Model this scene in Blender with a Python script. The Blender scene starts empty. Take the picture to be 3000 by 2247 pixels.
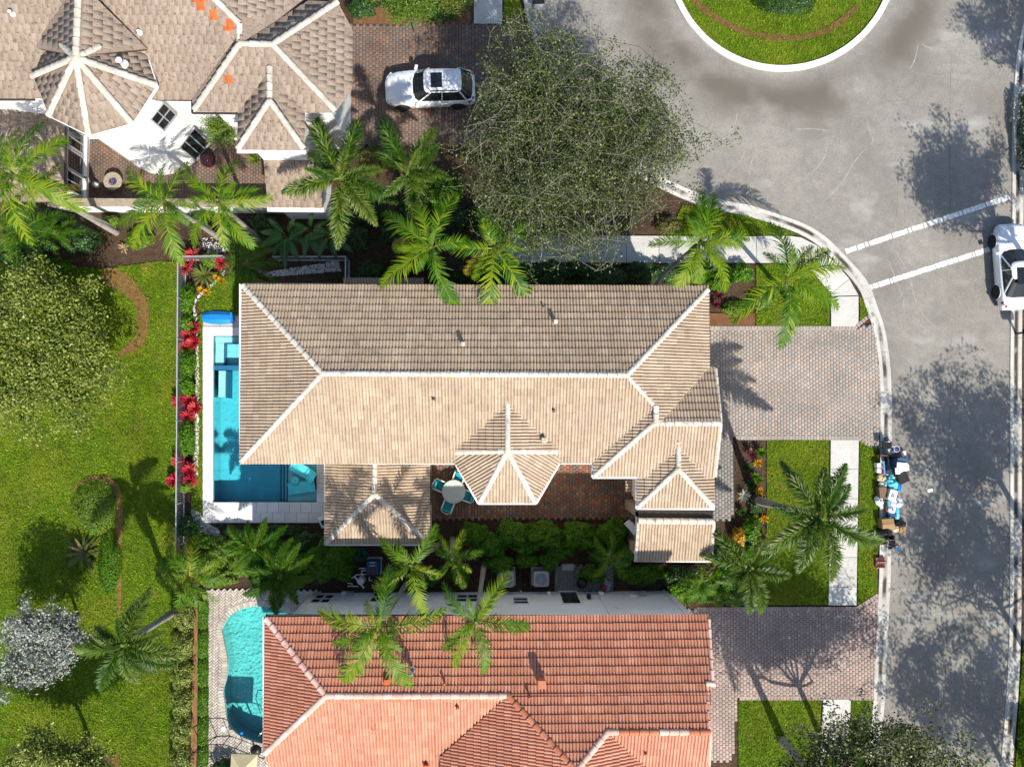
import bpy, bmesh, math, random
import numpy as np
from mathutils import Vector, Matrix
random.seed(7); RNG = np.random.default_rng(7)
sc = bpy.context.scene
COL = sc.collection
PI = math.pi
# ------------------------------------------------------------------ camera
F, HC = 2250.0, 42.5                       # focal length in photo pixels, flying height in metres
NADIR = (1450.0, 1215.0)                   # where the vertical below the drone meets the picture
_n = Vector(((NADIR[0]-1500)/F, (1123.5-NADIR[1])/F, -1)).normalized()
Q = _n.rotation_difference(Vector((0, 0, -1)))
cam = bpy.data.objects.new('camera', bpy.data.cameras.new('camera')); COL.objects.link(cam)
cam.rotation_mode = 'QUATERNION'; cam.rotation_quaternion = Q; cam.location = (0, 0, HC)
cam.data.sensor_fit = 'HORIZONTAL'; cam.data.sensor_width = 36; cam.data.lens = F/3000*36
cam.data.clip_start = 0.5; cam.data.clip_end = 2000
sc.camera = cam
# ------------------------------------------------------------------ sky, sun, exposure
ELEV = math.radians(45); SX, SY = 0.40, -0.9165       # horizontal direction towards the sun
w = bpy.data.worlds.new('World'); sc.world = w; w.use_nodes = True
nt = w.node_tree; bg = nt.nodes['Background']
sk = nt.nodes.new('ShaderNodeTexSky'); sk.sky_type = 'NISHITA'; sk.sun_disc = False
sk.sun_elevation = ELEV; sk.sun_rotation = math.atan2(SX, SY)
nt.links.new(sk.outputs[0], bg.inputs[0]); bg.inputs[1].default_value = 0.125
sun = bpy.data.objects.new('sun', bpy.data.lights.new('sun', 'SUN')); COL.objects.link(sun)
sun.data.energy = 4.6; sun.data.angle = math.radians(0.55); sun.data.color = (1.0, 0.94, 0.84)
sun.rotation_mode = 'QUATERNION'
sun.rotation_quaternion = Vector((-SX*math.cos(ELEV), -SY*math.cos(ELEV), -math.sin(ELEV))).to_track_quat('-Z', 'Y')
sc.view_settings.view_transform = 'Standard'; sc.view_settings.look = 'None'
sc.view_settings.exposure = 0.66; sc.view_settings.gamma = 1.0; sc.view_settings.use_curve_mapping = False
sc.cycles.use_denoising = True
sc.cycles.max_bounces = 6; sc.cycles.diffuse_bounces = 3; sc.cycles.transparent_max_bounces = 12
sc.cycles.caustics_reflective = False; sc.cycles.caustics_refractive = False
# ------------------------------------------------------------------ geometry from the picture
def ray(px, py): return Q @ Vector(((px-1500)/F, (1123.5-py)/F, -1))
def P(px, py, z=0.0):
    d = ray(px, py); t = (z-HC)/d.z
    return Vector((d.x*t, d.y*t, z))
def hitY(px, py, Y):
    d = ray(px, py); t = Y/d.y
    return Vector((d.x*t, Y, HC+d.z*t))
def hitX(px, py, X):
    d = ray(px, py); t = X/d.x
    return Vector((X, d.y*t, HC+d.z*t))
class Plane:
    def __init__(s, p0, nd, pitch):
        n = math.hypot(*nd); s.nd = (nd[0]/n, nd[1]/n); s.p0 = Vector(p0); s.k = pitch
        s.u = Vector((-s.nd[1], s.nd[0], 0)); s.v = Vector((-s.nd[0], -s.nd[1], pitch)).normalized()
        s.w = s.u.cross(s.v)
    def hit(s, px, py):
        d = ray(px, py); a, b = s.nd
        t = (s.p0.z + s.k*(s.p0.x*a+s.p0.y*b) - HC)/(d.z + s.k*(d.x*a+d.y*b))
        return Vector((d.x*t, d.y*t, HC+d.z*t))
    def uv(s, p):
        q = p-s.p0; return (q.dot(s.u), q.dot(s.v))
    def at(s, u, v, w=0): return s.p0+s.u*u+s.v*v+s.w*w
# ------------------------------------------------------------------ materials
def lin(r, g, b, k=1.0):
    f = lambda c: ((c/255+0.055)/1.055)**2.4 if c > 10 else c/255/12.92
    return (f(r)*k, f(g)*k, f(b)*k)
MATS = {}
def mat(name, c1, c2=None, c3=None, rough=.8, nz=(), bump=None, transl=0.0, metal=0.0, spec=.3, coat=0.0, extra=None):
    """c1..c3: colours spread over the pieces (random per piece); nz: ((scale, amount[, stretch xyz]),..) brightness mottle"""
    m = bpy.data.materials.new(name); m.use_nodes = True; t = m.node_tree; N = t.nodes; L = t.links
    b = N['Principled BSDF']; out = N['Material Output']
    b.inputs['Roughness'].default_value = rough; b.inputs['Metallic'].default_value = metal
    b.inputs['Specular IOR Level'].default_value = spec; b.inputs['Coat Weight'].default_value = coat
    g = N.new('ShaderNodeNewGeometry')
    if c2:
        at = N.new('ShaderNodeAttribute'); at.attribute_name = 'rnd'
        oi = N.new('ShaderNodeObjectInfo')
        ad = N.new('ShaderNodeMath'); ad.operation = 'ADD'; L.new(at.outputs['Fac'], ad.inputs[0]); L.new(oi.outputs['Random'], ad.inputs[1])
        fr = N.new('ShaderNodeMath'); fr.operation = 'FRACT'; L.new(ad.outputs[0], fr.inputs[0])
        cr = N.new('ShaderNodeValToRGB'); e = cr.color_ramp.elements
        e[0].color = (*c1, 1); e[1].color = (*(c3 or c2), 1)
        if c3: k = cr.color_ramp.elements.new(.5); k.color = (*c2, 1)
        L.new(fr.outputs[0], cr.inputs[0]); col = cr.outputs[0]
    else:
        rg = N.new('ShaderNodeRGB'); rg.outputs[0].default_value = (*c1, 1); col = rg.outputs[0]
    for q in nz:
        n = N.new('ShaderNodeTexNoise'); n.inputs['Scale'].default_value = q[0]; n.inputs['Detail'].default_value = 4
        if len(q) > 2:
            mp = N.new('ShaderNodeMapping'); mp.inputs['Scale'].default_value = q[2]
            L.new(g.outputs['Position'], mp.inputs['Vector']); L.new(mp.outputs[0], n.inputs['Vector'])
        else: L.new(g.outputs['Position'], n.inputs['Vector'])
        mr = N.new('ShaderNodeMapRange'); mr.inputs[1].default_value = .3; mr.inputs[2].default_value = .7
        mr.inputs[3].default_value = 1-q[1]; mr.inputs[4].default_value = 1+q[1]; L.new(n.outputs['Fac'], mr.inputs[0])
        vm = N.new('ShaderNodeVectorMath'); vm.operation = 'SCALE'
        L.new(col, vm.inputs[0]); L.new(mr.outputs[0], vm.inputs['Scale']); col = vm.outputs[0]
    if extra: col = extra(N, L, g, col)
    L.new(col, b.inputs['Base Color'])
    if bump:
        n = N.new('ShaderNodeTexNoise'); n.inputs['Scale'].default_value = bump[0]; n.inputs['Detail'].default_value = 3
        L.new(g.outputs['Position'], n.inputs['Vector'])
        bp = N.new('ShaderNodeBump'); bp.inputs['Strength'].default_value = 1; bp.inputs['Distance'].default_value = bump[1]
        L.new(n.outputs['Fac'], bp.inputs['Height']); L.new(bp.outputs[0], b.inputs['Normal'])
    if transl:
        tr = N.new('ShaderNodeBsdfTranslucent'); L.new(col, tr.inputs['Color'])
        mx = N.new('ShaderNodeMixShader'); mx.inputs[0].default_value = transl
        L.new(b.outputs[0], mx.inputs[1]); L.new(tr.outputs[0], mx.inputs[2]); L.new(mx.outputs[0], out.inputs['Surface'])
    MATS[name] = m
    return m
def blend(N, L, fac, a, b):
    mx = N.new('ShaderNodeMix'); mx.data_type = 'RGBA'
    L.new(fac, mx.inputs[0])
    for s, v in ((6, a), (7, b)):
        if hasattr(v, 'is_linked') or hasattr(v, 'links'): L.new(v, mx.inputs[s])
        else: mx.inputs[s].default_value = (*v, 1)
    return mx.outputs[2]
def noise_band(N, L, vec, scale, lo, hi, detail=4, stretch=None):
    n = N.new('ShaderNodeTexNoise'); n.inputs['Scale'].default_value = scale; n.inputs['Detail'].default_value = detail
    if stretch:
        mp = N.new('ShaderNodeMapping'); mp.inputs['Scale'].default_value = stretch; L.new(vec, mp.inputs['Vector']); vec = mp.outputs[0]
    L.new(vec, n.inputs['Vector'])
    mr = N.new('ShaderNodeMapRange'); mr.inputs[1].default_value = lo; mr.inputs[2].default_value = hi; L.new(n.outputs['Fac'], mr.inputs[0])
    return mr.outputs[0]
# ------------------------------------------------------------------ objects
WM = {}
def tag(o, label=None, cat=None, group=None, kind=None):
    if label: o['label'] = label
    if cat: o['category'] = cat
    if group: o['group'] = group
    if kind: o['kind'] = kind
    return o
def link(o, parent=None, mw=None):
    COL.objects.link(o); mw = mw or Matrix.Identity(4); WM[o.name] = mw
    if parent is not None:
        o.parent = parent; o.matrix_parent_inverse = WM[parent.name].inverted()
    o.matrix_basis = mw
    return o
def empty(name, loc, label=None, cat=None, group=None, kind=None):
    o = bpy.data.objects.new(name, None); o.empty_display_size = .2
    link(o, None, Matrix.Translation(Vector(loc))); return tag(o, label, cat, group, kind)
def inst(name, me, parent, mw): return link(bpy.data.objects.new(name, me), parent, mw)
def np_mesh(name, V, Fc, mats=(), rnd=None, smooth=False, mi=None):
    V = np.asarray(V, dtype=np.float32).reshape(-1, 3); Fc = np.asarray(Fc, dtype=np.int32); m, k = Fc.shape
    me = bpy.data.meshes.new(name)
    me.vertices.add(len(V)); me.vertices.foreach_set('co', V.ravel())
    me.loops.add(m*k); me.loops.foreach_set('vertex_index', Fc.ravel())
    me.polygons.add(m); me.polygons.foreach_set('loop_start', np.arange(m, dtype=np.int32)*k)
    if mi is not None: me.polygons.foreach_set('material_index', np.asarray(mi, dtype=np.int32))
    me.update(calc_edges=True)
    if smooth: me.polygons.foreach_set('use_smooth', np.ones(m, dtype=bool))
    if rnd is not None:
        a = me.attributes.new('rnd', 'FLOAT', 'FACE'); a.data.foreach_set('value', np.asarray(rnd, dtype=np.float32))
    for q in mats: me.materials.append(MATS[q] if isinstance(q, str) else q)
    return me
class MB:
    """collects boxes, tubes, prisms.. and builds ONE mesh object"""
    def __init__(s): s.V = []; s.F = []; s.R = []; s.sm = []; s.M = Matrix.Identity(4); s.r = 0.0
    def add(s, vs, fs, smooth=False):
        o = len(s.V); s.V += [tuple(s.M @ Vector(v)) for v in vs]
        for f in fs: s.F.append([i+o for i in f]); s.R.append(s.r); s.sm.append(smooth)
        return s
    def box(s, c, d, rot=0, ch=0.0):
        """c: centre of the bottom, d: sizes, ch: chamfer of the top edge"""
        x, y, h = d[0]/2, d[1]/2, d[2]; co, si = math.cos(rot), math.sin(rot)
        def r(a, b, z): return (c[0]+a*co-b*si, c[1]+a*si+b*co, c[2]+z)
        vs = [r(-x, -y, 0), r(x, -y, 0), r(x, y, 0), r(-x, y, 0)]; fs = [(3, 2, 1, 0)]
        lv = [(0, h-ch), (ch, h)] if ch else [(0, h)]
        for i, (e, z) in enumerate(lv):
            vs += [r(-x+e, -y+e, z), r(x-e, -y+e, z), r(x-e, y-e, z), r(-x+e, y-e, z)]
            for j in range(4): k = (j+1) % 4; fs.append((4*i+j, 4*i+k, 4*i+4+k, 4*i+4+j))
        n = 4*len(lv); fs.append((n, n+1, n+2, n+3))
        return s.add(vs, fs)
    def obox(s, a, b, wd, hh, up=Vector((0, 0, 1))):
        """a beam from a to b"""
        a, b = Vector(a), Vector(b); d = (b-a).normalized(); q = d.cross(up)
        q = q.normalized() if q.length > 1e-6 else Vector((1, 0, 0)); t = q.cross(d)
        vs = [p+q*sx*wd/2+t*sy*hh/2 for p in (a, b) for sx, sy in ((-1, -1), (1, -1), (1, 1), (-1, 1))]
        return s.add(vs, [(0, 1, 2, 3), (7, 6, 5, 4), (0, 4, 5, 1), (1, 5, 6, 2), (2, 6, 7, 3), (3, 7, 4, 0)])
    def tube(s, pts, rad, n=8, cap=True):
        pts = [Vector(p) for p in pts]; k = len(pts)
        if not hasattr(rad, '__len__'): rad = [rad]*k
        vs = []; fs = []
        prev = None
        for i, p in enumerate(pts):
            d = (pts[min(i+1, k-1)]-pts[max(i-1, 0)]).normalized()
            a = prev-d*prev.dot(d) if prev is not None else d.orthogonal()
            a.normalize(); prev = a; b = d.cross(a)
            vs += [p+(a*math.cos(2*PI*j/n)+b*math.sin(2*PI*j/n))*rad[i] for j in range(n)]
        for i in range(k-1):
            for j in range(n): q = (j+1) % n; fs.append((i*n+j, i*n+q, i*n+n+q, i*n+n+j))
        s.add(vs, fs, True)
        if cap: s.add(vs[:n], [tuple(reversed(range(n)))]); s.add(vs[-n:], [tuple(range(n))])
        return s
    def lathe(s, c, prof, n=20, smooth=True, sx=1, sy=1):
        vs = []; fs = []
        for r, z in prof: vs += [(c[0]+r*sx*math.cos(2*PI*j/n), c[1]+r*sy*math.sin(2*PI*j/n), c[2]+z) for j in range(n)]
        for i in range(len(prof)-1):
            for j in range(n): q = (j+1) % n; fs.append((i*n+j, i*n+q, i*n+n+q, i*n+n+j))
        s.add(vs, fs, smooth); m = len(prof)-1
        if prof[m][0] > 1e-4: s.add(vs[m*n:], [tuple(range(n))])
        return s
    def prism(s, pts, z0, z1, ch=0.0):
        """pts: xy polygon, anticlockwise or not; from z0 up to z1"""
        a = sum(pts[i][0]*pts[(i+1) % len(pts)][1]-pts[(i+1) % len(pts)][0]*pts[i][1] for i in range(len(pts)))
        if a < 0: pts = pts[::-1]
        n = len(pts); vs = [(p[0], p[1], z0) for p in pts]; fs = []
        if ch:
            ins = []
            for i in range(n):
                p, a, b = Vector(pts[i][:2]), Vector(pts[i-1][:2]), Vector(pts[(i+1) % n][:2])
                e, f = (p-a).normalized(), (b-p).normalized(); m = Vector((-e.y-f.y, e.x+f.x)); m = m.normalized() if m.length > 1e-6 else Vector((-e.y, e.x))
                ins.append(p+m*ch)
            vs += [(p[0], p[1], z1-ch) for p in pts]+[(p[0], p[1], z1) for p in ins]; lv = 2
        else: vs += [(p[0], p[1], z1) for p in pts]; lv = 1
        for l in range(lv):
            for i in range(n): k = (i+1) % n; fs.append((l*n+i, l*n+k, l*n+n+k, l*n+n+i))
        fs.append(tuple(range(lv*n, lv*n+n)))
        return s.add(vs, fs)
    def mesh(s, name, mats):
        me = bpy.data.meshes.new(name); me.from_pydata(s.V, [], s.F); me.update()
        me.polygons.foreach_set('use_smooth', s.sm)
        a = me.attributes.new('rnd', 'FLOAT', 'FACE'); a.data.foreach_set('value', s.R)
        for m in (mats if isinstance(mats, (list, tuple)) else [mats]): me.materials.append(MATS[m])
        return me
    def build(s, name, mats, parent=None, **k):
        return tag(link(bpy.data.objects.new(name, s.mesh(name, mats)), parent), **k)
def fill(name, loops, z, m, parent=None, **k):
    """flat sheet bounded by the first loop, the others are holes (xy points)"""
    bm = bmesh.new(); es = []
    for lp in loops:
        vs = [bm.verts.new((p[0], p[1], z if len(p) < 3 or z is not None else p[2])) for p in lp]
        es += [bm.edges.new((vs[i], vs[(i+1) % len(vs)])) for i in range(len(vs))]
    bmesh.ops.triangle_fill(bm, use_beauty=True, use_dissolve=False, edges=es, normal=(0, 0, 1))
    for f in bm.faces:
        f.normal_update()
        if f.normal.z < 0: f.normal_flip()
    me = bpy.data.meshes.new(name); bm.to_mesh(me); bm.free(); me.materials.append(MATS[m])
    return tag(link(bpy.data.objects.new(name, me), parent), **k)
def pxs(pts, z=0.0): return [P(x, y, z) for x, y in pts]
def inpoly(x, y, poly):
    r = False; n = len(poly); j = n-1
    for i in range(n):
        xi, yi, xj, yj = poly[i][0], poly[i][1], poly[j][0], poly[j][1]
        if (yi > y) != (yj > y) and x < (xj-xi)*(y-yi)/(yj-yi)+xi: r = not r
        j = i
    return r
def np_inpoly(X, Y, poly):
    r = np.zeros(len(X), bool); n = len(poly); j = n-1
    for i in range(n):
        xi, yi, xj, yj = poly[i][0], poly[i][1], poly[j][0], poly[j][1]
        if yi != yj: r ^= ((yi > Y) != (yj > Y)) & (X < (xj-xi)*(Y-yi)/(yj-yi)+xi)
        j = i
    return r
def smooth_line(pts, k=6):
    """Catmull-Rom through the points"""
    pts = [Vector(p) for p in pts]; out = []
    for i in range(len(pts)-1):
        a, b, c, d = pts[max(i-1, 0)], pts[i], pts[i+1], pts[min(i+2, len(pts)-1)]
        for j in range(k):
            t = j/k; out.append(.5*((2*b)+(c-a)*t+(2*a-5*b+4*c-d)*t*t+(3*b-a-3*c+d)*t**3))
    return out+[pts[-1]]
# ------------------------------------------------------------------ material list
def road_extra(N, L, g, col):
    p = g.outputs['Position']
    f = noise_band(N, L, p, .16, .50, .80, 5); col = blend(N, L, f, col, (.150, .138, .118))        # oil and tyre darkening
    f = noise_band(N, L, p, .45, .58, .85, 7, (.6, 1.3, 1)); col = blend(N, L, f, col, (.43, .42, .40))   # pale worn patches
    # tyre-dark arc round the grass island
    s = N.new('ShaderNodeVectorMath'); s.operation = 'DISTANCE'; L.new(p, s.inputs[0]); c = P(2290, -128); s.inputs[1].default_value = (c.x, c.y, 0)
    mr = N.new('ShaderNodeMapRange'); mr.interpolation_type = 'SMOOTHSTEP'; mr.inputs[1].default_value = 6.6; mr.inputs[2].default_value = 8.2; L.new(s.outputs['Value'], mr.inputs[0])
    m2 = N.new('ShaderNodeMapRange'); m2.interpolation_type = 'SMOOTHSTEP'; m2.inputs[1].default_value = 11.0; m2.inputs[2].default_value = 8.4; L.new(s.outputs['Value'], m2.inputs[0])
    m = N.new('ShaderNodeMath'); m.operation = 'MULTIPLY'; L.new(mr.outputs[0], m.inputs[0]); L.new(m2.outputs[0], m.inputs[1])
    k = N.new('ShaderNodeMath'); k.operation = 'MULTIPLY'; L.new(m.outputs[0], k.inputs[0]); L.new(noise_band(N, L, p, .30, .36, .60, 7), k.inputs[1])
    col = blend(N, L, k.outputs[0], col, (.125, .113, .092))
    return col
mat('asphalt', (.236, .222, .196), rough=.9, nz=((.35, .12), (2.2, .10), (9, .12), (26, .25), (60, .25)), bump=(70, .014), extra=road_extra)
mat('concrete', (.50, .49, .46), (.43, .42, .39), rough=.85, nz=((.9, .10), (9, .08), (45, .06)), bump=(40, .004))
def kerb_extra(N, L, g, col):
    a = N.new('ShaderNodeAttribute'); a.attribute_name = 'across'
    d = N.new('ShaderNodeMapRange'); d.inputs[1].default_value = .10; d.inputs[2].default_value = .24
    d.inputs[3].default_value = 1; d.inputs[4].default_value = 0
    s = N.new('ShaderNodeMath'); s.operation = 'SUBTRACT'; s.inputs[1].default_value = .5; L.new(a.outputs['Fac'], s.inputs[0])
    ab = N.new('ShaderNodeMath'); ab.operation = 'ABSOLUTE'; L.new(s.outputs[0], ab.inputs[0]); L.new(ab.outputs[0], d.inputs[0])
    m = N.new('ShaderNodeMath'); m.operation = 'MULTIPLY'; L.new(d.outputs[0], m.inputs[0])
    L.new(noise_band(N, L, g.outputs['Position'], .6, .40, .56), m.inputs[1])
    return blend(N, L, m.outputs[0], col, (.055, .046, .034))
mat('kerb', (.50, .48, .44), (.42, .41, .38), rough=.85, nz=((1.1, .12), (12, .1)), bump=(40, .004), extra=kerb_extra)
mat('kerb_white', (.66, .65, .62), (.58, .57, .55), rough=.8, nz=((1.1, .10), (12, .08)))
mat('paint', (.72, .72, .70), rough=.7, nz=((3, .14), (12, .2), (25, .2)))
mat('paver_light', (.350, .270, .222), (.265, .250, .228), (.375, .305, .252), rough=.85, nz=((.6, .14), (30, .10)), bump=(60, .004))
mat('paver_pink', (.350, .245, .205), (.290, .232, .205), (.385, .290, .250), rough=.85, nz=((.6, .14), (30, .10)), bump=(60, .004))
mat('paver_red', (.25, .098, .055), (.125, .105, .09), (.30, .15, .08), rough=.85, nz=((.7, .25), (30, .15)), bump=(60, .004))
mat('paver_brown', (.165, .105, .08), (.13, .105, .09), (.215, .125, .085), rough=.85, nz=((.7, .25), (30, .12)), bump=(60, .004))
mat('paver_gray', (.24, .225, .205), (.19, .185, .175), (.28, .25, .22), rough=.85, nz=((.6, .12), (30, .10)), bump=(60, .004))
mat('paver_cream', (.46, .41, .35), (.36, .32, .28), (.52, .48, .42), rough=.85, nz=((.6, .12), (30, .10)), bump=(60, .004))
mat('joint', (.045, .038, .030), rough=.95, nz=((20, .3),))
def soil_extra(N, L, g, col):
    f = noise_band(N, L, g.outputs['Position'], .5, .45, .65); col = blend(N, L, f, col, (.028, .018, .011))
    f = noise_band(N, L, g.outputs['Position'], 14, .55, .7); return blend(N, L, f, col, (.13, .075, .040))
mat('soil', (.060, .037, .022), rough=.95, nz=((3, .25), (30, .4)), bump=(18, .05), extra=soil_extra)
mat('mulch', (.25, .125, .055), (.15, .070, .030), (.33, .18, .085), rough=.95, nz=((3, .2), (25, .4)), bump=(25, .04))
def lawn_extra(N, L, g, col):
    f = noise_band(N, L, g.outputs['Position'], .35, .45, .68); col = blend(N, L, f, col, (.150, .165, .012))
    f = noise_band(N, L, g.outputs['Position'], .9, .60, .75, 5); return blend(N, L, f, col, (.20, .165, .035))
mat('lawn', (.078, .135, .004), rough=.95, nz=((2.2, .25), (16, .35), (45, .45)), bump=(28, .06), extra=lawn_extra)
mat('grass', (.085, .205, .003), (.185, .310, .006), (.340, .385, .035), rough=.55, transl=.35, nz=((.4, .30), (1.6, .15)), spec=.12)
mat('pebble', (.60, .60, .58), (.42, .41, .40), (.72, .71, .68), rough=.8)
def mildew(N, L, g, col):
    f = noise_band(N, L, g.outputs['Position'], 1.6, .58, .95, 7); col = blend(N, L, f, col, (.17, .135, .10))
    f = noise_band(N, L, g.outputs['Position'], 7, .60, .78, 4); return blend(N, L, f, col, (.22, .17, .12))
mat('cream_tile', (.385, .292, .200), (.330, .245, .165), (.420, .325, .230), rough=.58, nz=((.5, .07), (5, .07, (1, 1, 1)), (45, .05)), spec=.55, extra=mildew)
mat('cream_cap', (.56, .51, .44), (.47, .425, .36), (.62, .575, .505), rough=.75, nz=((2.5, .12), (9, .12), (30, .10)), extra=lambda N, L, g, col: blend(N, L, noise_band(N, L, g.outputs['Position'], 3, .58, .76, 6), col, (.26, .235, .19)))
mat('red_tile', (.450, .190, .112), (.405, .158, .090), (.490, .225, .138), rough=.58, nz=((.5, .10), (5, .07), (45, .05)), spec=.5)
mat('red_cap', (.62, .40, .33), (.54, .32, .255), (.68, .49, .42), rough=.75, nz=((2.5, .10), (30, .08)))
mat('red_cap_raw', (.40, .14, .075), (.36, .12, .06), (.45, .18, .10), rough=.75, nz=((2.5, .10),))
def streak(N, L, g, col):
    f = noise_band(N, L, g.outputs['Position'], 9, .56, .70, 5, (1, 1, .4)); return blend(N, L, f, col, (.115, .080, .060))
mat('shake_tile', (.262, .204, .160), (.232, .178, .138), (.282, .222, .175), rough=.75, nz=((.6, .08), (22, .08)), extra=streak, spec=.3)
mat('bare_tile', (.48, .115, .030), (.40, .09, .025), rough=.8, nz=((6, .15),))
mat('shake_cap', (.47, .43, .37), (.40, .365, .31), (.53, .485, .42), rough=.8, nz=((2.5, .14), (9, .12), (30, .12)))
mat('mortar', (.44, .39, .27), rough=.9, nz=((9, .25),))
mat('deck_dark', (.05, .042, .036), rough=.9)
mat('stucco_white', (.70, .70, .68), rough=.85, nz=((.8, .04), (3, .03), (30, .02)), bump=(60, .003))
mat('stucco_cream', (.62, .56, .46), rough=.85, nz=((.8, .05),), bump=(60, .003))
mat('stucco_blue', (.78, .84, .88), rough=.85, nz=((.8, .04), (4, .03)), bump=(60, .003))
mat('trim', (.80, .79, .77), rough=.5, nz=((4, .04),))
mat('gutter_dark', (.045, .036, .032), rough=.45, spec=.4)
mat('glass', (.012, .016, .018), rough=.04, spec=.6)
mat('black', (.012, .012, .013), rough=.4)
mat('rubber', (.018, .018, .018), rough=.8)
mat('steel', (.55, .56, .58), rough=.28, metal=1)
mat('alloy', (.60, .61, .63), rough=.25, metal=1)
mat('car_white', (.74, .76, .78), rough=.22, coat=.7, spec=.5)
mat('car_dark', (.016, .014, .016), rough=.2, coat=.8, spec=.5)
mat('red_lamp', (.30, .008, .012), rough=.15, coat=.5)
mat('clear_lamp', (.45, .48, .52), rough=.1, coat=.5)
mat('white_plastic', (.78, .78, .78), rough=.4, nz=((3, .04),))
mat('gray_plastic', (.33, .35, .37), rough=.5, nz=((4, .06),))
mat('blue_plastic', (.012, .20, .56), rough=.4, nz=((3, .08),))
mat('aqua_vinyl', (.07, .55, .60), rough=.45, nz=((2, .05),))
mat('turquoise', (.02, .30, .34), rough=.75, nz=((6, .08),))
mat('table_top', (.50, .545, .50), rough=.35, nz=((5, .04), (60, .05)))
mat('plaster_teal', (.36, .76, .79), rough=.7, nz=((1.2, .08), (12, .06)))
mat('plaster_pale', (.40, .76, .77), rough=.7, nz=((1.2, .06), (14, .06)))
def dapple(N, L, g, col):
    v = N.new('ShaderNodeTexVoronoi'); v.feature = 'DISTANCE_TO_EDGE'; v.inputs['Scale'].default_value = 6
    L.new(g.outputs['Position'], v.inputs['Vector']); return col
mat('plaster_green', (.32, .72, .68), rough=.7, nz=((1.5, .10), (9, .14)))
mat('tile_blue', (.02, .12, .24), (.03, .22, .36), rough=.2, nz=((40, .5),))
def water(name, tint, bump):
    m = bpy.data.materials.new(name); m.use_nodes = True; t = m.node_tree; N = t.nodes; L = t.links
    for n in list(N):
        if n.type != 'OUTPUT_MATERIAL': N.remove(n)
    out = [n for n in N if n.type == 'OUTPUT_MATERIAL'][0]
    tr = N.new('ShaderNodeBsdfTransparent'); tr.inputs[0].default_value = (*tint, 1)
    gl = N.new('ShaderNodeBsdfGlossy'); gl.inputs['Roughness'].default_value = .04
    fr = N.new('ShaderNodeFresnel'); fr.inputs[0].default_value = 1.33
    g = N.new('ShaderNodeNewGeometry'); n = N.new('ShaderNodeTexNoise'); n.inputs['Scale'].default_value = 6; n.inputs['Detail'].default_value = 3
    bp = N.new('ShaderNodeBump'); bp.inputs['Distance'].default_value = bump; L.new(g.outputs['Position'], n.inputs['Vector']); L.new(n.outputs['Fac'], bp.inputs['Height'])
    L.new(bp.outputs[0], gl.inputs['Normal']); L.new(bp.outputs[0], fr.inputs['Normal'])
    mx = N.new('ShaderNodeMixShader'); L.new(fr.outputs[0], mx.inputs[0]); L.new(tr.outputs[0], mx.inputs[1]); L.new(gl.outputs[0], mx.inputs[2])
    L.new(mx.outputs[0], out.inputs['Surface']); MATS[name] = m
water('water_blue', (.22, .80, .86), .012)
water('water_green', (.30, .86, .83), .022)
mat('palm_leaf', (.022, .085, .002), (.070, .165, .003), (.215, .265, .006), rough=.48, transl=.22, spec=.2)
mat('palm_old', (.20, .19, .010), (.26, .20, .020), (.22, .13, .03), rough=.6, transl=.2)
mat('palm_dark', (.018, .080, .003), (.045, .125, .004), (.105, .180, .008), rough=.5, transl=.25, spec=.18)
mat('foxtail_leaf', (.018, .060, .004), (.055, .118, .006), (.155, .195, .028), rough=.45, transl=.18, spec=.3)
mat('rachis', (.22, .25, .035), rough=.5)
mat('palm_trunk', (.26, .245, .22), rough=.9, nz=((1.5, .2), (7, .25, (.6, .6, 6))), bump=(30, .01))
mat('crownshaft', (.10, .17, .04), rough=.5, nz=((3, .15),))
mat('bark', (.115, .095, .075), rough=.9, nz=((3, .25), (20, .25)))
mat('pale_bark', (.30, .28, .245), rough=.85, nz=((3, .2), (20, .2)))
mat('leaf_oak', (.030, .045, .010), (.075, .105, .018), (.180, .205, .066), rough=.45, transl=.2, spec=.35)
mat('leaf_olive', (.060, .100, .008), (.165, .225, .022), (.370, .385, .110), rough=.4, transl=.25, spec=.35)
mat('leaf_silver', (.09, .12, .08), (.25, .27, .23), (.44, .45, .40), rough=.6, transl=.15)
mat('leaf_green', (.022, .110, .003), (.065, .190, .005), (.160, .280, .010), rough=.4, transl=.28, spec=.25)
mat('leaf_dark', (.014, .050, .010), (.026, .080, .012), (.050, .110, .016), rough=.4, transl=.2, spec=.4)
mat('leaf_lime', (.080, .180, .012), (.130, .230, .018), (.190, .260, .040), rough=.45, transl=.3)
mat('leaf_red', (.30, .010, .030), (.50, .030, .060), (.60, .10, .09), rough=.4, transl=.25, spec=.25)
mat('leaf_yellow', (.45, .26, .010), (.55, .36, .02), (.42, .13, .015), rough=.45, transl=.25)
mat('leaf_purple', (.10, .018, .035), (.16, .03, .05), (.05, .03, .02), rough=.4, transl=.2)
mat('leaf_agave', (.10, .14, .022), (.145, .18, .03), (.06, .10, .018), rough=.4, transl=.15)
mat('leaf_bronze', (.050, .070, .016), (.10, .11, .022), (.15, .115, .04), rough=.45, transl=.15)
mat('leaf_banana', (.015, .085, .014), (.030, .125, .016), (.05, .15, .02), rough=.3, transl=.3, spec=.5)
mat('dead_leaf', (.34, .25, .15), (.24, .15, .08), rough=.8)
mat('box_card', (.33, .205, .098), (.28, .17, .08), rough=.85, nz=((8, .08),))
mat('bag_white', (.70, .73, .76), rough=.35, nz=((9, .12),), transl=.15)
mat('bag_black', (.014, .015, .018), rough=.35)
mat('bag_aqua', (.10, .48, .58), rough=.35, nz=((6, .12),))
mat('bin_blue', (.020, .075, .17), rough=.45)
mat('pink', (.62, .02, .20), rough=.5)
mat('maroon', (.06, .018, .018), rough=.4)
mat('rose_plastic', (.42, .16, .15), rough=.5)
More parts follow.
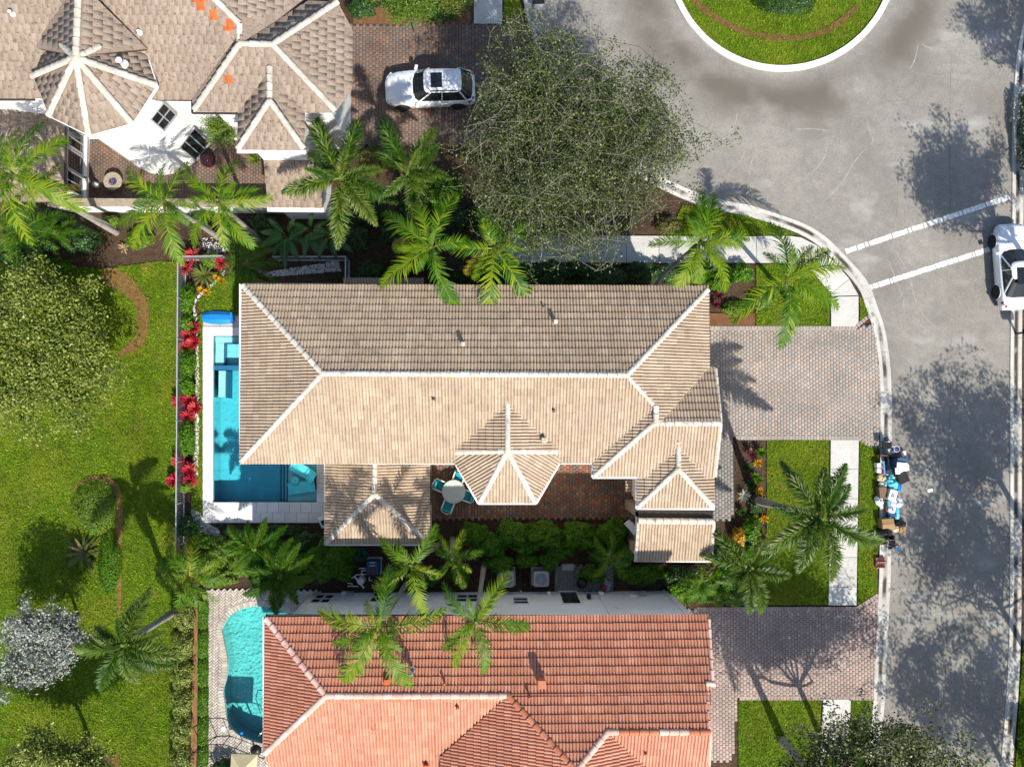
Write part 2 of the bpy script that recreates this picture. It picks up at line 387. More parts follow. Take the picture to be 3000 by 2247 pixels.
mat('hose_green', (.02, .22, .13), rough=.5)
mat('wood', (.16, .10, .06), rough=.7, nz=((6, .2, (1, 6, 1)),))
mat('stone_wall', (.36, .30, .23), (.27, .22, .17), rough=.9, nz=((8, .2),))
# ------------------------------------------------------------------ ground
ISL = (2290, -128)
def circ(r, a0, a1, n, c=ISL): return [(c[0]+r*math.cos(math.radians(a0+(a1-a0)*i/n)), c[1]+r*math.sin(math.radians(a0+(a1-a0)*i/n))) for i in range(n+1)]
LEFT_EDGE = circ(735, 190, 97.5, 26)+[(2298, 634), (2368, 662), (2425, 700), (2478, 753), (2520, 798), (2550, 842), (2570, 900), (2591, 962), (2605, 1050), (2611, 1148), (2611, 1296), (2610, 1480), (2609, 1643), (2606, 1740), (2598, 1900), (2591, 2049), (2580, 2190), (2568, 2400)]
RIGHT_EDGE = [(2925, 2400), (2933, 2212), (2946, 2056), (2955, 1864), (2958, 1643), (2958, 1151), (2959, 985), (2964, 586), (2966, 362), (2975, 190)]+circ(735, 17, -30, 8)
LE = smooth_line(pxs(LEFT_EDGE), 3); RE = smooth_line(pxs(RIGHT_EDGE), 3)
POOL = [(625, 984), (836, 984), (836, 1330), (928, 1330), (928, 1471), (625, 1471)]              # main pool, ground pixels
KID = [(650, 1842), (672, 1806), (706, 1784), (760, 1775), (830, 1790), (880, 1840), (888, 1960), (872, 2080), (830, 2170), (772, 2176), (700, 2150), (668, 2110), (660, 2060), (655, 2020), (664, 1985), (668, 1940), (660, 1890)]
KIDL = smooth_line(pxs(KID+KID[:1]), 4)[:-1]
BIG = [(-400, -400), (400, -400), (400, 400), (-400, 400)]
hole1 = pxs(POOL)
fill('ground', [BIG, hole1, KIDL], -.03, 'soil', kind='structure', label='dark mulched soil of the garden beds between the houses')
fill('road', [LE+RE], .004, 'asphalt', kind='structure', label='worn grey asphalt street with turning circle')
mat_across = None
def kerb(line, off, name, m, seg=3.2, label=None, zt=.055, dip=.035):
    """concrete gutter strip beside a polyline, cast in separate lengths"""
    root = empty(name, line[0], label=label, kind='structure')
    pts = [Vector((p[0], p[1])) for p in line]; nor = []
    for i in range(len(pts)):
        d = (pts[min(i+1, len(pts)-1)]-pts[max(i-1, 0)]).normalized(); nor.append(Vector((-d.y, d.x)))
    acc = [0]
    for i in range(1, len(pts)): acc.append(acc[-1]+(pts[i]-pts[i-1]).length)
    def at(s):
        for i in range(1, len(pts)):
            if acc[i] >= s: t = (s-acc[i-1])/max(acc[i]-acc[i-1], 1e-9); return pts[i-1].lerp(pts[i], t), nor[i-1].lerp(nor[i], t).normalized()
        return pts[-1], nor[-1]
    n = max(1, int(acc[-1]/seg)); L_ = acc[-1]/n
    prof = [(0, -.02), (0, zt-.012), (.02, zt), (.25, zt-.3*dip), (.42, zt-.9*dip), (.5, zt-dip), (.58, zt-.9*dip), (.75, zt-.3*dip), (.98, zt), (1, zt-.012), (1, -.02)]
    for k in range(n):
        vs = []; fs = []; ac = []; m_ = 7
        for j in range(m_):
            p, q = at(k*L_+.006+(L_-.012)*j/(m_-1))
            for a, z in prof: vs.append((p.x+q.x*off*a, p.y+q.y*off*a, z)); ac.append(a)
        c = len(prof)
        for j in range(m_-1):
            for i in range(c-1): fs.append((j*c+i, j*c+i+1, j*c+c+i+1, j*c+c+i) if off < 0 else (j*c+c+i, j*c+c+i+1, j*c+i+1, j*c+i))
        fs += [tuple(range(c)), tuple(range((m_-1)*c, m_*c))]
        me = bpy.data.meshes.new('kerb_stone'); me.from_pydata(vs, [], fs); me.update()
        a = me.attributes.new('across', 'FLOAT', 'POINT'); a.data.foreach_set('value', ac); me.materials.append(MATS[m])
        link(bpy.data.objects.new('kerb_stone', me), root)
kerb(LE, -.64, 'kerb', 'kerb', label='pale concrete gutter kerb curving along the driveways')
kerb(RE, -.66, 'kerb', 'kerb', label='pale concrete gutter kerb along the far side of the street')
kerb([P(*p) for p in circ(340, -20, 200, 40)], -.34, 'kerb', 'kerb_white', seg=2.4, label='white kerb ring round the grass island', zt=.13, dip=.0)
# crossing lines: worn thermoplastic, broken into blocks
def stripe(a, b, wd, label):
    root = empty('road_marking', P(*a), label=label, kind='structure'); A, B = P(*a, .008), P(*b, .008); d = (B-A); n = 42; q = d.normalized(); t = Vector((-q.y, q.x, 0))
    for i in range(n):
        s0 = i/n; s1 = (i+1-random.choice((.03, .06, .12, .3)))/n; j = lambda: random.uniform(-.026, .02)
        pts = [A+d*s0-t*(wd/2+j()), A+d*s1-t*(wd/2+j()), A+d*s1+t*(wd/2+j()), A+d*s0+t*(wd/2+j())]
        MB().prism([(p.x, p.y) for p in pts], .005, .0095).build('paint_block', 'paint', root)
stripe((2478, 737), (2958, 577), .29, 'upper white crossing line worn into blocks')
stripe((2550, 842), (2900, 730), .29, 'lower white crossing line worn into blocks, running to the parked car')
road = bpy.data.objects['road']
def scuff(pts, wd, m, nm):
    W = smooth_line(pxs(pts), 5); mb = MB(); k = len(W); vs = []
    for i, p in enumerate(W):
        d = (W[min(i+1, k-1)]-W[max(i-1, 0)]).normalized(); q = wd/2*math.sin(PI*(i+.4)/(k-.2))**.5*random.uniform(.5, 1.1); vs += [(p.x-d.y*q, p.y+d.x*q, .0065), (p.x+d.y*q, p.y-d.x*q, .0065)]
    mb.add(vs, [(2*i, 2*i+1, 2*i+3, 2*i+2) for i in range(k-1)]); mb.build(nm, m, road)
mat('scuff', (.275, .262, .236), rough=.9, nz=((3, .2), (30, .2))); mat('seam', (.13, .123, .11), rough=.95, nz=((3, .3),))
for pts in ([(2540, 350), (2548, 385), (2558, 410), (2550, 425)], [(2425, 420), (2415, 460), (2390, 495), (2350, 525)], [(2530, 440), (2500, 480), (2470, 530), (2430, 575), (2390, 610)], [(2190, 420), (2170, 470), (2140, 500)], [(2215, 450), (2200, 480), (2195, 520)], [(2700, 130), (2730, 143), (2790, 146), (2860, 140)], [(2690, 130), (2680, 175), (2665, 205)], [(2620, 730), (2660, 800), (2690, 900), (2740, 960)], [(2600, 760), (2640, 860), (2650, 920)], [(2160, 330), (2150, 370), (2120, 400)], [(2330, 380), (2380, 378), (2430, 385)]): scuff(pts, .09, 'scuff', 'tyre_scuff')
for pts in ([(2787, 140), (2782, 400), (2786, 640)], [(2786, 960), (2784, 1200), (2770, 1500), (2772, 1900), (2764, 2060)], [(2630, 560), (2626, 640)], [(2600, 300), (2660, 292), (2700, 286)]): scuff(pts, .03, 'seam', 'asphalt_seam')
# pale tyre scuffs and a seam are in the asphalt; sidewalks as cast slabs
def slabs(name, polys, label, z=.075, m='concrete'):
    root = empty(name, P(*polys[0][0]), label=label, kind='structure')
    for pl in polys:
        c = Vector((sum(p[0] for p in pl)/len(pl), sum(p[1] for p in pl)/len(pl)))
        q = [(p[0]+(c[0]-p[0])/max(1, math.dist(p, c))*.7, p[1]+(c[1]-p[1])/max(1, math.dist(p, c))*.7) for p in pl]
        MB().prism([(v.x, v.y) for v in pxs(q)], -.02, z+random.uniform(-.004, .004), .008).build('slab', m, root)
    return root
row = [[(x, 690+(x-1455)*.004), (x+95, 690+(x-1360)*.004), (x+95, 771), (x, 771)] for x in range(1455, 2215, 95)]
slabs('sidewalk', row+[[(2215, 692), (2312, 692), (2312, 772), (2215, 771)], [(2312, 692), (2345, 696), (2396, 722), (2418, 745), (2378, 795), (2312, 772)], [(2418, 745), (2448, 772), (2487, 818), (2433, 862), (2378, 795)], [(2487, 818), (2514, 866), (2433, 868), (2433, 862)], [(2433, 870), (2514, 868), (2514, 944), (2502, 957), (2433, 957)]], 'pale concrete footpath with flared ramp at the crossing')
slabs('sidewalk', [[(2432-(y-1288)*.012, y), (2515-(y-1288)*.014, y), (2515-(y-1200)*.014, y+86), (2432-(y-1200)*.012, y+86)] for y in (1288, 1374, 1460, 1546, 1632)]+[[(2427, 1718), (2509, 1718), (2508, 1772), (2425, 1772)]], 'pale concrete footpath between the two driveways')
slabs('sidewalk', [[(2410-(y-2045)*.05, y), (2492-(y-2045)*.05, y), (2488-(y-2045)*.05, y+88), (2406-(y-2045)*.05, y+88)] for y in (2046, 2134, 2222)], 'pale concrete footpath under the leafy tree at lower right')
slabs('sidewalk', [[(1388, y), (1472, y), (1472, y+86), (1388, y+86)] for y in (-14, -100)], 'pale concrete footpath at the head of the dark driveway')
# ------------------------------------------------------------------ pavers
def paver_field(name, poly, wd, ln, m, label, z=.05, along='y', jm='joint', ang=0.0, limit=300, herring=False, border=None, near=None, hole=None):
    """poly: px polygon. Each paver is a chamfered block; the nearest ones are objects, the rest one joined part."""
    W = pxs(poly); root = fill(name, [W]+([hole] if hole else []), z-.02, jm, kind='structure', label=label)
    c0 = Vector((min(p.x for p in W), min(p.y for p in W), 0)); mx = max(p.x for p in W)-c0.x; my = max(p.y for p in W)-c0.y
    co, si = math.cos(ang), math.sin(ang); spots = []; ext = math.hypot(mx, my) if ang else 0
    cc = c0+Vector((mx/2, my/2, 0))
    if herring:
        R = max(mx, my)*.75; s = wd; k = int(R/s)+3
        for i in range(-k, k):
            for j in range(-k, k):
                x = (i+0.0)*s; y = (j+0.0)*s
                r = (i-j) % 4
                if r == 0: a = 0.0; px_, py_ = x+s*1.0, y+s*.5
                elif r == 3: a = PI/2; px_, py_ = x+s*.5, y+s*1.0
                else: continue
                spots.append((cc.x+px_*co-py_*si, cc.y+px_*si+py_*co, a+ang))
        ln = 2*wd
    else:
        a, b = (wd, ln) if along == 'y' else (ln, wd)
        nx, ny = int(mx/a)+2, int(my/b)+2
        for i in range(-1, nx):
            for j in range(-1, ny):
                ox = (.5*b if i % 2 else 0) if along == 'y' else 0; oy = (.5*a if j % 2 else 0) if along != 'y' else 0
                spots.append((c0.x+i*a+a/2+oy, c0.y+j*b+b/2+ox, 0.0))
    sx, sy = (wd, ln) if (along == 'y' and not herring) else (ln, wd)
    g = .012; hx, hy = sx/2-g/2, sy/2-g/2; ch = .012
    T = np.array([(-hx, -hy, -.04), (hx, -hy, -.04), (hx, hy, -.04), (-hx, hy, -.04), (-hx, -hy, -ch), (hx, -hy, -ch), (hx, hy, -ch), (-hx, hy, -ch), (-hx+ch, -hy+ch, 0), (hx-ch, -hy+ch, 0), (hx-ch, hy-ch, 0), (-hx+ch, hy-ch, 0)])
    TF = np.array([(0, 1, 5, 4), (1, 2, 6, 5), (2, 3, 7, 6), (3, 0, 4, 7), (4, 5, 9, 8), (5, 6, 10, 9), (6, 7, 11, 10), (7, 4, 8, 11), (8, 9, 10, 11)])
    keep = []
    for x, y, a in spots:
        ok = sum(inpoly(x+dx*hx*math.cos(a)-dy*hy*math.sin(a), y+dx*hx*math.sin(a)+dy*hy*math.cos(a), W) for dx in (-1, 1) for dy in (-1, 1))
        if hole and any(inpoly(x+dx*hx*math.cos(a)-dy*hy*math.sin(a), y+dx*hx*math.sin(a)+dy*hy*math.cos(a), hole) for dx in (-1, 0, 1) for dy in (-1, 1)): continue
        if ok >= 3 or (ok >= 2 and inpoly(x, y, W)): keep.append((x, y, a))
    nr = P(*near) if near else cc
    keep.sort(key=lambda s: (s[0]-nr.x)**2+(s[1]-nr.y)**2)
    me = np_mesh('paver', T, TF, [m])
    for x, y, a in keep[:limit]:
        inst('paver', me, root, Matrix.Translation((x, y, z+random.uniform(-.004, .004))) @ Matrix.Rotation(a+random.uniform(-.012, .012), 4, 'Z'))
    rest = keep[limit:]
    if rest:
        n = len(rest); A = np.array(rest); cs, sn = np.cos(A[:, 2]), np.sin(A[:, 2])
        X = cs[:, None]*T[:, 0]-sn[:, None]*T[:, 1]+A[:, 0:1]; Y = sn[:, None]*T[:, 0]+cs[:, None]*T[:, 1]+A[:, 1:2]; Z = T[:, 2]+z+RNG.uniform(-.004, .004, (n, 1))
        V = np.stack([X, Y, np.broadcast_to(Z, X.shape)], -1).reshape(-1, 3); Fc = (TF[None]+(np.arange(n)*12)[:, None, None]).reshape(-1, 4)
        o = link(bpy.data.objects.new('pavers', np_mesh('pavers', V, Fc, [m], np.repeat(RNG.random(n), 9))), root); o['kind'] = 'stuff'
    return root
def border_row(root, pts, wd, ln, m, z=.060):
    """soldier course along a px polyline"""
    L_ = pxs(pts); me = MB().prism([(-wd/2+.006, -ln/2+.006), (wd/2-.006, -ln/2+.006), (wd/2-.006, ln/2-.006), (-wd/2+.006, ln/2-.006)], -.04, 0, .012).mesh('paver', m)
    for a, b in zip(L_, L_[1:]):
        d = b-a; n = max(1, int(d.length/wd)); an = math.atan2(d.y, d.x)
        for i in range(n):
            p = a+d*((i+.5)/n); inst('paver', me, root, Matrix.Translation((p.x, p.y, z)) @ Matrix.Rotation(an, 4, 'Z'))
DM = paver_field('driveway', [(2040, 960), (2520, 960), (2560, 945), (2574, 1050), (2579, 1148), (2579, 1304), (2545, 1304), (2515, 1285), (2040, 1285)], .168, .232, 'paver_light', 'pale pink and grey block paved driveway of the middle house', near=(2330, 1120))
border_row(DM, [(2075, 961), (2503, 961), (2540, 930), (2562, 920)], .17, .23, 'paver_light'); border_row(DM, [(2160, 1283), (2515, 1283), (2550, 1303), (2580, 1312)], .17, .23, 'paver_light')
DB = paver_field('driveway', [(1990, 1783), (2515, 1783), (2575, 1745), (2569, 1900), (2560, 2045), (1990, 2045)], .168, .232, 'paver_pink', 'pinkish block paved driveway of the red roofed house', near=(2330, 1910))
border_row(DB, [(2040, 1783), (2510, 1782), (2572, 1742)], .17, .23, 'paver_pink'); border_row(DB, [(2165, 2044), (2560, 2044)], .17, .23, 'paver_pink')
paver_field('front_path', [(2000, 2048), (2158, 2048), (2150, 2215), (2120, 2232), (2000, 2232)], .168, .232, 'paver_pink', 'narrow block paved path beside the red roofed house', near=(2110, 2140))
paver_field('driveway', [(985, 72), (1395, 72), (1395, 74), (1480, 74), (1525, 45), (1545, 110), (1590, 210), (1660, 320), (1700, 430), (985, 430)], .185, .25, 'paver_brown', 'dark brown block paved driveway under the white sport utility car', near=(1260, 200))
paver_field('front_path', [(1990, 1279), (2150, 1279), (2152, 1500), (2145, 1515), (2128, 1526), (1990, 1526)], .168, .232, 'paver_gray', 'grey block paved path with rounded end by the entrance', near=(2120, 1430))
paver_field('patio', [(1250, 1250), (1880, 1250), (1880, 1523), (1250, 1523)], .175, .235, 'paver_red', 'red and charcoal brick paved courtyard round the dining table', near=(1640, 1440))
paver_field('patio', [(200, 385), (790, 385), (790, 588), (200, 588)], .15, .21, 'paver_brown', 'brown brick paved courtyard behind the garden wall', near=(340, 500))
paver_field('service_path', [(1625, 1655), (1800, 1655), (1800, 1735), (1625, 1735)], .17, .22, 'paver_gray', 'small grey paver pad beside the air conditioner', near=(1700, 1700))
# ------------------------------------------------------------------ lawns, beds
def sheet(name, poly, z, m, label, k=0, kind='structure'):
    W = pxs(poly); W = smooth_line(W+W[:1], k)[:-1] if k else W
    return fill(name, [W], z, m, kind=kind, label=label)
LAWN = {}
def lawn(poly, label, k=0, z=.03, dens=330, ln=.10):
    o = sheet('lawn', poly, z, 'lawn', label, k); W = pxs(poly); W = smooth_line(W+W[:1], k)[:-1] if k else W
    LAWN[o.name] = (W, z, dens, ln); return o
lawn([(-220, 780), (110, 770), (300, 790), (470, 765), (521, 770), (516, 1600), (510, 2400), (-220, 2400)], 'large bright green lawn at the left with curved mulch edges')
lawn([(592, 850), (640, 812), (720, 800), (860, 860), (860, 925), (600, 925), (580, 900)], 'small lawn patch by the blue board at the pool')
lawn([(572, 930), (596, 915), (596, 1350), (596, 1540), (560, 1500), (572, 1200)], 'thin grass strip beside the white pool deck', dens=260)
lawn([(2215, 775), (2430, 775), (2430, 955), (2215, 955)], 'lawn patch under the palm at the crossing')
lawn([(2518, 868), (2542, 905), (2540, 920), (2518, 944)], 'tiny triangle of grass by the kerb ramp')
lawn([(2246, 1290), (2429, 1290), (2423, 1770), (2140, 1772), (2190, 1640), (2246, 1560)], 'lawn under the bushy palm between the driveways')
lawn([(2518, 1290), (2545, 1305), (2572, 1316), (2570, 1735), (2512, 1772)], 'grass strip behind the discarded household things')
lawn([(2163, 2048), (2407, 2048), (2385, 2400), (2163, 2400)], 'lawn patch beside the leaning palm trunk')
lawn([(2494, 2052), (2556, 2048), (2540, 2400), (2476, 2400)], 'grass strip under the leafy tree at lower right')
lawn([(2000, 600), (2180, 630), (2270, 655), (2340, 690), (1960, 688)], 'grass patch between turning circle and footpath')
lawn([(1476, -100), (1505, -100), (1538, 92), (1476, 74)], 'shaded grass strip by the top kerb')
lawn([(2996, 1880), (3200, 1880), (3200, 2500), (2960, 2500)], 'grass verge at the lower right edge of the street')
lawn([(x, y) for x, y in circ(321, -40, 220, 48)]+[(1990, -330), (2590, -330)], 'round grass island in the turning circle')
sheet('mulch_bed', [(305, 785), (350, 792), (400, 828), (434, 890), (436, 950), (426, 1000), (395, 1028), (335, 1045), (378, 1008), (402, 975), (405, 930), (390, 885), (345, 850), (300, 830)], .06, 'mulch', 'orange brown mulch band curving round the bushy tree', 3)
sheet('mulch_bed', [(210, 1440), (250, 1400), (300, 1392), (345, 1415), (360, 1470), (362, 1550), (355, 1620), (356, 1760), (346, 1800), (345, 1620), (335, 1580), (345, 1480), (325, 1420), (265, 1408)], .06, 'mulch', 'thin mulch edge round the clipped hedge in the lawn', 3)
sheet('mulch_bed', [(300, 2247), (310, 2220), (345, 2205), (352, 2240), (340, 2290)], .06, 'mulch', 'small orange mulch spot at the bottom edge', 3)
sheet('mulch_bed', [(568, 1770), (580, 1770), (583, 1900), (580, 2040), (575, 2260), (560, 2260), (564, 2020), (567, 1900)], .06, 'mulch', 'mulch strip between the two hedge rows', 3)
sheet('mulch_bed', [(2078, 918), (2212, 918), (2212, 954), (2078, 954)], .04, 'mulch', 'orange mulch bed at the corner of the pale driveway')
sheet('mulch_bed', [(1950, -250), (2000, -60), (2090, 40), (2200, 92), (2310, 106), (2420, 84), (2500, 20), (2510, 35), (2430, 98), (2310, 122), (2190, 106), (2080, 56), (1980, -50), (1920, -250)], .06, 'mulch', 'orange mulch ring on the grass island', 2)
sheet('mulch_bed', [(1990, 1660), (2140, 1650), (2180, 1700), (2100, 1780), (2020, 1790)], .02, 'mulch', 'mulch patch in front of the low entrance roof', 2)
sheet('mulch_bed', [(1035, 20), (1380, 40), (1380, 72), (1035, 72)], .02, 'mulch', 'mulch under the shrubs at the top of the dark driveway')
# pebble bands: small stones joined as stuff
def pebbles(name, poly, n, label, r=.035, k=0):
    W = pxs(poly); W = smooth_line(W+W[:1], k)[:-1] if k else W
    x0, x1, y0, y1 = min(p.x for p in W), max(p.x for p in W), min(p.y for p in W), max(p.y for p in W)
    X = RNG.uniform(x0, x1, n*3); Y = RNG.uniform(y0, y1, n*3); ok = np_inpoly(X, Y, W); X, Y = X[ok][:n], Y[ok][:n]; n = len(X)
    B = np.array([(1, 0, 0), (.3, .9, 0), (-.8, .5, 0), (-.7, -.6, 0), (.4, -.9, 0), (0, 0, .8)]); FB = np.array([(0, 1, 5), (1, 2, 5), (2, 3, 5), (3, 4, 5), (4, 0, 5)])
    s = RNG.uniform(.6, 1.4, n)*r; a = RNG.uniform(0, 6.28, n); c, d = np.cos(a), np.sin(a)
    V = np.stack([(c[:, None]*B[:, 0]-d[:, None]*B[:, 1])*s[:, None]+X[:, None], (d[:, None]*B[:, 0]+c[:, None]*B[:, 1])*s[:, None]+Y[:, None], B[:, 2]*s[:, None]+.03], -1).reshape(-1, 3)
    o = link(bpy.data.objects.new(name, np_mesh(name, V, (FB[None]+(np.arange(n)*6)[:, None, None]).reshape(-1, 3), ['pebble'], np.repeat(RNG.random(n), 5)))); return tag(o, label, kind='stuff')
pebbles('pebbles', [(572, 890), (600, 860), (655, 810), (662, 790), (652, 800), (640, 815), (598, 850), (566, 880), (568, 960), (573, 1100), (572, 1250), (566, 1390), (580, 1395), (584, 1250), (584, 1100), (580, 960)], 2600, 'white pebble band edging the pool garden')
pebbles('pebbles', [(560, 1490), (585, 1500), (600, 1530), (640, 1550), (650, 1575), (620, 1580), (570, 1555)], 900, 'white pebble patch at the corner of the pool deck')
pebbles('pebbles', [(770, 800), (990, 765), (1000, 795), (780, 812)], 900, 'white pebbles in the shade below the big leaved plants')
pebbles('pebbles', [(590, 700), (660, 690), (675, 740), (600, 745)], 260, 'scattered white pebbles on dark soil behind the rail')
# ------------------------------------------------------------------ roof tiles
PITCH = .43
mat('alu', (.46, .48, .50), rough=.4, metal=.4)
def barrel_tile(W, E, m):
    """double barrel clay tile: two round rolls with a pan between, nose thickness, slightly tilted"""
    n = 6; prof = []
    for b in range(2):
        c = W*(.25+.5*b); r = W*.215
        for i in range(n): a = PI*(1-i/(n-1)); prof.append((c+r*math.cos(a), .066*math.sin(a)**.8 if 0 < i < n-1 else .004))
    prof = [(0, 0)]+prof+[(W, 0)]; k = len(prof); V = []
    for v, dz in ((0, .062), (E+.05, .006)): V += [(u, v, w_+dz) for u, w_ in prof]
    V += [(u, 0, w_+.062) for u, w_ in prof]; V += [(u, .004, -.012) for u, w_ in prof]
    Fc = [(i, i+1, k+i+1, k+i) for i in range(k-1)]+[(3*k+i, 3*k+i+1, 2*k+i+1, 2*k+i) for i in range(k-1)]
    return np.array(V), np.array(Fc), m
def flat_tile(W, E, m):
    g = .006; V = [(g, 0, .040), (W-g, 0, .040), (W-g, E+.05, .008), (g, E+.05, .008), (g, .003, -.01), (W-g, .003, -.01), (g, E, -.01), (W-g, E, -.01), (W*.5, 0, .046)]
    V = V[:8]; return np.array(V), np.array([(0, 1, 2, 3), (4, 5, 1, 0), (5, 7, 2, 1), (4, 0, 3, 6)]), m
class House:
    def __init__(s, name, label, base, tile, W, E, cap_m, deck, stag=False):
        s.root = empty(name, base, label=label, cat='house'); s.T = tile; s.W = W; s.E = E; s.capm = cap_m; s.stag = stag
        s.full = []; s.pV = []; s.pF = []; s.pR = []; s.deck = MB(); s.caps = []; s.deckm = deck
        Vt, Ft, m = tile; s.tmesh = np_mesh('roof_tile', Vt, Ft, [m], smooth=stag is False); s.skip = []
    def face(s, poly, pl, eave=True):
        p3 = [pl.hit(*p) if len(p) == 2 else Vector(p) for p in poly]; uv = [pl.uv(p) for p in p3]
        ar = sum(uv[i][0]*uv[(i+1) % len(uv)][1]-uv[(i+1) % len(uv)][0]*uv[i][1] for i in range(len(uv)))
        if ar < 0: uv = uv[::-1]; p3 = p3[::-1]
        n = len(uv); s.deck.add([p-pl.w*.02 for p in p3], [tuple(range(n))]); s.deck.add([p-pl.w*.16 for p in p3], [tuple(reversed(range(n)))])
        for i in range(n): k = (i+1) % n; s.deck.add([p3[i]-pl.w*.02, p3[k]-pl.w*.02, p3[k]-pl.w*.16, p3[i]-pl.w*.16], [(3, 2, 1, 0)])
        W, E = s.W, s.E; u0, u1 = min(a for a, b in uv), max(a for a, b in uv); v0, v1 = min(b for a, b in uv), max(b for a, b in uv)
        base = v0 if eave else 0.0
        hp = []
        for i in range(n):
            a, b = uv[i], uv[(i+1) % n]; d = (b[0]-a[0], b[1]-a[1]); l = math.hypot(*d)
            if l < 1e-6 or (eave and abs(d[1]) < .12*l and a[1] < v0+.35 and b[1] < v0+.35): continue
            hp.append((a, (d[1]/l, -d[0]/l)))              # outward normal
        bm = None; Vt, Ft, _ = s.T; j = 0; v = base
        while v < v1:
            off = (.5*W if (s.stag and j % 2) else 0); u = math.floor((u0-off)/W)*W+off
            while u < u1:
                st = 1
                for (a, nn) in hp:
                    ds = [(x-a[0])*nn[0]+(y-a[1])*nn[1] for x, y in ((u, v), (u+W, v), (u+W, v+E), (u, v+E))]
                    if min(ds) > -1e-4: st = 0; break
                    if max(ds) > .004: st = 2
                if st == 1 or (st == 2 and False):
                    if not s.skipped(pl, u, v): s.full.append((pl, u, v))
                elif st == 2:
                    if bm is None: bm = bmesh.new(); lay = bm.faces.layers.float.new('rnd')
                    r = random.random(); vs = [bm.verts.new((x+u, y+v, z+random.uniform(-.003, .003)*0)) for x, y, z in Vt]
                    for f in Ft:
                        q = bm.faces.new([vs[i] for i in f]); q[lay] = r
                u += W
            v += E; j += 1
        if bm:
            for (a, nn) in hp:
                bmesh.ops.bisect_plane(bm, geom=bm.verts[:]+bm.edges[:]+bm.faces[:], plane_co=(a[0], a[1], 0), plane_no=(nn[0], nn[1], 0), clear_outer=True)
            bm.verts.index_update(); o = len(s.pV)
            s.pV += [tuple(pl.at(*v.co)) for v in bm.verts]
            for f in bm.faces: s.pF.append([v.index+o for v in f.verts]); s.pR.append(f[lay])
            bm.free()
        return p3
    def skipped(s, pl, u, v):
        for q in s.skip:
            if q[0] is pl and q[1](u, v): return True
        return False
    def cap(s, a, b, r=.125, m=None, lift=.05, L_=.43):
        """row of half round cap tiles laid from a (low) to b (high)"""
        a, b = Vector(a), Vector(b)
        if a.z > b.z+.02: a, b = b, a
        s.caps.append((a, b, r, m or s.capm, lift, L_))
    def finish(s):
        roof = s.deck.build('roof', s.deckm, s.root); s.roof = roof
        s.full.sort(key=lambda q: -q[0].at(q[1], q[2]).z)
        mats_ = []
        for pl, u, v in s.full:
            M = Matrix((pl.u, pl.v, pl.w)).transposed().to_4x4(); M.translation = pl.at(u+random.uniform(-.006, .006), v+random.uniform(-.008, .008), random.uniform(-.004, .004)); mats_.append(M)
        step = max(1, len(mats_)//300)
        for M in mats_[:300]: inst('roof_tile', s.tmesh, roof, M)
        rest = np.array([[list(r) for r in M] for M in mats_[300:]]); Vt, Ft, m = s.T
        V = np.einsum('nij,kj->nki', rest[:, :3, :3], Vt)+rest[:, None, :3, 3]; n = len(rest)
        o = link(bpy.data.objects.new('roof_tiles', np_mesh('roof_tiles', V.reshape(-1, 3), (Ft[None]+(np.arange(n)*len(Vt))[:, None, None]).reshape(-1, 4), [m], np.repeat(RNG.random(n), len(Ft)), smooth=not s.stag)), roof); o['kind'] = 'stuff'
        me = bpy.data.meshes.new('cut_tiles'); me.from_pydata(s.pV, [], s.pF); me.update(); me.materials.append(MATS[m])
        at = me.attributes.new('rnd', 'FLOAT', 'FACE'); at.data.foreach_set('value', s.pR)
        o = link(bpy.data.objects.new('cut_tiles', me), roof); o['kind'] = 'stuff'
        cm = {}
        for a, b, r, m, lift, L_ in s.caps:
            d = b-a; n = max(1, round(d.length/L_)); L = d.length/n; d.normalize()
            q = d.cross(Vector((0, 0, 1))).normalized(); t = q.cross(d)
            M = Matrix((d, -q, t)).transposed().to_4x4()
            key = (r, m)
            if key not in cm:
                vs = []; fs = []; k = 9
                for x, rr, dz in ((-.03, r*1.08, .03), (1.02, r*.90, 0.0)):
                    vs += [(x, rr*1.0*math.cos(PI*i/(k-1)), rr*.75*math.sin(PI*i/(k-1))+dz) for i in range(k)]
                fs = [(i, k+i, k+i+1, i+1) for i in range(k-1)]
                vs += [(-.03, r*.93*math.cos(PI*i/(k-1)), r*.60*math.sin(PI*i/(k-1))+.01) for i in range(k)]
                vs += vs[:k]; fs += [(2*k+i, 3*k+i, 3*k+i+1, 2*k+i+1) for i in range(k-1)]
                cm[key] = np_mesh('ridge_cap', vs, fs, [m], smooth=True)
            for i in range(n):
                Mi = M.copy(); Mi.translation = a+d*(i*L)+Vector((0, 0, lift-.02)); inst('ridge_cap', cm[key], roof, Mi @ Matrix.Diagonal((L, 1, 1, 1)))
    def knob(s, p, r=.15):
        mb = MB(); mb.lathe(p, [(r*1.1, -.05), (r, .05), (r*.7, .11), (.01, .14)], 10); mb.build('ridge_mortar', 'mortar', s.root)
    def gutter(s, a, b, m='trim', d=.11, out=None):
        mb = MB(); mb.obox(a, b, d, .12); mb.build('gutter', m, s.root)
    def walls(s, name, pts, z0, z1, m, th=.2):
        mb = MB(); mb.prism([(p[0], p[1]) for p in pts], z0, z1); return mb.build(name, m, s.root)
    def vent(s, px, py, pl, h, r, m, name='vent_pipe', sq=False):
        p = pl.hit(px, py); mb = MB()
        mb.lathe(p, [(r*2.2, -.03), (r*2.0, .05), (r*1.1, .09)], 12)
        if sq: mb.box((p.x, p.y, p.z), (2*r, 2*r, h), .0, .02); mb.box((p.x, p.y, p.z+h), (2.5*r, 2.5*r, .05), 0, .02)
        else: mb.lathe(p, [(r, 0), (r, h), (r*1.35, h+.005), (r*1.35, h+.06), (r*.5, h+.10)], 12)
        mb.build(name, m, s.root)
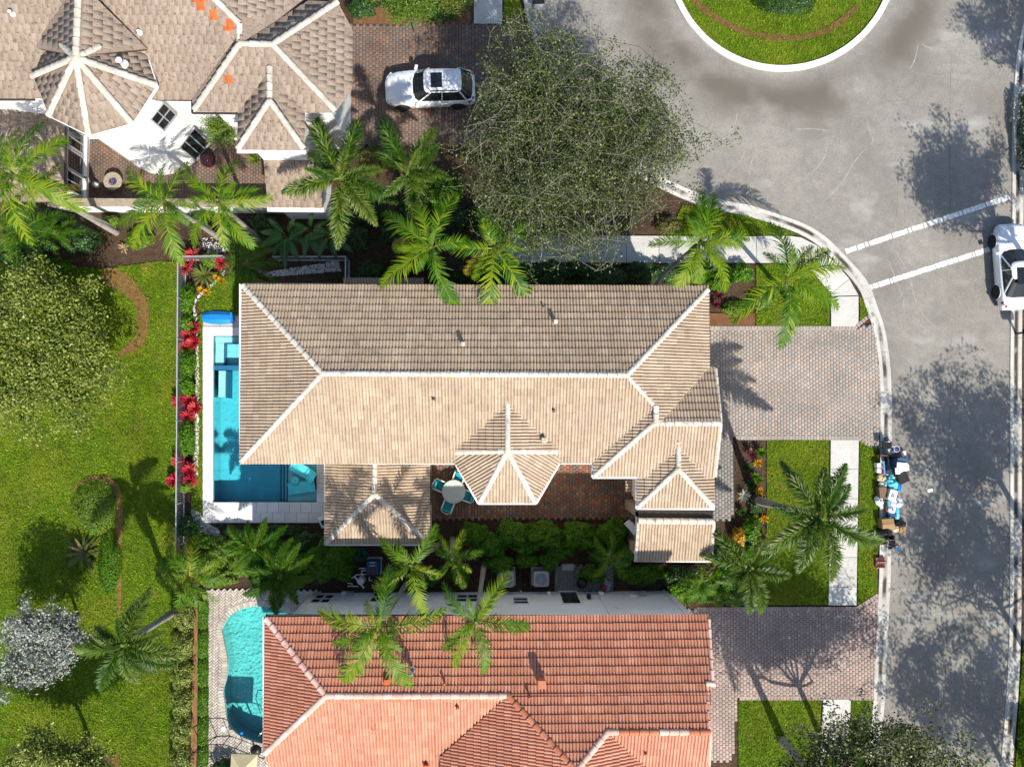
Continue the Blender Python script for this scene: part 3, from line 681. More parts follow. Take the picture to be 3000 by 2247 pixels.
    def window(s, o, u, nrm, wd, ht, panes=2, fm='trim', name='window', mull_h=True, label=None):
        """o: lower middle point on the wall, u along the wall, nrm outward"""
        o, u, nrm = Vector(o), Vector(u).normalized(), Vector(nrm).normalized(); up = Vector((0, 0, 1))
        f = MB(); t = .07
        for a, b in ((-1, 0), (1, 0)):
            f.obox(o+u*a*wd/2+nrm*.03, o+u*a*wd/2+up*ht+nrm*.03, t, t, nrm)
        for z in (0, ht): f.obox(o-u*(wd/2+t/2)+up*z+nrm*.03, o+u*(wd/2+t/2)+up*z+nrm*.03, t, t, nrm)
        w_ = f.build(name, fm, s.root)
        if label: w_['label'] = label
        for i in range(panes):
            a = -wd/2+wd*i/panes+.03; b = -wd/2+wd*(i+1)/panes-.03; g = MB()
            q = [o+u*a+nrm*.012+up*.03, o+u*b+nrm*.012+up*.03, o+u*b+nrm*.012+up*(ht-.03), o+u*a+nrm*.012+up*(ht-.03)]
            g.add(q+[x-nrm*.02 for x in q], [(0, 1, 2, 3), (7, 6, 5, 4), (0, 4, 5, 1), (1, 5, 6, 2), (2, 6, 7, 3), (3, 7, 4, 0)]); g.build('pane', 'glass', w_)
            if i: g = MB(); g.obox(o+u*(a-.03)+nrm*.03, o+u*(a-.03)+up*ht+nrm*.03, .05, .05, nrm); g.build('mullion', fm, w_)
        if mull_h: g = MB(); g.obox(o-u*wd/2+up*ht*.5+nrm*.03, o+u*wd/2+up*ht*.5+nrm*.03, .04, .04, nrm); g.build('mullion', fm, w_)
        return w_
def d2(p): return (p.x, p.y)
N_, S_, E_, W_ = (0, 1), (0, -1), (1, 0), (-1, 0)
# ================================================================== middle house (cream barrel tiles)
ZE = 6.6
M1 = House('house', 'cream barrel tiled two storey house in the middle, beside the long teal pool', P(1400, 1100), barrel_tile(.295, .375, 'cream_tile'), .295, .375, 'cream_cap', 'deck_dark')
AN = Plane(P(1400, 842, ZE), N_, PITCH); AS = Plane(P(1000, 1351, ZE), S_, PITCH); AW = Plane(P(710, 1100, ZE), W_, PITCH); AE = Plane(P(2073, 960, ZE), E_, PITCH)
rW, rE = (945, 1094), (1837, 1099)
M1.face([(713, 836), (2073, 848), rE, rW], AN)
M1.face([(708, 1351), rW, rE, (1921, 1190), (1740, 1355)], AS)
M1.face([(713, 836), rW, (708, 1351)], AW)
M1.face([(2073, 848), rE, (1965, 1238), (2073, 1238)], AE); M1.face([(1921, 1190), (1921, 1238), (1965, 1238)], AE, eave=False)
BN = Plane(P(2095, 1080, ZE), N_, PITCH); BS = Plane(P(1900, 1394, ZE), S_, PITCH); BW = Plane(P(1740, 1380, ZE), W_, .40)
M1.face([(2073, 1078), (2096, 1080), (2112, 1239), (1921, 1239)], BN)
M1.face([(1740, 1395), (1916, 1240), (2112, 1240), (2094, 1394)], BS)
M1.face([(1740, 1395), (1740, 1352), (1921, 1190), (1916, 1240)], BW)
# bay roof
pk = P(1487, 1321, 7.72); ry = (1487, 1130)
CWp = Plane(P(1316, 1322, 6.72), W_, (7.72-6.72)/(pk.x-P(1316, 1322, 6.72).x)); CEp = Plane(P(1655, 1321, 6.72), E_, (7.72-6.72)/(P(1655, 1321, 6.72).x-pk.x))
M1.face([(1316, 1322), (1487, 1321), ry], CWp); M1.face([(1655, 1321), (1487, 1321), ry], CEp)
def tri_plane(a, b, c):
    """plane whose eave is a-b, top c"""
    d = (b-a); d.z = 0; d.normalize(); nd = Vector((d.y, -d.x)); m = (a+b)/2
    if (c-m).x*nd.x+(c-m).y*nd.y > 0: nd = -nd
    h = abs((c-a).x*nd.x+(c-a).y*nd.y); return Plane(a, (nd.x, nd.y), (c.z-a.z)/h)
bl, br, cl, cr = P(1406, 1471, ZE), P(1567, 1471, ZE), P(1316, 1325, ZE), P(1655, 1323, ZE)
for a, b in ((cl, bl), (bl, br), (br, cr)):
    pl = tri_plane(a, b, pk); M1.face([a, b, pk], pl)
# entrance roofs
DWp = Plane(P(1868, 1440, 6.42), W_, PITCH); DEp = Plane(P(2089, 1440, 6.42), E_, PITCH); DSp = Plane(P(1980, 1486, 6.42), S_, PITCH)
dp = (1987, 1374); dr = (1987, 1297)
M1.face([(1868, 1486), (1868, 1392), dr, dp], DWp); M1.face([(2089, 1486), (2089, 1392), dr, dp], DEp); M1.face([(1868, 1486), (2089, 1486), dp], DSp)
eS = Plane(P(1970, 1639, 3.7), S_, .36); eN = Plane(eS.hit(1980, 1526), N_, .36)
M1.face([(1860, 1639), (2084, 1641), (2091, 1526), (1870, 1524)], eS); M1.face([(1872, 1470), (2088, 1470), (2091, 1526), (1870, 1524)], eN, eave=False)
# poolside pavilion roof
zf = 3.15
FW = Plane(P(956, 1470, zf), W_, PITCH); FE = Plane(P(1257, 1470, zf), E_, PITCH); FS = Plane(P(1100, 1590, zf), S_, PITCH)
M1.face([(956, 1591), (956, 1345), (1098, 1345), (1098, 1446)], FW); M1.face([(1257, 1591), (1257, 1345), (1098, 1345), (1098, 1446)], FE); M1.face([(956, 1591), (1257, 1591), (1098, 1446)], FS)
# side hood between courtyard and entrance, low north lean-to
hS = Plane(P(1850, 1440, 3.2), W_, .35); M1.face([(1834, 1402), (1834, 1442), (1864, 1442), (1864, 1402)], hS)
lN = Plane(P(1100, 815, 2.7), N_, .2); M1.face([(1006, 816), (1242, 818), (1242, 880), (1006, 880)], lN)
for a, b, pl in (((713, 838), rW, AN), ((2072, 850), rE, AN), ((709, 1350), rW, AS), (rW, rE, AN), (rE, (1921, 1190), AS), ((1921, 1190), (1921, 1238), AE), ((1740, 1394), (1916, 1240), BS), ((1921, 1240), (2112, 1240), BS)):
    M1.cap(pl.hit(*a), pl.hit(*b))
M1.cap(pk, CWp.hit(*ry)); M1.cap(cl, pk); M1.cap(cr, pk); M1.cap(bl, pk); M1.cap(br, pk)
for a, b, pl in ((dp, dr, DWp), ((1869, 1484), dp, DSp), ((2088, 1484), dp, DSp)): M1.cap(pl.hit(*a), pl.hit(*b))
M1.cap(eS.hit(1870, 1525), eS.hit(2091, 1527), .15); M1.cap(FW.hit(1098, 1350), FW.hit(1098, 1446), .125); M1.cap(FS.hit(957, 1590), FS.hit(1098, 1446)); M1.cap(FS.hit(1256, 1590), FS.hit(1098, 1446))
for a, b in (((2112, 1240), (2095, 1394)), ((2096, 1082), (2112, 1238))): M1.cap((BS if b[1] > 1240 else BN).hit(*a), (BS if b[1] > 1240 else BN).hit(*b), .07)
for x0, x1 in ((1862, 1870), (2084, 2091)): M1.cap(eS.hit(x0, 1639), eS.hit(x1, 1527), .08)
M1.finish()
for p, pl in ((rW, AS), (rE, AS), ((1917, 1240), BS), (dp, DSp), ((1098, 1446), FS)): M1.knob(pl.hit(*p))
M1.knob(pk, .2); M1.knob(BS.hit(1987, 1295), .12)
def gl(h, pts, z, m, w_=.1):
    q = [P(x, y, z) for x, y in pts]
    for a, b in zip(q, q[1:]): h.gutter(a+Vector((0, 0, -.05)), b+Vector((0, 0, -.05)), m, w_)
gl(M1, [(712, 832), (2076, 845)], ZE, 'gutter_dark', .14); gl(M1, [(2078, 848), (2078, 1078), (2100, 1078)], ZE, 'gutter_dark', .08)
gl(M1, [(704, 832), (704, 1355), (1345, 1358)], ZE, 'trim'); gl(M1, [(1316, 1327), (1402, 1475), (1571, 1475), (1657, 1327)], ZE, 'trim'); gl(M1, [(1640, 1357), (1738, 1357), (1736, 1399), (1866, 1399)], ZE, 'trim')
gl(M1, [(1865, 1399), (1865, 1490), (2093, 1491)], 6.42, 'trim', .09); gl(M1, [(1858, 1643), (2086, 1645)], 3.7, 'trim', .08)
gl(M1, [(952, 1357), (952, 1596), (1261, 1596)], zf, 'trim', .07); gl(M1, [(1262, 1357), (1262, 1596)], zf, 'gutter_dark', .10)
# walls under the eaves
def rect(px0, py0, px1, py1, z, inset=.5):
    a, b = P(px0, py0, z), P(px1, py1, z); return [(a.x+inset, b.y+inset), (b.x-inset, b.y+inset), (b.x-inset, a.y-inset), (a.x+inset, a.y-inset)]
M1.walls('wall', rect(711, 842, 2073, 1353, ZE), -.1, ZE-.1, 'stucco_cream')
M1.walls('wall', rect(1740, 1200, 2094, 1395, ZE, .45), -.1, ZE-.12, 'stucco_cream')
M1.walls('wall', rect(1868, 1370, 2089, 1487, 6.42, .3), 3.0, 6.15, 'stucco_cream')
bw = [cl.lerp(pk, .16), bl.lerp(pk, .18), br.lerp(pk, .18), cr.lerp(pk, .16)]; bw = [(p.x, p.y) for p in bw]+[(cr.x-.5, cr.y+1.5), (cl.x+.5, cl.y+1.5)]
M1.walls('bay_wall', bw, -.1, ZE-.1, 'stucco_cream')
M1.walls('wall', rect(1006, 816, 1242, 880, 2.7, .15), -.1, 2.6, 'stucco_cream')
# entrance gate: stone flanked piers and lintel under the low roof
A, B = P(1862, 1639, 3.7), P(2084, 1500, 3.7)
for (x, y) in ((A.x+.35, A.y+.35), (A.x+.35, B.y), (B.x-.35, A.y+.35), (B.x-.35, B.y)):
    mb = MB(); mb.box((x, y, -.1), (.5, .5, 3.6)); mb.build('pier', 'stone_wall', M1.root)
mb = MB(); mb.obox((A.x+.2, A.y+.1, 3.35), (A.x+.2, B.y, 3.35), .2, .3); mb.obox((B.x-.2, A.y+.1, 3.35), (B.x-.2, B.y, 3.35), .2, .3); mb.obox((A.x, A.y+.3, 3.35), (B.x, A.y+.3, 3.35), .2, .3); mb.build('beam', 'trim', M1.root)
a = P(1836, 1528, 1.6); mb = MB(); mb.obox(a, P(1864, 1560, 1.6), .35, .14); mb.build('wall_coping', 'trim', M1.root)
a, b = P(1844, 1575, 0), P(1858, 1600, 0); mb = MB(); mb.obox((a.x, a.y+.9, .8), (b.x, b.y, .8), .3, 1.7); mb.build('garden_wall', 'stone_wall', M1.root)
# pavilion posts and back wall
A, B = P(956, 1591, zf), P(1257, 1350, zf)
for x in (A.x+.4, (A.x+B.x)/2, B.x-.4):
    mb = MB(); mb.box((x, A.y+.4, -.05), (.4, .4, zf-.05), 0, .02); mb.build('column', 'stucco_cream', M1.root)
for x in (A.x+.4, B.x-.4):
    mb = MB(); mb.box((x, (A.y+B.y)/2+.3, -.05), (.4, .4, zf-.05), 0, .02); mb.build('column', 'stucco_cream', M1.root)
# vents
M1.vent(1357, 1010, AN, .42, .075, 'cream_cap', sq=True); M1.vent(1626, 945, AN, .42, .075, 'cream_cap', sq=True); M1.vent(1591, 900, AN, .18, .035, 'bark')
M1.vent(1271, 1169, AS, .16, .05, 'bark'); M1.vent(1622, 1203, AS, .16, .05, 'bark'); M1.vent(1592, 1288, CEp, .34, .09, 'mortar', sq=True)
# ================================================================== red roofed house
M2 = House('house', 'red barrel tiled two storey house at the bottom with pale blue side wall', P(1500, 2050), barrel_tile(.295, .375, 'red_tile'), .295, .375, 'red_cap', 'deck_dark')
RN = Plane(P(1400, 1811, ZE), N_, PITCH); RW_ = Plane(P(776, 2000, ZE), W_, PITCH)
r1, r2, r3, ap = (955, 2037), (1490, 2037), (1780, 2143), (1688, 2256)
M2.face([(780, 1808), (2074, 1813), (2082, 2037), r2, r1], RN)
M2.face([r2, (2082, 2037), (2080, 2143), (1586, 2143)], RN, eave=False)
M2.face([(1586, 2143), r3, ap], RN, eave=False)
M2.face([(780, 1808), r1, (776, 2206)], RW_)
q1 = RN.hit(*r1); RS = Plane(q1+Vector((0, -6.5, -6.5*PITCH)), S_, PITCH)
M2.face([(777, 2206), r1, r2, (1196, 2300), (808, 2300)], RS, eave=False); M2.face([(1290, 2216), (1196, 2300), (1293, 2300)], RS, eave=False)
qh = RN.hit(*r2); RW2 = Plane(qh+Vector((-6, 0, -6*PITCH)), W_, PITCH)
M2.face([r2, (1292, 2213), (1296, 2320), ap], RW2, eave=False)
q3 = RN.hit(*r3); RE2 = Plane(q3+Vector((6, 0, -6*PITCH)), E_, PITCH); RS2 = Plane(q3+Vector((0, -6, -6*PITCH)), S_, PITCH)
M2.face([ap, r3, (1977, 2330), (1690, 2330)], RE2, eave=False)
M2.face([r3, (2080, 2143), (2072, 2330), (1977, 2330)], RS2, eave=False)
for a, b, pl, m in (((781, 1812), r1, RN, None), ((777, 2204), r1, RW_, None), (r1, r2, RN, None), (r2, ap, RN, 'red_cap_raw'), (r3, ap, RN, None), (r3, (1815, 2143), RN, None), ((1815, 2143), (1932, 2143), RN, 'red_cap_raw'), ((1932, 2143), (2020, 2143), RN, None), ((2020, 2143), (2080, 2143), RN, 'red_cap_raw')):
    M2.cap(pl.hit(*a), pl.hit(*b), .135, m)
M2.cap(RN.hit(2076, 1815), RN.hit(2086, 1995), .08, 'red_cap'); M2.cap(RN.hit(2070, 2000), RN.hit(2078, 2140), .08, 'red_cap'); M2.cap(RS2.hit(2073, 2300), RS2.hit(2081, 2145), .08, 'red_cap')
M2.cap(RN.hit(2068, 2002), RN.hit(2094, 2003), .13, 'red_cap')
M2.finish()
M2.knob(RN.hit(*r1), .13); M2.knob(RN.hit(*r2), .13); M2.knob(RN.hit(*r3), .13)
gl(M2, [(778, 1805), (2073, 1809)], ZE, 'gutter_dark', .15); gl(M2, [(772, 1806), (772, 2210)], ZE, 'trim', .06)
a, b = P(925, 1737, 0), P(1960, 1731, 0); YW = (a.y+b.y)/2
M2.walls('wall', [(a.x, YW), (b.x, YW), (b.x, YW-4.6), (a.x, YW-4.6)], -.1, ZE-.05, 'stucco_blue'); M2.walls('wall', [(a.x+.6, YW-4.61), (b.x, YW-4.61), (b.x, YW-14), (a.x+.6, YW-14)], -.1, 4.6, 'stucco_blue')
mb = MB(); mb.box((a.x+.06, YW, 0), (.25, .12, ZE-.1)); mb.build('corner_trim', 'trim', M2.root); mb = MB(); mb.box((b.x-.3, YW, 0), (.12, .14, ZE-.1)); mb.build('corner_trim', 'trim', M2.root)
nY = Vector((0, 1, 0)); uX = Vector((1, 0, 0))
def onwall(px, py): return hitY(px, py, YW)
def wwin(x0, x1, ytop, ybot, **k):
    a, b = onwall(x0, ytop), onwall(x1, ytop); c = onwall((x0+x1)/2, ybot)
    zlo, zhi = min(a.z, c.z), max(a.z, c.z); o = Vector(((a.x+b.x)/2, YW+.005, zlo)); return M2.window(o, uX, nY, abs(b.x-a.x), zhi-zlo, **k)
wwin(930, 985, 1742, 1768, panes=2); wwin(1100, 1150, 1735, 1765, panes=2); wwin(1340, 1400, 1742, 1765, panes=2); wwin(1502, 1546, 1752, 1771, panes=1)
o = onwall(1650, 1733); d = wwin(1636, 1688, 1734, 1771, panes=1, mull_h=False, name='door', label='dark side door in the pale blue wall')
for (x, y, wx, wz, m, nm) in ((1012, 1737, .3, .3, 'white_plastic', 'meter_box'), (1030, 1736, .34, .5, 'gray_plastic', 'meter_box'), (1608, 1740, .2, .2, 'white_plastic', 'junction_box'), (1852, 1748, .34, .5, 'white_plastic', 'meter_box'), (1880, 1742, .3, .4, 'gray_plastic', 'meter_box'), (1760, 1740, .25, .3, 'white_plastic', 'junction_box'), (1525, 1733, .12, .3, 'gray_plastic', 'junction_box')):
    p = onwall(x, y); mb = MB(); mb.box((p.x, YW+.08, max(.2, p.z)), (wx, .16, wz), 0, .02); mb.build(nm, m, M2.root)
p = onwall(1724, 1752); lt = MB(); lt.box((p.x, YW+.14, p.z), (.2, .2, .34), 0, .03); lt.build('wall_lantern', 'black', M2.root)
p = onwall(1806, 1778); mb = MB(); mb.lathe((p.x, YW+.08, p.z), [(.05, 0), (.05, .4), (.02, .42)], 10); mb.build('wall_pipe', 'white_plastic', M2.root)
p = onwall(1750, 1740); mb = MB(); mb.obox((p.x, YW+.012, .1), (p.x+.02, YW+.012, ZE-.3), .015, .01); mb.build('conduit', 'gray_plastic', M2.root)
M2.vent(1209, 1962, RN, .5, .085, 'steel'); M2.vent(1303, 1995, RN, .3, .05, 'red_cap_raw'); M2.vent(1585, 1990, RN, .62, .15, 'red_cap_raw', 'chimney', True); M2.vent(1551, 2035, RN, .3, .05, 'red_cap_raw'); M2.vent(1135, 1993, RN, .2, .10, 'bare_tile', sq=True)
M2.vent(1341, 2068, RS, .2, .06, 'red_cap_raw'); M2.vent(1250, 2238, RS, .3, .09, 'bare_tile', sq=True); M2.vent(1890, 2203, RS2, .15, .05, 'red_cap_raw'); M2.vent(1097, 2128, RS, .06, .09, 'red_cap_raw', sq=True)
# ================================================================== top left house (flat tiles, turret)
M3 = House('house', 'pinkish brown flat tiled house at top left with a round turret', P(500, 200), flat_tile(.36, .40, 'shake_tile'), .36, .40, 'shake_cap', 'deck_dark', stag=True)
TS = Plane(P(300, 288, ZE), S_, PITCH)
M3.face([(-160, 288), (563, 290), (697, 106), (703, 72), (547, -67), (-160, -70)], TS)
q = TS.hit(703, 72); TE = Plane(q+Vector((8, 0, -8*PITCH)), E_, PITCH)
M3.face([(547, -67), (703, 72), (810, 62), (940, -40), (940, -70)], TE, eave=False); M3.face([(703, 72), (703, 130), (810, 62)], TE, eave=False)
KS = Plane(P(700, 328, ZE), S_, PITCH); KE = Plane(P(1032, 175, ZE-.15), E_, .40); k1, k2 = (703, 131), (800, 133)
KN = Plane(KS.hit(*k1)+Vector((0, 5, -5*PITCH)), N_, PITCH)
M3.face([(570, 328), (985, 330), k2, k1], KS); M3.face([k1, k2, (990, 8), (903, 4)], KN, eave=False)
M3.face([(990, 10), (1032, 88), (1032, 262), (985, 328), k2], KE)
KW = Plane(P(566, 310, ZE), W_, .40); M3.face([(570, 326), (563, 290), (700, 100), k1], KW)
GW = Plane(P(698, 400, ZE), W_, PITCH); GE = Plane(P(892, 400, ZE), E_, PITCH); GS = Plane(P(790, 440, ZE), S_, PITCH); g1, g2 = (791, 200), (791, 297)
M3.face([(698, 440), (698, 322), g1, g2], GW); M3.face([(892, 440), (892, 322), g1, g2], GE); M3.face([(698, 440), (892, 440), g2], GS)
LS = Plane(P(860, 608, 3.3), S_, .30); M3.face([(785, 608), (946, 610), (935, 440), (770, 440)], LS)
WE = Plane(P(186, 480, 3.3), E_, .33); M3.face([(-160, 292), (120, 292), (186, 372), (186, 592), (-160, 592)], WE)
# turret
ta = P(224, 172, 8.95); ze = 7.3; tc = Vector((ta.x, ta.y, ze)); TR = 2.82
oc = [tc+Vector((math.cos(math.radians(a)), -math.sin(math.radians(a)), 0))*TR for a in (10, 53, 95, 137, 178, 222, 267, 312)]
for i in range(8):
    a, b = oc[i], oc[(i+1) % 8]; m = ((a+b)/2-tc).normalized()
    for f0, f1 in ((0, .5), (.5, 1)):
        # slightly rounded eaves: the middle of each side is pushed out
        c0, c1 = (a, (a+b)/2+m*.14) if f0 == 0 else ((a+b)/2+m*.14, b)
    pl = tri_plane(a, b, ta); M3.face([a, b, ta], pl)
tn = TS.hit(236, -25); 
VE = Plane(Vector((ta.x+2.6, ta.y, ta.z-.05-2.6*.55)), E_, .55); VW = Plane(Vector((ta.x-2.6, ta.y, ta.z-.05-2.6*.55)), W_, .55)
M3.face([(234, -50), (226, 165), (432, 145)], VE, eave=False); M3.face([(234, -50), (226, 165), (96, 140)], VW, eave=False)
for i in (0, 1, 2, 3, 4, 5, 7): M3.cap(oc[i], ta, .15, lift=.09)
M3.cap(Vector((ta.x, ta.y, ta.z-.03)), VE.hit(234, -50), .15, lift=.09)
for a, b, pl in (((571, 324), k1, KS), (k1, k2, KS), ((984, 327), k2, KS), ((989, 10), k2, KN), (k1, (703, 72), TS), ((703, 72), (590, -40), TS), (g1, g2, GW), ((699, 438), g2, GS), ((891, 438), g2, GS)): M3.cap(pl.hit(*a), pl.hit(*b), .14, lift=.09)
M3.finish()
# missing finish: bare orange tiles
for x, y in ((562, 8), (588, 6), (578, 32), (616, 60), (655, 92), (665, 88), (660, 245)):
    pl = KS if y > 200 else TS; p = pl.hit(x, y); M = Matrix((pl.u, pl.v, pl.w)).transposed().to_4x4(); M.translation = p+pl.w*.012
    o = inst('bare_tile', np_mesh('bare_tile', M3.T[0]*[1, 1, 1.15], M3.T[1], ['bare_tile']), M3.roof, M); o['label'] = 'orange roof tile that lost its finish'
for p in (KS.hit(*k1), KS.hit(*k2), GS.hit(*g2)): M3.knob(p, .14)
M3.knob(ta, .26)
gl(M3, [(-160, 291), (100, 291)], ZE, 'gutter_dark', .08); gl(M3, [(440, 291), (562, 293), (562, 331), (698, 332)], ZE, 'gutter_dark', .07)
gl(M3, [(694, 444), (896, 444)], ZE, 'trim', .12); gl(M3, [(783, 613), (948, 615)], 3.3, 'trim', .22); gl(M3, [(190, 372), (190, 595)], 3.3, 'gutter_dark', .1)
for i in range(8): M3.gutter(oc[i]-Vector((0, 0, .08)), oc[(i+1) % 8]-Vector((0, 0, .08)), 'trim', .1)
mb = MB(); mb.lathe((tc.x, tc.y, -.1), [(TR-.45, 0), (TR-.45, ze)], 24); mb.build('turret_wall', 'stucco_white', M3.root)
yS = P(300, 288, ZE).y+.4
cw = [(410, 462), (440, 476), (470, 486), (505, 493), (536, 492), (562, 483), (583, 467), (598, 450), (611, 431), (616, 400), (612, 362)]
cwW = pxs(cw); M3.walls('curved_wall', [d2(p) for p in cwW]+[(cwW[-1].x, yS+.3), (cwW[0].x-1.2, yS+.3)], -.1, ZE-.02, 'stucco_white')
M3.walls('wall', [(P(-160, 288, ZE).x, yS), (P(563, 288, ZE).x, yS), (P(563, 288, ZE).x, yS+8), (P(-160, 288, ZE).x, yS+8)], -.1, ZE-.02, 'stucco_white')
M3.walls('wall', rect(570, 60, 985, 329, ZE, .55), -.1, ZE-.03, 'stucco_white'); M3.walls('wall', rect(700, 300, 892, 441, ZE, .4), -.1, ZE-.04, 'stucco_white')
M3.walls('wall', rect(785, 430, 946, 611, 3.3, .3), -.1, 3.2, 'stucco_white')
XW = P(262, 500, 0).x; a, b = P(262, 378, 0), P(262, 584, 0)
M3.walls('wall', [(XW, a.y), (XW, b.y), (XW-9, b.y), (XW-9, a.y+1)], -.1, 3.2, 'stucco_white')
for y0, y1 in ((385, 440), (452, 505), (515, 565)):
    c = hitX(222, (y0+y1)/2, XW); M3.window(Vector((XW+.01, c.y, .75)), Vector((0, 1, 0)), Vector((1, 0, 0)), 1.02, 1.55, panes=2 if y0 != 452 else 1, mull_h=False, fm='alu')
    mb = MB(); mb.box((XW+.09, c.y, .6), (.2, 1.2, .1)); mb.build('window_sill', 'trim', M3.root)
def wall_win(i0, i1, t, z, wd, ht, **k):
    a, b = cwW[i0], cwW[i1]; d = (b-a).normalized(); n = Vector((d.y, -d.x, 0)); o = a.lerp(b, t)+n*.02; o.z = z; return M3.window(o, d, n, wd, ht, **k)
wall_win(6, 8, .5, 4.5, 1.0, 1.5, panes=2, label='grey framed window high on the curved wall', fm='alu')
w_ = wall_win(6, 8, .5, .25, 1.25, 2.2, panes=3, mull_h=False, fm='alu', label='deep window with pale bars in the curved wall')
p = P(493, 452, 1.2); mb = MB(); mb.box((p.x, p.y, p.z), (.3, .12, .3), -.45); mb.build('wall_light', 'stone_wall', M3.root)
# small roof fittings
M3.vent(360, 188, tri_plane(oc[7], oc[0], ta), .38, .11, 'white_plastic'); M3.vent(38, 42, TS, .22, .06, 'white_plastic'); M3.vent(410, 96, TS, .14, .06, 'white_plastic')
# ================================================================== garden wall of the top house
wl = empty('garden_wall', P(560, 600), 'low white rendered garden wall below the brown courtyard', 'wall')
a, b = P(185, 612, 0), P(950, 618, 0); mb = MB(); mb.box(((a.x+b.x)/2, (a.y+b.y)/2, -.1), (b.x-a.x, .34, 1.45)); mb.build('wall_body', 'stucco_white', wl)
mb = MB(); mb.box(((a.x+b.x)/2, (a.y+b.y)/2, 1.35), (b.x-a.x+.1, .44, .09), 0, .02); mb.build('coping', 'stone_wall', wl)
# ================================================================== pools
def water_vol(name, tint, dens):
    m = MATS[name]; t = m.node_tree; va = t.nodes.new('ShaderNodeVolumeAbsorption'); va.inputs['Color'].default_value = (*tint, 1); va.inputs['Density'].default_value = dens
    out = [n for n in t.nodes if n.type == 'OUTPUT_MATERIAL'][0]; t.links.new(va.outputs[0], out.inputs['Volume'])
    [n for n in t.nodes if n.type == 'BSDF_TRANSPARENT'][0].inputs[0].default_value = (.93, .97, .98, 1)
water_vol('water_blue', (.02, .82, .90), .62); water_vol('water_green', (.06, .88, .86), .42)
def basin(root, loop, depth, m, wt, level=-.10):
    mb = MB(); n = len(loop); q = [(p.x, p.y) for p in loop]
    a = sum(q[i][0]*q[(i+1) % n][1]-q[(i+1) % n][0]*q[i][1] for i in range(n))
    if a < 0: q = q[::-1]
    for i in range(n):
        k = (i+1) % n; mb.add([(*q[i], .02), (*q[k], .02), (*q[k], -depth), (*q[i], -depth)], [(0, 1, 2, 3)])
    bs = mb.build('basin', m, root); fill('pool_floor', [q], -depth, m, root)
    wb = bmesh.new(); lo = [wb.verts.new((x, y, -depth+.006)) for x, y in q]; hi = [wb.verts.new((x, y, level)) for x, y in q]
    es = [wb.edges.new((hi[i], hi[(i+1) % n])) for i in range(n)]; bmesh.ops.triangle_fill(wb, use_beauty=True, edges=es, normal=(0, 0, 1))
    es = [wb.edges.new((lo[i], lo[(i+1) % n])) for i in range(n)]; bmesh.ops.triangle_fill(wb, use_beauty=True, edges=es, normal=(0, 0, -1))
    for i in range(n): k = (i+1) % n; wb.faces.new((lo[i], lo[k], hi[k], hi[i]))
    c = Vector((sum(x for x, y in q)/n, sum(y for x, y in q)/n, 0))
    bmesh.ops.recalc_face_normals(wb, faces=wb.faces)
    for v in wb.verts: v.co.x += (c.x-v.co.x)*.0012; v.co.y += (c.y-v.co.y)*.0012
    me = bpy.data.meshes.new('water'); wb.to_mesh(me); wb.free(); me.materials.append(MATS[wt]); link(bpy.data.objects.new('water', me), root)
pool = empty('swimming_pool', P(740, 1300, 0), 'long teal swimming pool with white deck, spa and shallow shelf', 'pool')
basin(pool, hole1, 1.15, 'plaster_teal', 'water_blue')
def pbox(px0, py0, px1, py1, z0, z1, name, m, root):
    a, b = P(px0, py1), P(px1, py0); mb = MB(); mb.box(((a.x+b.x)/2, (a.y+b.y)/2, z0), (b.x-a.x, b.y-a.y, z1-z0)); return mb.build(name, m, root)
pbox(626, 985, 835, 1070, -1.14, -.55, 'spa_floor', 'plaster_pale', pool)
pbox(626.5, 986, 835, 1003, -.56, -.22, 'spa_bench', 'plaster_pale', pool); pbox(626.5, 1003.5, 652, 1069, -.56, -.22, 'spa_bench', 'plaster_pale', pool); pbox(653, 1004, 656, 1068, -.56, -.20, 'bench_edge', 'tile_blue', pool); pbox(656.5, 1004, 835, 1007, -.56, -.20, 'bench_edge', 'tile_blue', pool)
pbox(626, 1071, 835, 1084, -1.14, -.03, 'spa_wall', 'tile_blue', pool)
pbox(636, 1086, 657, 1163, -1.14, -.2, 'pool_seat', 'plaster_pale', pool); pbox(658, 1086, 661, 1166, -1.14, -.22, 'seat_edge', 'tile_blue', pool)
pbox(839, 1331, 927, 1470, -1.14, -.32, 'sun_shelf', 'plaster_teal', pool)
for x, z in ((838, -.32), (824, -.62), (810, -.92)):
    pbox(x-14+1, 1331.5, x-3.2, 1469.5, -1.14, z-.3, 'pool_step', 'plaster_teal', pool); pbox(x-3, 1331.5, x+.7, 1469.5, -1.14, z+.004, 'step_edge', 'tile_blue', pool)
# pale stone deck laid in slabs
mat('deck_stone', (.72, .71, .68), (.64, .63, .60), (.76, .75, .73), rough=.7, nz=((1.5, .05), (20, .05)))
deck = empty('pool_deck', P(600, 1300), label='white stone deck round the teal pool', kind='structure')
def deck_rect(x0, y0, x1, y1, nx, ny, z=.07, m='deck_stone'):
    for i in range(nx):
        for j in range(ny):
            pbox(x0+(x1-x0)*i/nx+.25, y0+(y1-y0)*j/ny+.25, x0+(x1-x0)*(i+1)/nx-.25, y0+(y1-y0)*(j+1)/ny-.25, -.04, z+random.uniform(-.003, .003), 'deck_slab', m, deck)
deck_rect(595, 958, 625, 1531, 1, 18); deck_rect(625, 958, 836, 984, 7, 1); deck_rect(625, 1471, 1010, 1501, 12, 1); deck_rect(625, 1501, 1010, 1531, 11, 1); deck_rect(928, 1330, 1010, 1471, 2, 5)
deck_rect(593, 912, 860, 957, 5, 1, .02, 'concrete')
rp = empty('swimming_pool', P(760, 1960, 0), 'free form turquoise pool beside the red roofed house', 'pool')
basin(rp, KIDL, 1.05, 'plaster_green', 'water_green', -.12)
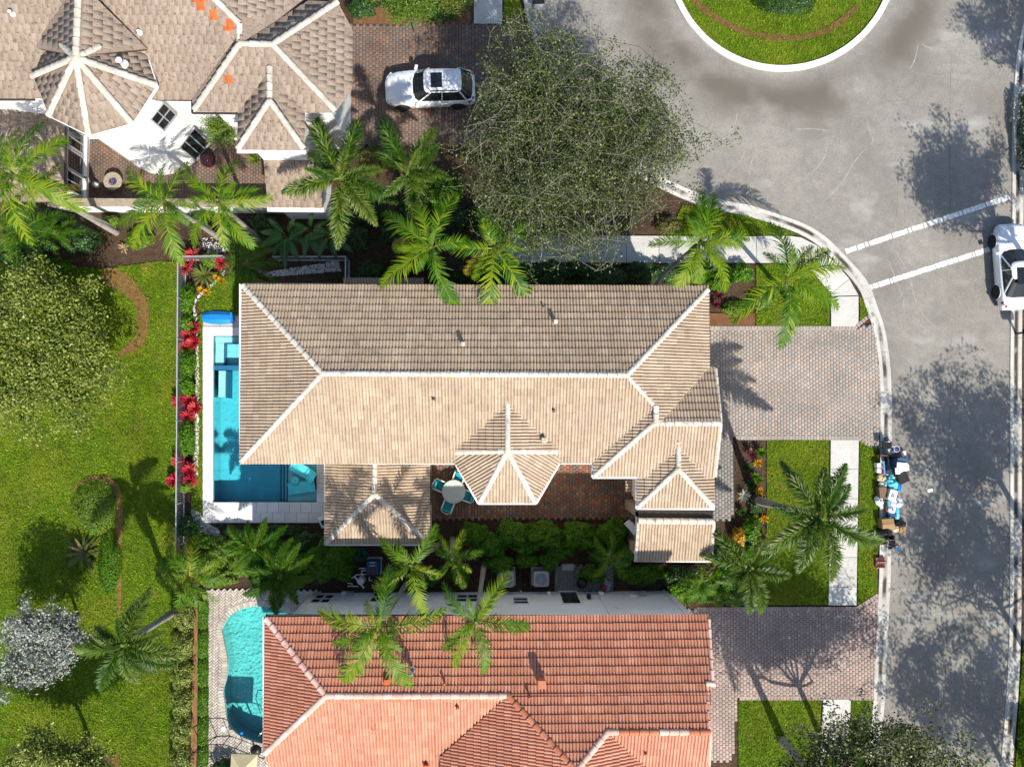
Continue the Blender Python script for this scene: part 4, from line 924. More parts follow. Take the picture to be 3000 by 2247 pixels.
KD = paver_field('pool_patio', [(607, 1727), (940, 1727), (940, 2420), (603, 2420)], .115, .23, 'paver_cream', 'cream herringbone paved patio round the free form pool', along='x', ang=PI/4, herring=True, hole=KIDL, near=(640, 1900))
def coping(root, loop, wd, ln, m, out):
    n = len(loop); me = MB().prism([(-wd/2+.006, 0), (wd/2-.006, 0), (wd/2+.004, ln), (-wd/2-.004, ln)], -.05, .02, .015).mesh('coping_stone', m)
    acc = 0.0
    for i in range(n):
        a, b = loop[i], loop[(i+1) % n]; d = b-a; l = d.length
        while acc < l:
            p = a+d*(acc/l); an = math.atan2(d.y, d.x)+(PI if out < 0 else 0); inst('coping_stone', me, root, Matrix.Translation((p.x, p.y, .05)) @ Matrix.Rotation(an, 4, 'Z')); acc += wd
        acc -= l
sg = sum(KIDL[i].x*KIDL[(i+1) % len(KIDL)].y-KIDL[(i+1) % len(KIDL)].x*KIDL[i].y for i in range(len(KIDL)))
coping(rp, KIDL, .16, .30, 'paver_cream', -1 if sg > 0 else 1)
border_row(KD, [(609, 1728), (606, 2247)], .115, .23, 'paver_cream')
p = P(655, 2134); mb = MB(); mb.lathe((p.x, p.y, .04), [(.14, 0), (.14, .015), (.12, .025)], 18); tag(mb.build('skimmer_lid', 'white_plastic'), 'round white skimmer lid set in the herringbone patio', 'lid')
p = P(707, 2145, -.1); mb = MB(); mb.lathe((p.x, p.y, -.2), [(.02, 0), (.10, .04), (.13, .12), (.10, .20), (.02, .24)], 16); tag(mb.build('ball', 'blue_plastic'), 'small bright blue ball floating at the pool edge', 'ball')
mb = MB(); a = P(762, 2148, 0); mb.tube([a+Vector(v) for v in ((0, 0, -.3), (.05, .05, .5), (.25, .3, .75), (.45, .5, .5), (.5, .55, -.4))], .025, 8); tag(mb.build('handrail', 'steel'), 'curved steel handrail in the free form pool', 'handrail')
# black safety fence, parasol
sf = empty('pool_fence', P(640, 2156), 'thin black mesh safety fence crossing the herringbone patio', 'fence')
base = pxs([(590, 2180), (636, 2155), (675, 2154), (711, 2166), (748, 2181), (790, 2194)])
for a, b in zip(base, base[1:]):
    mb = MB(); mb.obox(a+Vector((0, 0, .06)), b+Vector((0, 0, .06)), .03, .03); mb.build('rail', 'black', sf); mb = MB(); mb.obox(a+Vector((0, 0, 1.1)), b+Vector((0, 0, 1.1)), .035, .035); mb.build('rail', 'black', sf)
for a in base: mb = MB(); mb.tube([a+Vector((0, 0, .03)), a+Vector((0, 0, 1.14))], .024, 8); mb.build('post', 'black', sf)
mat('canvas', (.50, .42, .26), rough=.8, nz=((3, .08),))
um = empty('parasol', P(705, 2220), 'cream square parasol at the bottom edge of the patio', 'parasol'); c = P(714, 2248, 2.1); mb = MB(); an = .75
q = [c+Vector((math.cos(an+i*PI/2), math.sin(an+i*PI/2), 0))*.95 for i in range(4)]; t = c+Vector((0, 0, .35))
mb.add(q+[t], [(0, 1, 4), (1, 2, 4), (2, 3, 4), (3, 0, 4)]); mb.add(q+[v-Vector((0, 0, .12)) for v in q], [(0, 4, 5, 1), (1, 5, 6, 2), (2, 6, 7, 3), (3, 7, 4, 0)]); mb.build('canopy', 'canvas', um)
mb = MB(); mb.tube([(c.x, c.y, .05), (c.x, c.y, 2.5)], .03, 10); mb.build('pole', 'wood', um); mb = MB(); mb.lathe((c.x, c.y, .03), [(.3, 0), (.3, .06), (.08, .12)], 16); mb.build('base', 'black', um)
# in-pool loungers
def lounger(p0, p1, wd, label):
    """p0 foot, p1 head (px)"""
    a, b = P(*p0, 0), P(*p1, 0); d = b-a; L = d.length; d.normalize(); n = Vector((-d.y, d.x, 0)); root = empty('pool_lounger', a, label, 'lounger', 'moulded loungers on the pool shelf')
    prof = [(0, -.06), (.12, -.02), (.28, .04), (.42, .05), (.55, .02), (.66, .03), (.78, .16), (.9, .34), (1, .50)]; mb = MB(); k = len(prof)
    vs = [a+d*(t*L)+n*sx*wd/2+Vector((0, 0, z)) for t, z in prof for sx in (-1, 1)]+[a+d*(t*L)+n*sx*wd/2+Vector((0, 0, z-.07)) for t, z in prof for sx in (-1, 1)]
    fs = [(2*i, 2*i+2, 2*i+3, 2*i+1) for i in range(k-1)]+[(2*k+2*i, 2*k+2*i+1, 2*k+2*i+3, 2*k+2*i+2) for i in range(k-1)]
    fs += [(2*i, 2*k+2*i, 2*k+2*i+2, 2*i+2) for i in range(k-1)]+[(2*i+1, 2*i+3, 2*k+2*i+3, 2*k+2*i+1) for i in range(k-1)]+[(0, 1, 2*k+1, 2*k), (2*k-2, 4*k-2, 4*k-1, 2*k-1)]
    mb.add(vs, fs, False); mb.build('shell', 'aqua_vinyl', root)
    mb = MB(); c = a+d*(.78*L); mb.box((c.x, c.y, -.33), (.5, wd*.8, .42), math.atan2(d.y, d.x)); mb.build('back_support', 'aqua_vinyl', root)
    mb = MB(); c = a+d*(.3*L); mb.box((c.x, c.y, -.33), (.7, wd*.8, .26), math.atan2(d.y, d.x)); mb.build('foot_support', 'aqua_vinyl', root)
lounger((852, 1360), (926, 1400), .62, 'aqua moulded lounger in the shallow water, nearer the tiled roof'); lounger((843, 1433), (928, 1421), .62, 'aqua moulded lounger in the shallow water, nearer the outer deck')
p = P(866, 1408); mb = MB(); mb.lathe((p.x, p.y, -.32), [(.12, 0), (.08, .1), (.08, .38), (.23, .39), (.23, .43), (.05, .43), (.04, .41)], 22); tag(mb.build('side_table', 'aqua_vinyl'), 'small round table standing in the water between the loungers', 'table')
# blue float
fl = empty('pool_float', P(640, 932), 'long bright blue foam float lying on the deck by the lawn', 'float'); mb = MB(); a = P(596, 930, 0); b = P(688, 933, 0); n = 12; vs = []; fs = []
for i in range(n+1):
    t = i/n; c = a.lerp(b, t); hw = .36*(1-.35*abs(2*t-1)**3); z = .34-.12*abs(2*t-1)**2
    vs += [(c.x, c.y-hw, .03), (c.x, c.y-hw*1.02, z*.5), (c.x, c.y-hw*.35, z), (c.x, c.y+hw*.4, z*.95), (c.x, c.y+hw*1.0, z*.45), (c.x, c.y+hw, .03)]
for i in range(n):
    for j in range(5): fs.append((i*6+j, i*6+6+j, i*6+7+j, i*6+j+1))
fs += [tuple(range(6)), tuple(range(n*6+5, n*6-1, -1))]; mb.add(vs, fs, False); mb.build('body', 'blue_plastic', fl)
c = b; mb = MB(); mb.obox((c.x-.12, c.y-.3, .22), (c.x-.12, c.y+.3, .22), .1, .1); mb.build('end_roll', 'blue_plastic', fl)
# pool cleaner trolley half under the pavilion roof
cl_ = empty('cleaner_caddy', P(950, 1528), 'white pool cleaner on a caddy beside the pavilion roof', 'cleaner'); p = P(951, 1526); mb = MB(); mb.box((p.x, p.y, .12), (.42, .62, .3), .45, .06); mb.build('body', 'white_plastic', cl_); mb = MB(); mb.box((p.x+.03, p.y-.03, .421), (.22, .26, .02), .45); mb.build('lid_window', 'black', cl_)
mb = MB(); mb.tube([(p.x-.1, p.y+.3, .1), (p.x+.05, p.y+.45, .75), (p.x+.3, p.y+.35, .75), (p.x+.25, p.y+.15, .1)], .018, 6); mb.build('handle', 'steel', cl_)
for s in (-1, 1): mb = MB(); mb.tube([(p.x+s*.2-.06, p.y-.22+s*.1, .09), (p.x+s*.2+.06, p.y-.22+s*.1, .09)], .08, 10); mb.build('wheel', 'rubber', cl_)
# ================================================================== dining set in the courtyard
tb = empty('round_table', P(1329, 1438), 'pale round dining table in the brick courtyard', 'table'); p = P(1329, 1440, .74)
mb = MB(); mb.lathe((p.x, p.y, .70), [(.55, -.02), (.63, 0), (.635, .03), (.62, .045)], 40, False); mb.build('table_top', 'table_top', tb)
for i in range(4): a = .8+i*PI/2; mb = MB(); mb.tube([(p.x+.45*math.cos(a), p.y+.45*math.sin(a), .05), (p.x+.35*math.cos(a), p.y+.35*math.sin(a), .69)], .03, 8); mb.build('leg', 'white_plastic', tb)
def arm_chair(px, py, label):
    c = P(px, py, .4); d = Vector((p.x-c.x, p.y-c.y, 0)).normalized(); an = math.atan2(d.y, d.x); root = empty('patio_chair', (c.x, c.y, .05), label, 'chair', 'chairs round the courtyard table')
    def B(nm, x, y, z, sx, sy, sz, m, ch=.02): mb = MB(); mb.M = Matrix.Translation((c.x, c.y, 0)) @ Matrix.Rotation(an, 4, 'Z'); mb.box((x, y, z), (sx, sy, sz), 0, ch); mb.build(nm, m, root)
    B('seat', .02, 0, .30, .52, .50, .06, 'white_plastic'); B('seat_cushion', .04, 0, .36, .50, .46, .11, 'turquoise', .04); B('back_cushion', -.26, 0, .40, .13, .46, .42, 'turquoise', .05)
    mb = MB(); mb.M = Matrix.Translation((c.x, c.y, 0)) @ Matrix.Rotation(an, 4, 'Z'); mb.tube([(-.32, -.28, .60), (-.38, -.15, .82), (-.40, 0, .84), (-.38, .15, .82), (-.32, .28, .60)], .016, 8); mb.build('back_rail', 'white_plastic', root)
    for s in (-1, 1):
        B('armrest', -.01, s*.285, .60, .62, .065, .03, 'white_plastic', .008)
        for x in (-.28, .26): B('leg', x, s*.28, .05, .045, .045, .56, 'white_plastic', .005)
arm_chair(1344, 1399, 'turquoise cushioned chair at the table, nearest the tall roof'); arm_chair(1290, 1422, 'turquoise cushioned chair at the table, nearest the pavilion roof'); arm_chair(1369, 1452, 'turquoise cushioned chair at the table, tucked against the bay roof edge'); arm_chair(1313, 1481, 'turquoise cushioned chair at the table, nearest the hedge')
# ================================================================== aluminium garden fence
fn = empty('garden_fence', P(522, 1200), 'long pale aluminium picket fence between lawn and pool garden', 'fence')
def fence(root, a, b, z=1.2, sp=.105):
    a, b = P(*a, z), P(*b, z); a.z = b.z = 0; d = b-a; n = int(d.length/sp); up = Vector((0, 0, 1)); an = math.atan2(d.y, d.x)
    for h in (z, .18): mb = MB(); mb.obox(a+up*h, b+up*h, .055, .05); mb.build('rail', 'alu', root)
    me = MB().box((0, 0, .05), (.02, .02, z-.06)).mesh('picket', 'alu'); po = MB().box((0, 0, -.05), (.06, .06, z+.12), 0, .01).mesh('post', 'alu')
    for i in range(n): inst('picket', me, root, Matrix.Translation(a+d*((i+.5)/n)) @ Matrix.Rotation(an, 4, 'Z'))
    k = max(1, round(d.length/2.2))
    for i in range(k+1): inst('post', po, root, Matrix.Translation(a+d*(i/k)) @ Matrix.Rotation(an, 4, 'Z'))
fence(fn, (521, 752), (515, 1600)); fence(fn, (521, 752), (652, 750))
f2 = empty('garden_fence', P(900, 760), 'short dark shaded fence closing the bed with white pebbles', 'fence'); fence(f2, (800, 752), (1012, 752)); fence(f2, (1012, 752), (1012, 822))
# ================================================================== services between the houses
def ac_unit(px, py, label, rot=0.0):
    c = P(px, py, .85); root = empty('air_conditioner', (c.x, c.y, 0), label, 'air conditioner', 'condensers beside the pale blue wall'); s = .82
    def at(): mb = MB(); mb.M = Matrix.Translation((c.x, c.y, 0)) @ Matrix.Rotation(rot, 4, 'Z'); return mb
    mb = at(); mb.box((0, 0, -.02), (1.0, 1.0, .08)); mb.build('pad', 'concrete', root)
    mb = at(); mb.box((0, 0, .06), (s-.04, s-.04, .72)); mb.build('coil_cabinet', 'gray_plastic', root)
    mb = at(); n = 28; o = []; q = []
    for i in range(n): a = 2*PI*i/n; e = .5*s/max(abs(math.cos(a)), abs(math.sin(a))); e = min(e, .5*s*1.28); o.append((e*math.cos(a), e*math.sin(a))); q.append((.31*math.cos(a), .31*math.sin(a)))
    vs = [(*v, .85) for v in o]+[(*v, .87) for v in q]+[(*v, .72) for v in o]+[(*v, .60) for v in q]; fs = []
    for i in range(n): k = (i+1) % n; fs += [(i, k, n+k, n+i), (2*n+i, 2*n+k, k, i), (n+i, n+k, 3*n+k, 3*n+i)]
    mb.add(vs, fs); mb.build('top_panel', 'gray_plastic', root)
    mb = at(); mb.lathe((0, 0, .60), [(.31, 0), (.0, 0.001)], 20); mb.build('fan_well', 'black', root)
    mb = at(); mb.lathe((0, 0, .63), [(.07, 0), (.07, .10), (.03, .12)], 14); mb.build('fan_hub', 'black', root)
    for i in range(4): mb = at(); mb.M = mb.M @ Matrix.Rotation(i*PI/2+.5, 4, 'Z'); mb.add([(.06, -.06, .70), (.29, -.11, .72), (.29, .11, .66), (.06, .05, .67)], [(0, 1, 2, 3)]); mb.build('fan_blade', 'alu', root)
    for r in (.12, .2, .28): mb = at(); mb.tube([(r*math.cos(2*PI*i/24), r*math.sin(2*PI*i/24), .875) for i in range(25)], .005, 4, False); mb.build('guard_ring', 'black', root)
ac_unit(1585, 1696, 'square grey air conditioner with exposed fan, in the open'); ac_unit(1484, 1698, 'square grey air conditioner partly hidden by a palm frond', .06)
hb = empty('pool_heater', P(1090, 1672), 'dark blue pool heater cabinet beside white pipes', 'heater'); p = P(1091, 1664, .8); mb = MB(); mb.box((p.x, p.y, .02), (.64, .72, .82), 0, .04); mb.build('cabinet', 'bin_blue', hb)
mb = MB(); mb.box((p.x, p.y-.12, .84), (.38, .34, .03), 0, .01); mb.build('exhaust_top', 'gutter_dark', hb)
for x in (-.16, .16): mb = MB(); mb.box((p.x+x*0, p.y+.22+x*.5, .842), (.3, .03, .012)); mb.build('label_plate', 'white_plastic', hb)
mb = MB(); mb.box((p.x, p.y, -.02), (.8, .9, .05)); mb.build('pad', 'concrete', hb)
ft = empty('pool_filter', P(1057, 1703), 'white domed pool filter tank among pipes', 'filter'); p = P(1057, 1702, .5); mb = MB(); mb.lathe((p.x, p.y, 0), [(.2, 0), (.21, .5), (.17, .64), (.08, .72), (.02, .73)], 18); mb.build('tank', 'white_plastic', ft); mb = MB(); mb.obox((p.x-.3, p.y+.3, .74), (p.x+.22, p.y-.32, .74), .07, .07); mb.build('band', 'white_plastic', ft)
pp = empty('pool_pipes', P(1050, 1690), 'white plastic pipework beside the heater', 'pipes')
for pts in (((1052, 1665), (1072, 1664)), ((1060, 1672), (1072, 1670)), ((1060, 1672), (1060, 1688)), ((1045, 1683), (1072, 1682)), ((1030, 1694), (1045, 1683)), ((1018, 1708), (1032, 1709), (1033, 1716), (1018, 1717)), ((1033, 1717), (1050, 1717)), ((1082, 1690), (1082, 1700), (1090, 1700))):
    mb = MB(); mb.tube([P(x, y, .35) for x, y in pts], .032, 8); mb.build('pipe', 'white_plastic', pp)
hs = MB(); c = P(1050, 1624, .1)
for k, (r, dx, dy) in enumerate(((.33, .12, 0), (.28, .10, .03), (.36, .15, -.04), (.22, .1, .0), (.30, .05, .06), (.26, -.2, .14), (.34, -.22, .05))):
    hs.tube([(c.x+dx+r*(1+.12*math.sin(3*a+k))*math.cos(a), c.y+dy+r*.9*math.sin(a), .05+.025*k+.02*math.sin(2*a)) for a in [2*PI*i/26 for i in range(27)]], .016, 6)
tag(hs.build('garden_hose', 'hose_green'), 'tangled green garden hose by the pavilion roof', 'hose')
p = P(1664, 1661); mb = MB(); mb.box((p.x, p.y, -.02), (.64, .34, .08), .01, .01); tag(mb.build('stepping_stone', 'concrete'), 'single pale stepping stone above the paver pad', 'stepping stone')
bn = empty('kettle_grill', P(1708, 1708), 'black covered kettle grill against the pale blue wall', 'grill'); p = P(1706, 1709, .7); mb = MB(); mb.lathe((p.x, p.y, .35), [(.05, 0), (.25, .12), (.30, .28), (.30, .32), (.22, .48), (.05, .55)], 18); mb.build('bowl', 'black', bn)
for i in range(3): a = i*2.1; mb = MB(); mb.tube([(p.x+.3*math.cos(a), p.y+.3*math.sin(a), 0), (p.x+.15*math.cos(a), p.y+.15*math.sin(a), .45)], .015, 6); mb.build('leg', 'black', bn)
p = P(1768, 1721, .3); mb = MB(); mb.box((p.x, p.y, 0), (.3, .26, .34), .1, .03); tag(mb.build('crate', 'red_lamp'), 'small red plastic box at the foot of the blue wall', 'box')
def lumpy(c, r, seed, sx=1, sy=1, sz=.7, k=.18, n=14):
    rr = random.Random(seed); vs = []; fs = []; ph = [rr.uniform(0, 6) for _ in range(6)]
    for i in range(n//2+1):
        t = PI*i/(n//2)
        for j in range(n):
            a = 2*PI*j/n; q = 1+k*(math.sin(3*a+ph[0]+2*t)+.7*math.sin(5*a+ph[1]-3*t)+.6*math.sin(4*t+ph[2]+a))+rr.uniform(-.06, .06)
            vs.append((c[0]+r*sx*q*math.sin(t)*math.cos(a), c[1]+r*sy*q*math.sin(t)*math.sin(a), max(.008, c[2]+r*sz*(1+q*math.cos(t)))))
    for i in range(n//2):
        for j in range(n): m = (j+1) % n; fs.append((i*n+j, i*n+n+j, i*n+n+m, i*n+m))
    return vs, fs
p = P(1778, 1712); mb = MB(); mb.add(*lumpy((p.x, p.y, 0), .24, 5, .8, 1.2, .8, .25)); tag(mb.build('rubbish_bag', 'alu'), 'crumpled silver bag by the blue wall', 'bag')
# courtyard of the top house
fp = empty('fire_pit', P(330, 530), 'round pale fire pit table with dark blue glass', 'fire pit'); p = P(330, 531, .45); mb = MB(); mb.lathe((p.x, p.y, 0), [(.30, 0), (.34, .36), (.50, .40), (.50, .47), (.48, .48), (.24, .48), (.23, .42)], 32, False); mb.build('bowl', 'stone_wall', fp)
mat('blue_glass', (.010, .012, .06), (.05, .06, .20), rough=.1); g = MB()
for i in range(120):
    a, r = random.uniform(0, 6.28), .21*math.sqrt(random.random()); g.r = random.random(); g.box((p.x+r*math.cos(a), p.y+r*math.sin(a), .41), (.03, .03, random.uniform(.02, .05)), random.random()*3)
o = g.build('fire_glass', 'blue_glass', fp); o['kind'] = 'stuff'
pt = empty('gas_tank', P(280, 540), 'white gas bottle beside the fire pit', 'gas bottle'); p = P(279, 541, .3); mb = MB(); mb.lathe((p.x, p.y, .03), [(.1, 0), (.15, .05), (.15, .3), (.08, .4), (.08, .45)], 16); mb.build('bottle', 'white_plastic', pt); mb = MB(); mb.lathe((p.x, p.y, .45), [(.05, 0), (.05, .07)], 10); mb.build('valve', 'gray_plastic', pt)
p = P(607, 468, .5); mb = MB(); mb.lathe((p.x, p.y, 0), [(.22, 0), (.38, .25), (.40, .5), (.30, .72), (.22, .78), (.24, .82), (.16, .80)], 24); mat('glazed', (.030, .010, .016), rough=.25, nz=((14, .5),)); tag(mb.build('garden_urn', 'glazed'), 'dark glazed urn at the foot of the curved wall', 'urn')
p = P(325, 415, .4); bt = empty('bench', P(325, 415), 'dark bench tucked under the turret', 'bench'); mb = MB(); mb.box((p.x, p.y, .3), (1.0, .45, .1), 0, .02); mb.build('seat', 'wood', bt)
for s in (-1, 1): mb = MB(); mb.box((p.x+s*.4, p.y, 0), (.08, .4, .3)); mb.build('leg', 'wood', bt)
# ================================================================== cars
def loft(secs):
    """closed-ended skin through equal-length point lists"""
    n = len(secs[0]); vs = [v for s in secs for v in s]; fs = []
    for i in range(len(secs)-1):
        for j in range(n-1): fs.append((i*n+j, i*n+j+1, i*n+n+j+1, i*n+n+j))
    return vs, fs+[tuple(range(n)), tuple(reversed(range((len(secs)-1)*n, len(secs)*n)))]
def car(name, label, px, py, ang, L, Wd, kind, paint):
    c = P(px, py, 0); M = Matrix.Translation((c.x, c.y, .0)) @ Matrix.Rotation(ang, 4, 'Z'); root = empty(name, (c.x, c.y, 0), label, 'car'); hw = Wd/2; hl = L/2
    def at(): mb = MB(); mb.M = M; return mb
    suv = kind == 'suv'; sh = .98 if suv else .86; rf = 1.72 if suv else 1.46
    #        x      halfw  top centre  shoulder
    st = [(hl, .60, .62, .52), (hl-.06, .72, .74, .62), (hl-.25, .86, .90, .78), (hl-.7, .96, sh+.04, sh-.10), (hl-1.3, .99, sh+.10, sh-.03), (hl-1.75, 1.0, sh+.12, sh), (.2, 1.0, sh+.1, sh), (-hl+1.5, 1.0, sh+.1, sh), (-hl+.8, .98, sh+.1, sh+.02), (-hl+.25, .92, sh+.06, sh), (-hl+.06, .84, sh-.1, sh-.18), (-hl, .74, .62, .55)]
    secs = []
    for x, w_, tc_, s_ in st:
        w2 = w_*hw; e = .0 if abs(x) < hl-.3 else .06
        half = [(w2*.93, .24+e), (w2, .42+e), (w2*1.0, (s_+.42)/2+e*.5), (w2*.985, s_-.03), (w2*.93, s_+.03), (w2*.55, tc_-.015), (0, tc_)]
        secs.append([(x, -y, z) for y, z in half]+[(x, y, z) for y, z in half[::-1][1:]])
    # wheel arches are cut visually by dark liners
    mb = at(); v, f = loft(secs); mb.add(v, f, True); mb.build('body', paint, root)
    if suv: bx = [(hl-1.45, 1), (hl-2.25, 0), (-hl+.75, 0), (-hl+.12, 1)]
    else: bx = [(hl-1.35, 1), (hl-2.30, 0), (-hl+1.55, 0), (-hl+.45, 1)]
    wb, wr = hw*.90, hw*.70; zb = sh+.02; q = lambda x, w_, z: [(x, -w_, z), (x, w_, z)]
    x0, x1, x2, x3 = [b[0] for b in bx]; wf = hw*.84
    g = at(); nseg = 8; lo = []; hi = []
    ring = [(x0, 0), (x0-.03, .45), (x0-.16, .80), (x0-.42, 1.0), (x1, 1.0), ((x1+x2)/2, 1.0), (x2, 1.0), (x3+.35, .98), (x3+.1, .86), (x3+.02, .5), (x3, 0)]
    rng = [(x1+.06, 0), (x1+.05, .45), (x1+.02, .75), (x1-.08, .96), (x1-.3, 1.0), ((x1+x2)/2, 1.0), (x2+.25, 1.0), (x2+.06, .95), (x2-.02, .8), (x2-.04, .5), (x2-.05, 0)]
    lo = [(x, y*wb) for x, y in ring]+[(x, -y*wb) for x, y in ring[::-1][1:-1]]; hi = [(x, y*wr) for x, y in rng]+[(x, -y*wr) for x, y in rng[::-1][1:-1]]; n = len(lo)
    vs = [(x, y, zb) for x, y in lo]+[(x, y, rf-.05) for x, y in hi]; g.add(vs, [(i, n+i, n+(i+1) % n, (i+1) % n) for i in range(n)], False); g.build('windows', 'glass', root)
    r = at(); xm = (x1+x2)/2; vs = [(x, y, rf-.055) for x, y in hi]+[(xm+(x-xm)*.97, y*.96, rf-.015) for x, y in hi]+[(xm+(x-xm)*.6, y*.55, rf+.02) for x, y in hi]
    fs = [(i, (i+1) % n, n+(i+1) % n, n+i) for i in range(n)]+[(n+i, n+(i+1) % n, 2*n+(i+1) % n, 2*n+i) for i in range(n)]+[tuple(range(2*n, 3*n))]; r.add(vs, fs, True); rr = r.build('roof', paint, root)
    s = at(); sx = x1-.32; s.box((sx-.33 if suv else sx-.45, 0, rf-.005), (.62 if suv else .95, hw*.86, .034), 0, .012); s.build('sunroof', 'glass', rr)
    for sd in (-1, 1):
        # pillars: windscreen, middle, rear
        for (xa, ya, xb, yb) in ((x0-.42, 1.0, x1-.3, 1.0), (xm+.1, 1.0, xm+.05, 1.0), (x3+.35, .98, x2+.06, .97)):
            s = at(); s.obox((xa, sd*(ya*wb+.004), zb), (xb, sd*(yb*wr+.012), rf-.04), .075 if xa != xm+.1 else .05, .035, Vector((0, sd, .4))); s.build('pillar', paint, root)
        if suv: s = at(); s.tube([(x1-.3, sd*wr*.93, rf+.0), (x1-.4, sd*wr*.93, rf+.05), (x2+.3, sd*wr*.93, rf+.05), (x2+.2, sd*wr*.93, rf)], .022, 6); s.build('roof_rail', 'black', root)
        s = at(); s.box((x0-.32, sd*(hw+.10), sh-.02), (.16, .24, .16), sd*.2, .04); s.build('mirror', paint, root)
        for wx, nm in ((hl-.92, 'wheel'), (-hl+.98, 'wheel')):
            s = at(); s.lathe((0, 0, 0), [(.001, 0)], 4) if False else None
            w0 = MB(); w0.M = M @ Matrix.Translation((wx, sd*(hw-.10), .36)) @ Matrix.Rotation(-sd*PI/2, 4, 'X'); w0.lathe((0, 0, -.12), [(.20, .0), (.34, .02), (.36, .08), (.36, .20), (.33, .25), (.25, .255)], 24); wo = w0.build('wheel', 'rubber', root)
            w1 = MB(); w1.M = w0.M; w1.lathe((0, 0, .02), [(.255, .10), (.24, .095), (.22, .04), (.02, .05)], 24); w1.build('rim', 'black', wo)
            for k in range(6): w2_ = MB(); w2_.M = w0.M @ Matrix.Rotation(k*PI/3, 4, 'Z'); w2_.box((.13, 0, .085), (.22, .05, .03)); w2_.build('spoke', 'alloy', wo)
            a = at(); pts = [(wx+.43*math.cos(t), sd*(hw*1.0+.004), .36+.43*math.sin(t)) for t in [PI*i/12 for i in range(13)]]; a.tube(pts, .022, 6); a.build('wheel_arch', 'black' if suv else paint, root)
            ln_ = at(); pts = [(wx+.42*math.cos(t), sd*(hw+.006), .34+.42*math.sin(t)) for t in [PI*i/14 for i in range(15)]]; ln_.add([(wx, sd*(hw+.006), .24)]+pts, [tuple(range(16)) if sd < 0 else tuple(reversed(range(16)))]); ln_.build('arch_liner', 'black', root)
        h = at(); h.obox((hl-.16, sd*hw*.62, .70), (hl-.42, sd*hw*.90, .78), .16, .10); h.build('headlight', 'clear_lamp', root)
        h = at(); h.obox((-hl+.10, sd*hw*.66, sh-.13), (-hl+.36, sd*hw*.95, sh-.06), .14, .14); h.build('taillight', 'red_lamp', root)
        for hx in (.35, -.75): s = at(); s.box((hx, sd*(hw+.005), sh-.16), (.2, .04, .035)); s.build('door_handle', paint, root)
    s = at(); s.box((hl-.03, 0, .42), (.06, hw*1.1, .16)); s.build('grille', 'black', root)
    s = at(); s.box((-hl-.0, 0, .34), (.08, hw*1.5, .12), 0, .02); s.build('bumper', 'black' if suv else paint, root)
    for yy in (-.35, .35): s = at(); s.box((hl-1.05, yy, sh+.085), (.04, .03, .012)); s.build('washer_jet', 'black', root)
car('parked_car', 'white sport utility car on the dark driveway, partly under the tree', 1263, 275, PI+.035, 4.95, 1.92, 'suv', 'car_white')
car('parked_car', 'white hatchback parked at the right edge of the street', 2946, 786, PI/2+.045, 4.75, 1.84, 'hatch', 'car_white')
car('parked_car', 'dark car with red lamps at the top right corner', 3022, -92, PI/2+.25, 4.6, 1.82, 'hatch', 'car_dark')
# mailbox beyond the hatchback
mbx = empty('mailbox', P(2975, 978), 'black mailbox on a post behind the white hatchback', 'mailbox'); p = P(2975, 978); m = MB(); m.box((p.x, p.y, 0), (.1, .1, 1.05)); m.build('post', 'black', mbx); m = MB(); m.box((p.x, p.y, 1.05), (.62, .3, .16), 0, .0); m.tube([(p.x-.31, p.y, 1.21), (p.x+.31, p.y, 1.21)], .15, 14); m.build('box', 'black', mbx)
# ================================================================== rubbish left at the kerb
def wheelie(px, py, rot, m, lid, label, h=1.0, g=None):
    c = P(px, py, .5); root = empty('wheelie_bin', (c.x, c.y, 0), label, 'bin', g); M = Matrix.Translation((c.x, c.y, 0)) @ Matrix.Rotation(rot, 4, 'Z')
    mb = MB(); mb.M = M; a, b = .22, .28; vs = [(-a, -a, .04), (a, -a, .04), (a, a, .04), (-a, a, .04), (-b, -b, h-.08), (b, -b, h-.08), (b, b, h-.08), (-b, b, h-.08)]; mb.add(vs, [(3, 2, 1, 0), (0, 1, 5, 4), (1, 2, 6, 5), (2, 3, 7, 6), (3, 0, 4, 7), (4, 5, 6, 7)]); mb.build('body', m, root)
    mb = MB(); mb.M = M; mb.add([(-.3, -.33, h-.08), (.3, -.33, h-.08), (.3, .3, h-.08), (-.3, .3, h-.08), (-.29, -.32, h-.04), (.29, -.32, h-.04), (.27, .28, h+.02), (-.27, .28, h+.02)], [(0, 1, 5, 4), (1, 2, 6, 5), (2, 3, 7, 6), (3, 0, 4, 7), (4, 5, 6, 7)]); mb.build('lid', lid, root)
    for s in (-1, 1): mb = MB(); mb.M = M; mb.tube([(s*.2, .25, .1), (s*.27, .25, .1)], .1, 12); mb.build('wheel', 'rubber', root)
    mb = MB(); mb.M = M; mb.tube([(-.22, .34, h-.12), (.22, .34, h-.12)], .02, 8); mb.build('handle', m, root)
wheelie(1577, 8, .1, 'gray_plastic', 'black', 'dark lidded wheelie bin standing on the kerb at the top')
wheelie(2630, 1356, -.05, 'bin_blue', 'bin_blue', 'navy wheelie bin topped by white foam sheets at the kerb')
wheelie(2633, 1396, .4, 'black', 'black', 'black wheelie bin behind the large aqua bag')
G = 'household rubbish at the kerb'
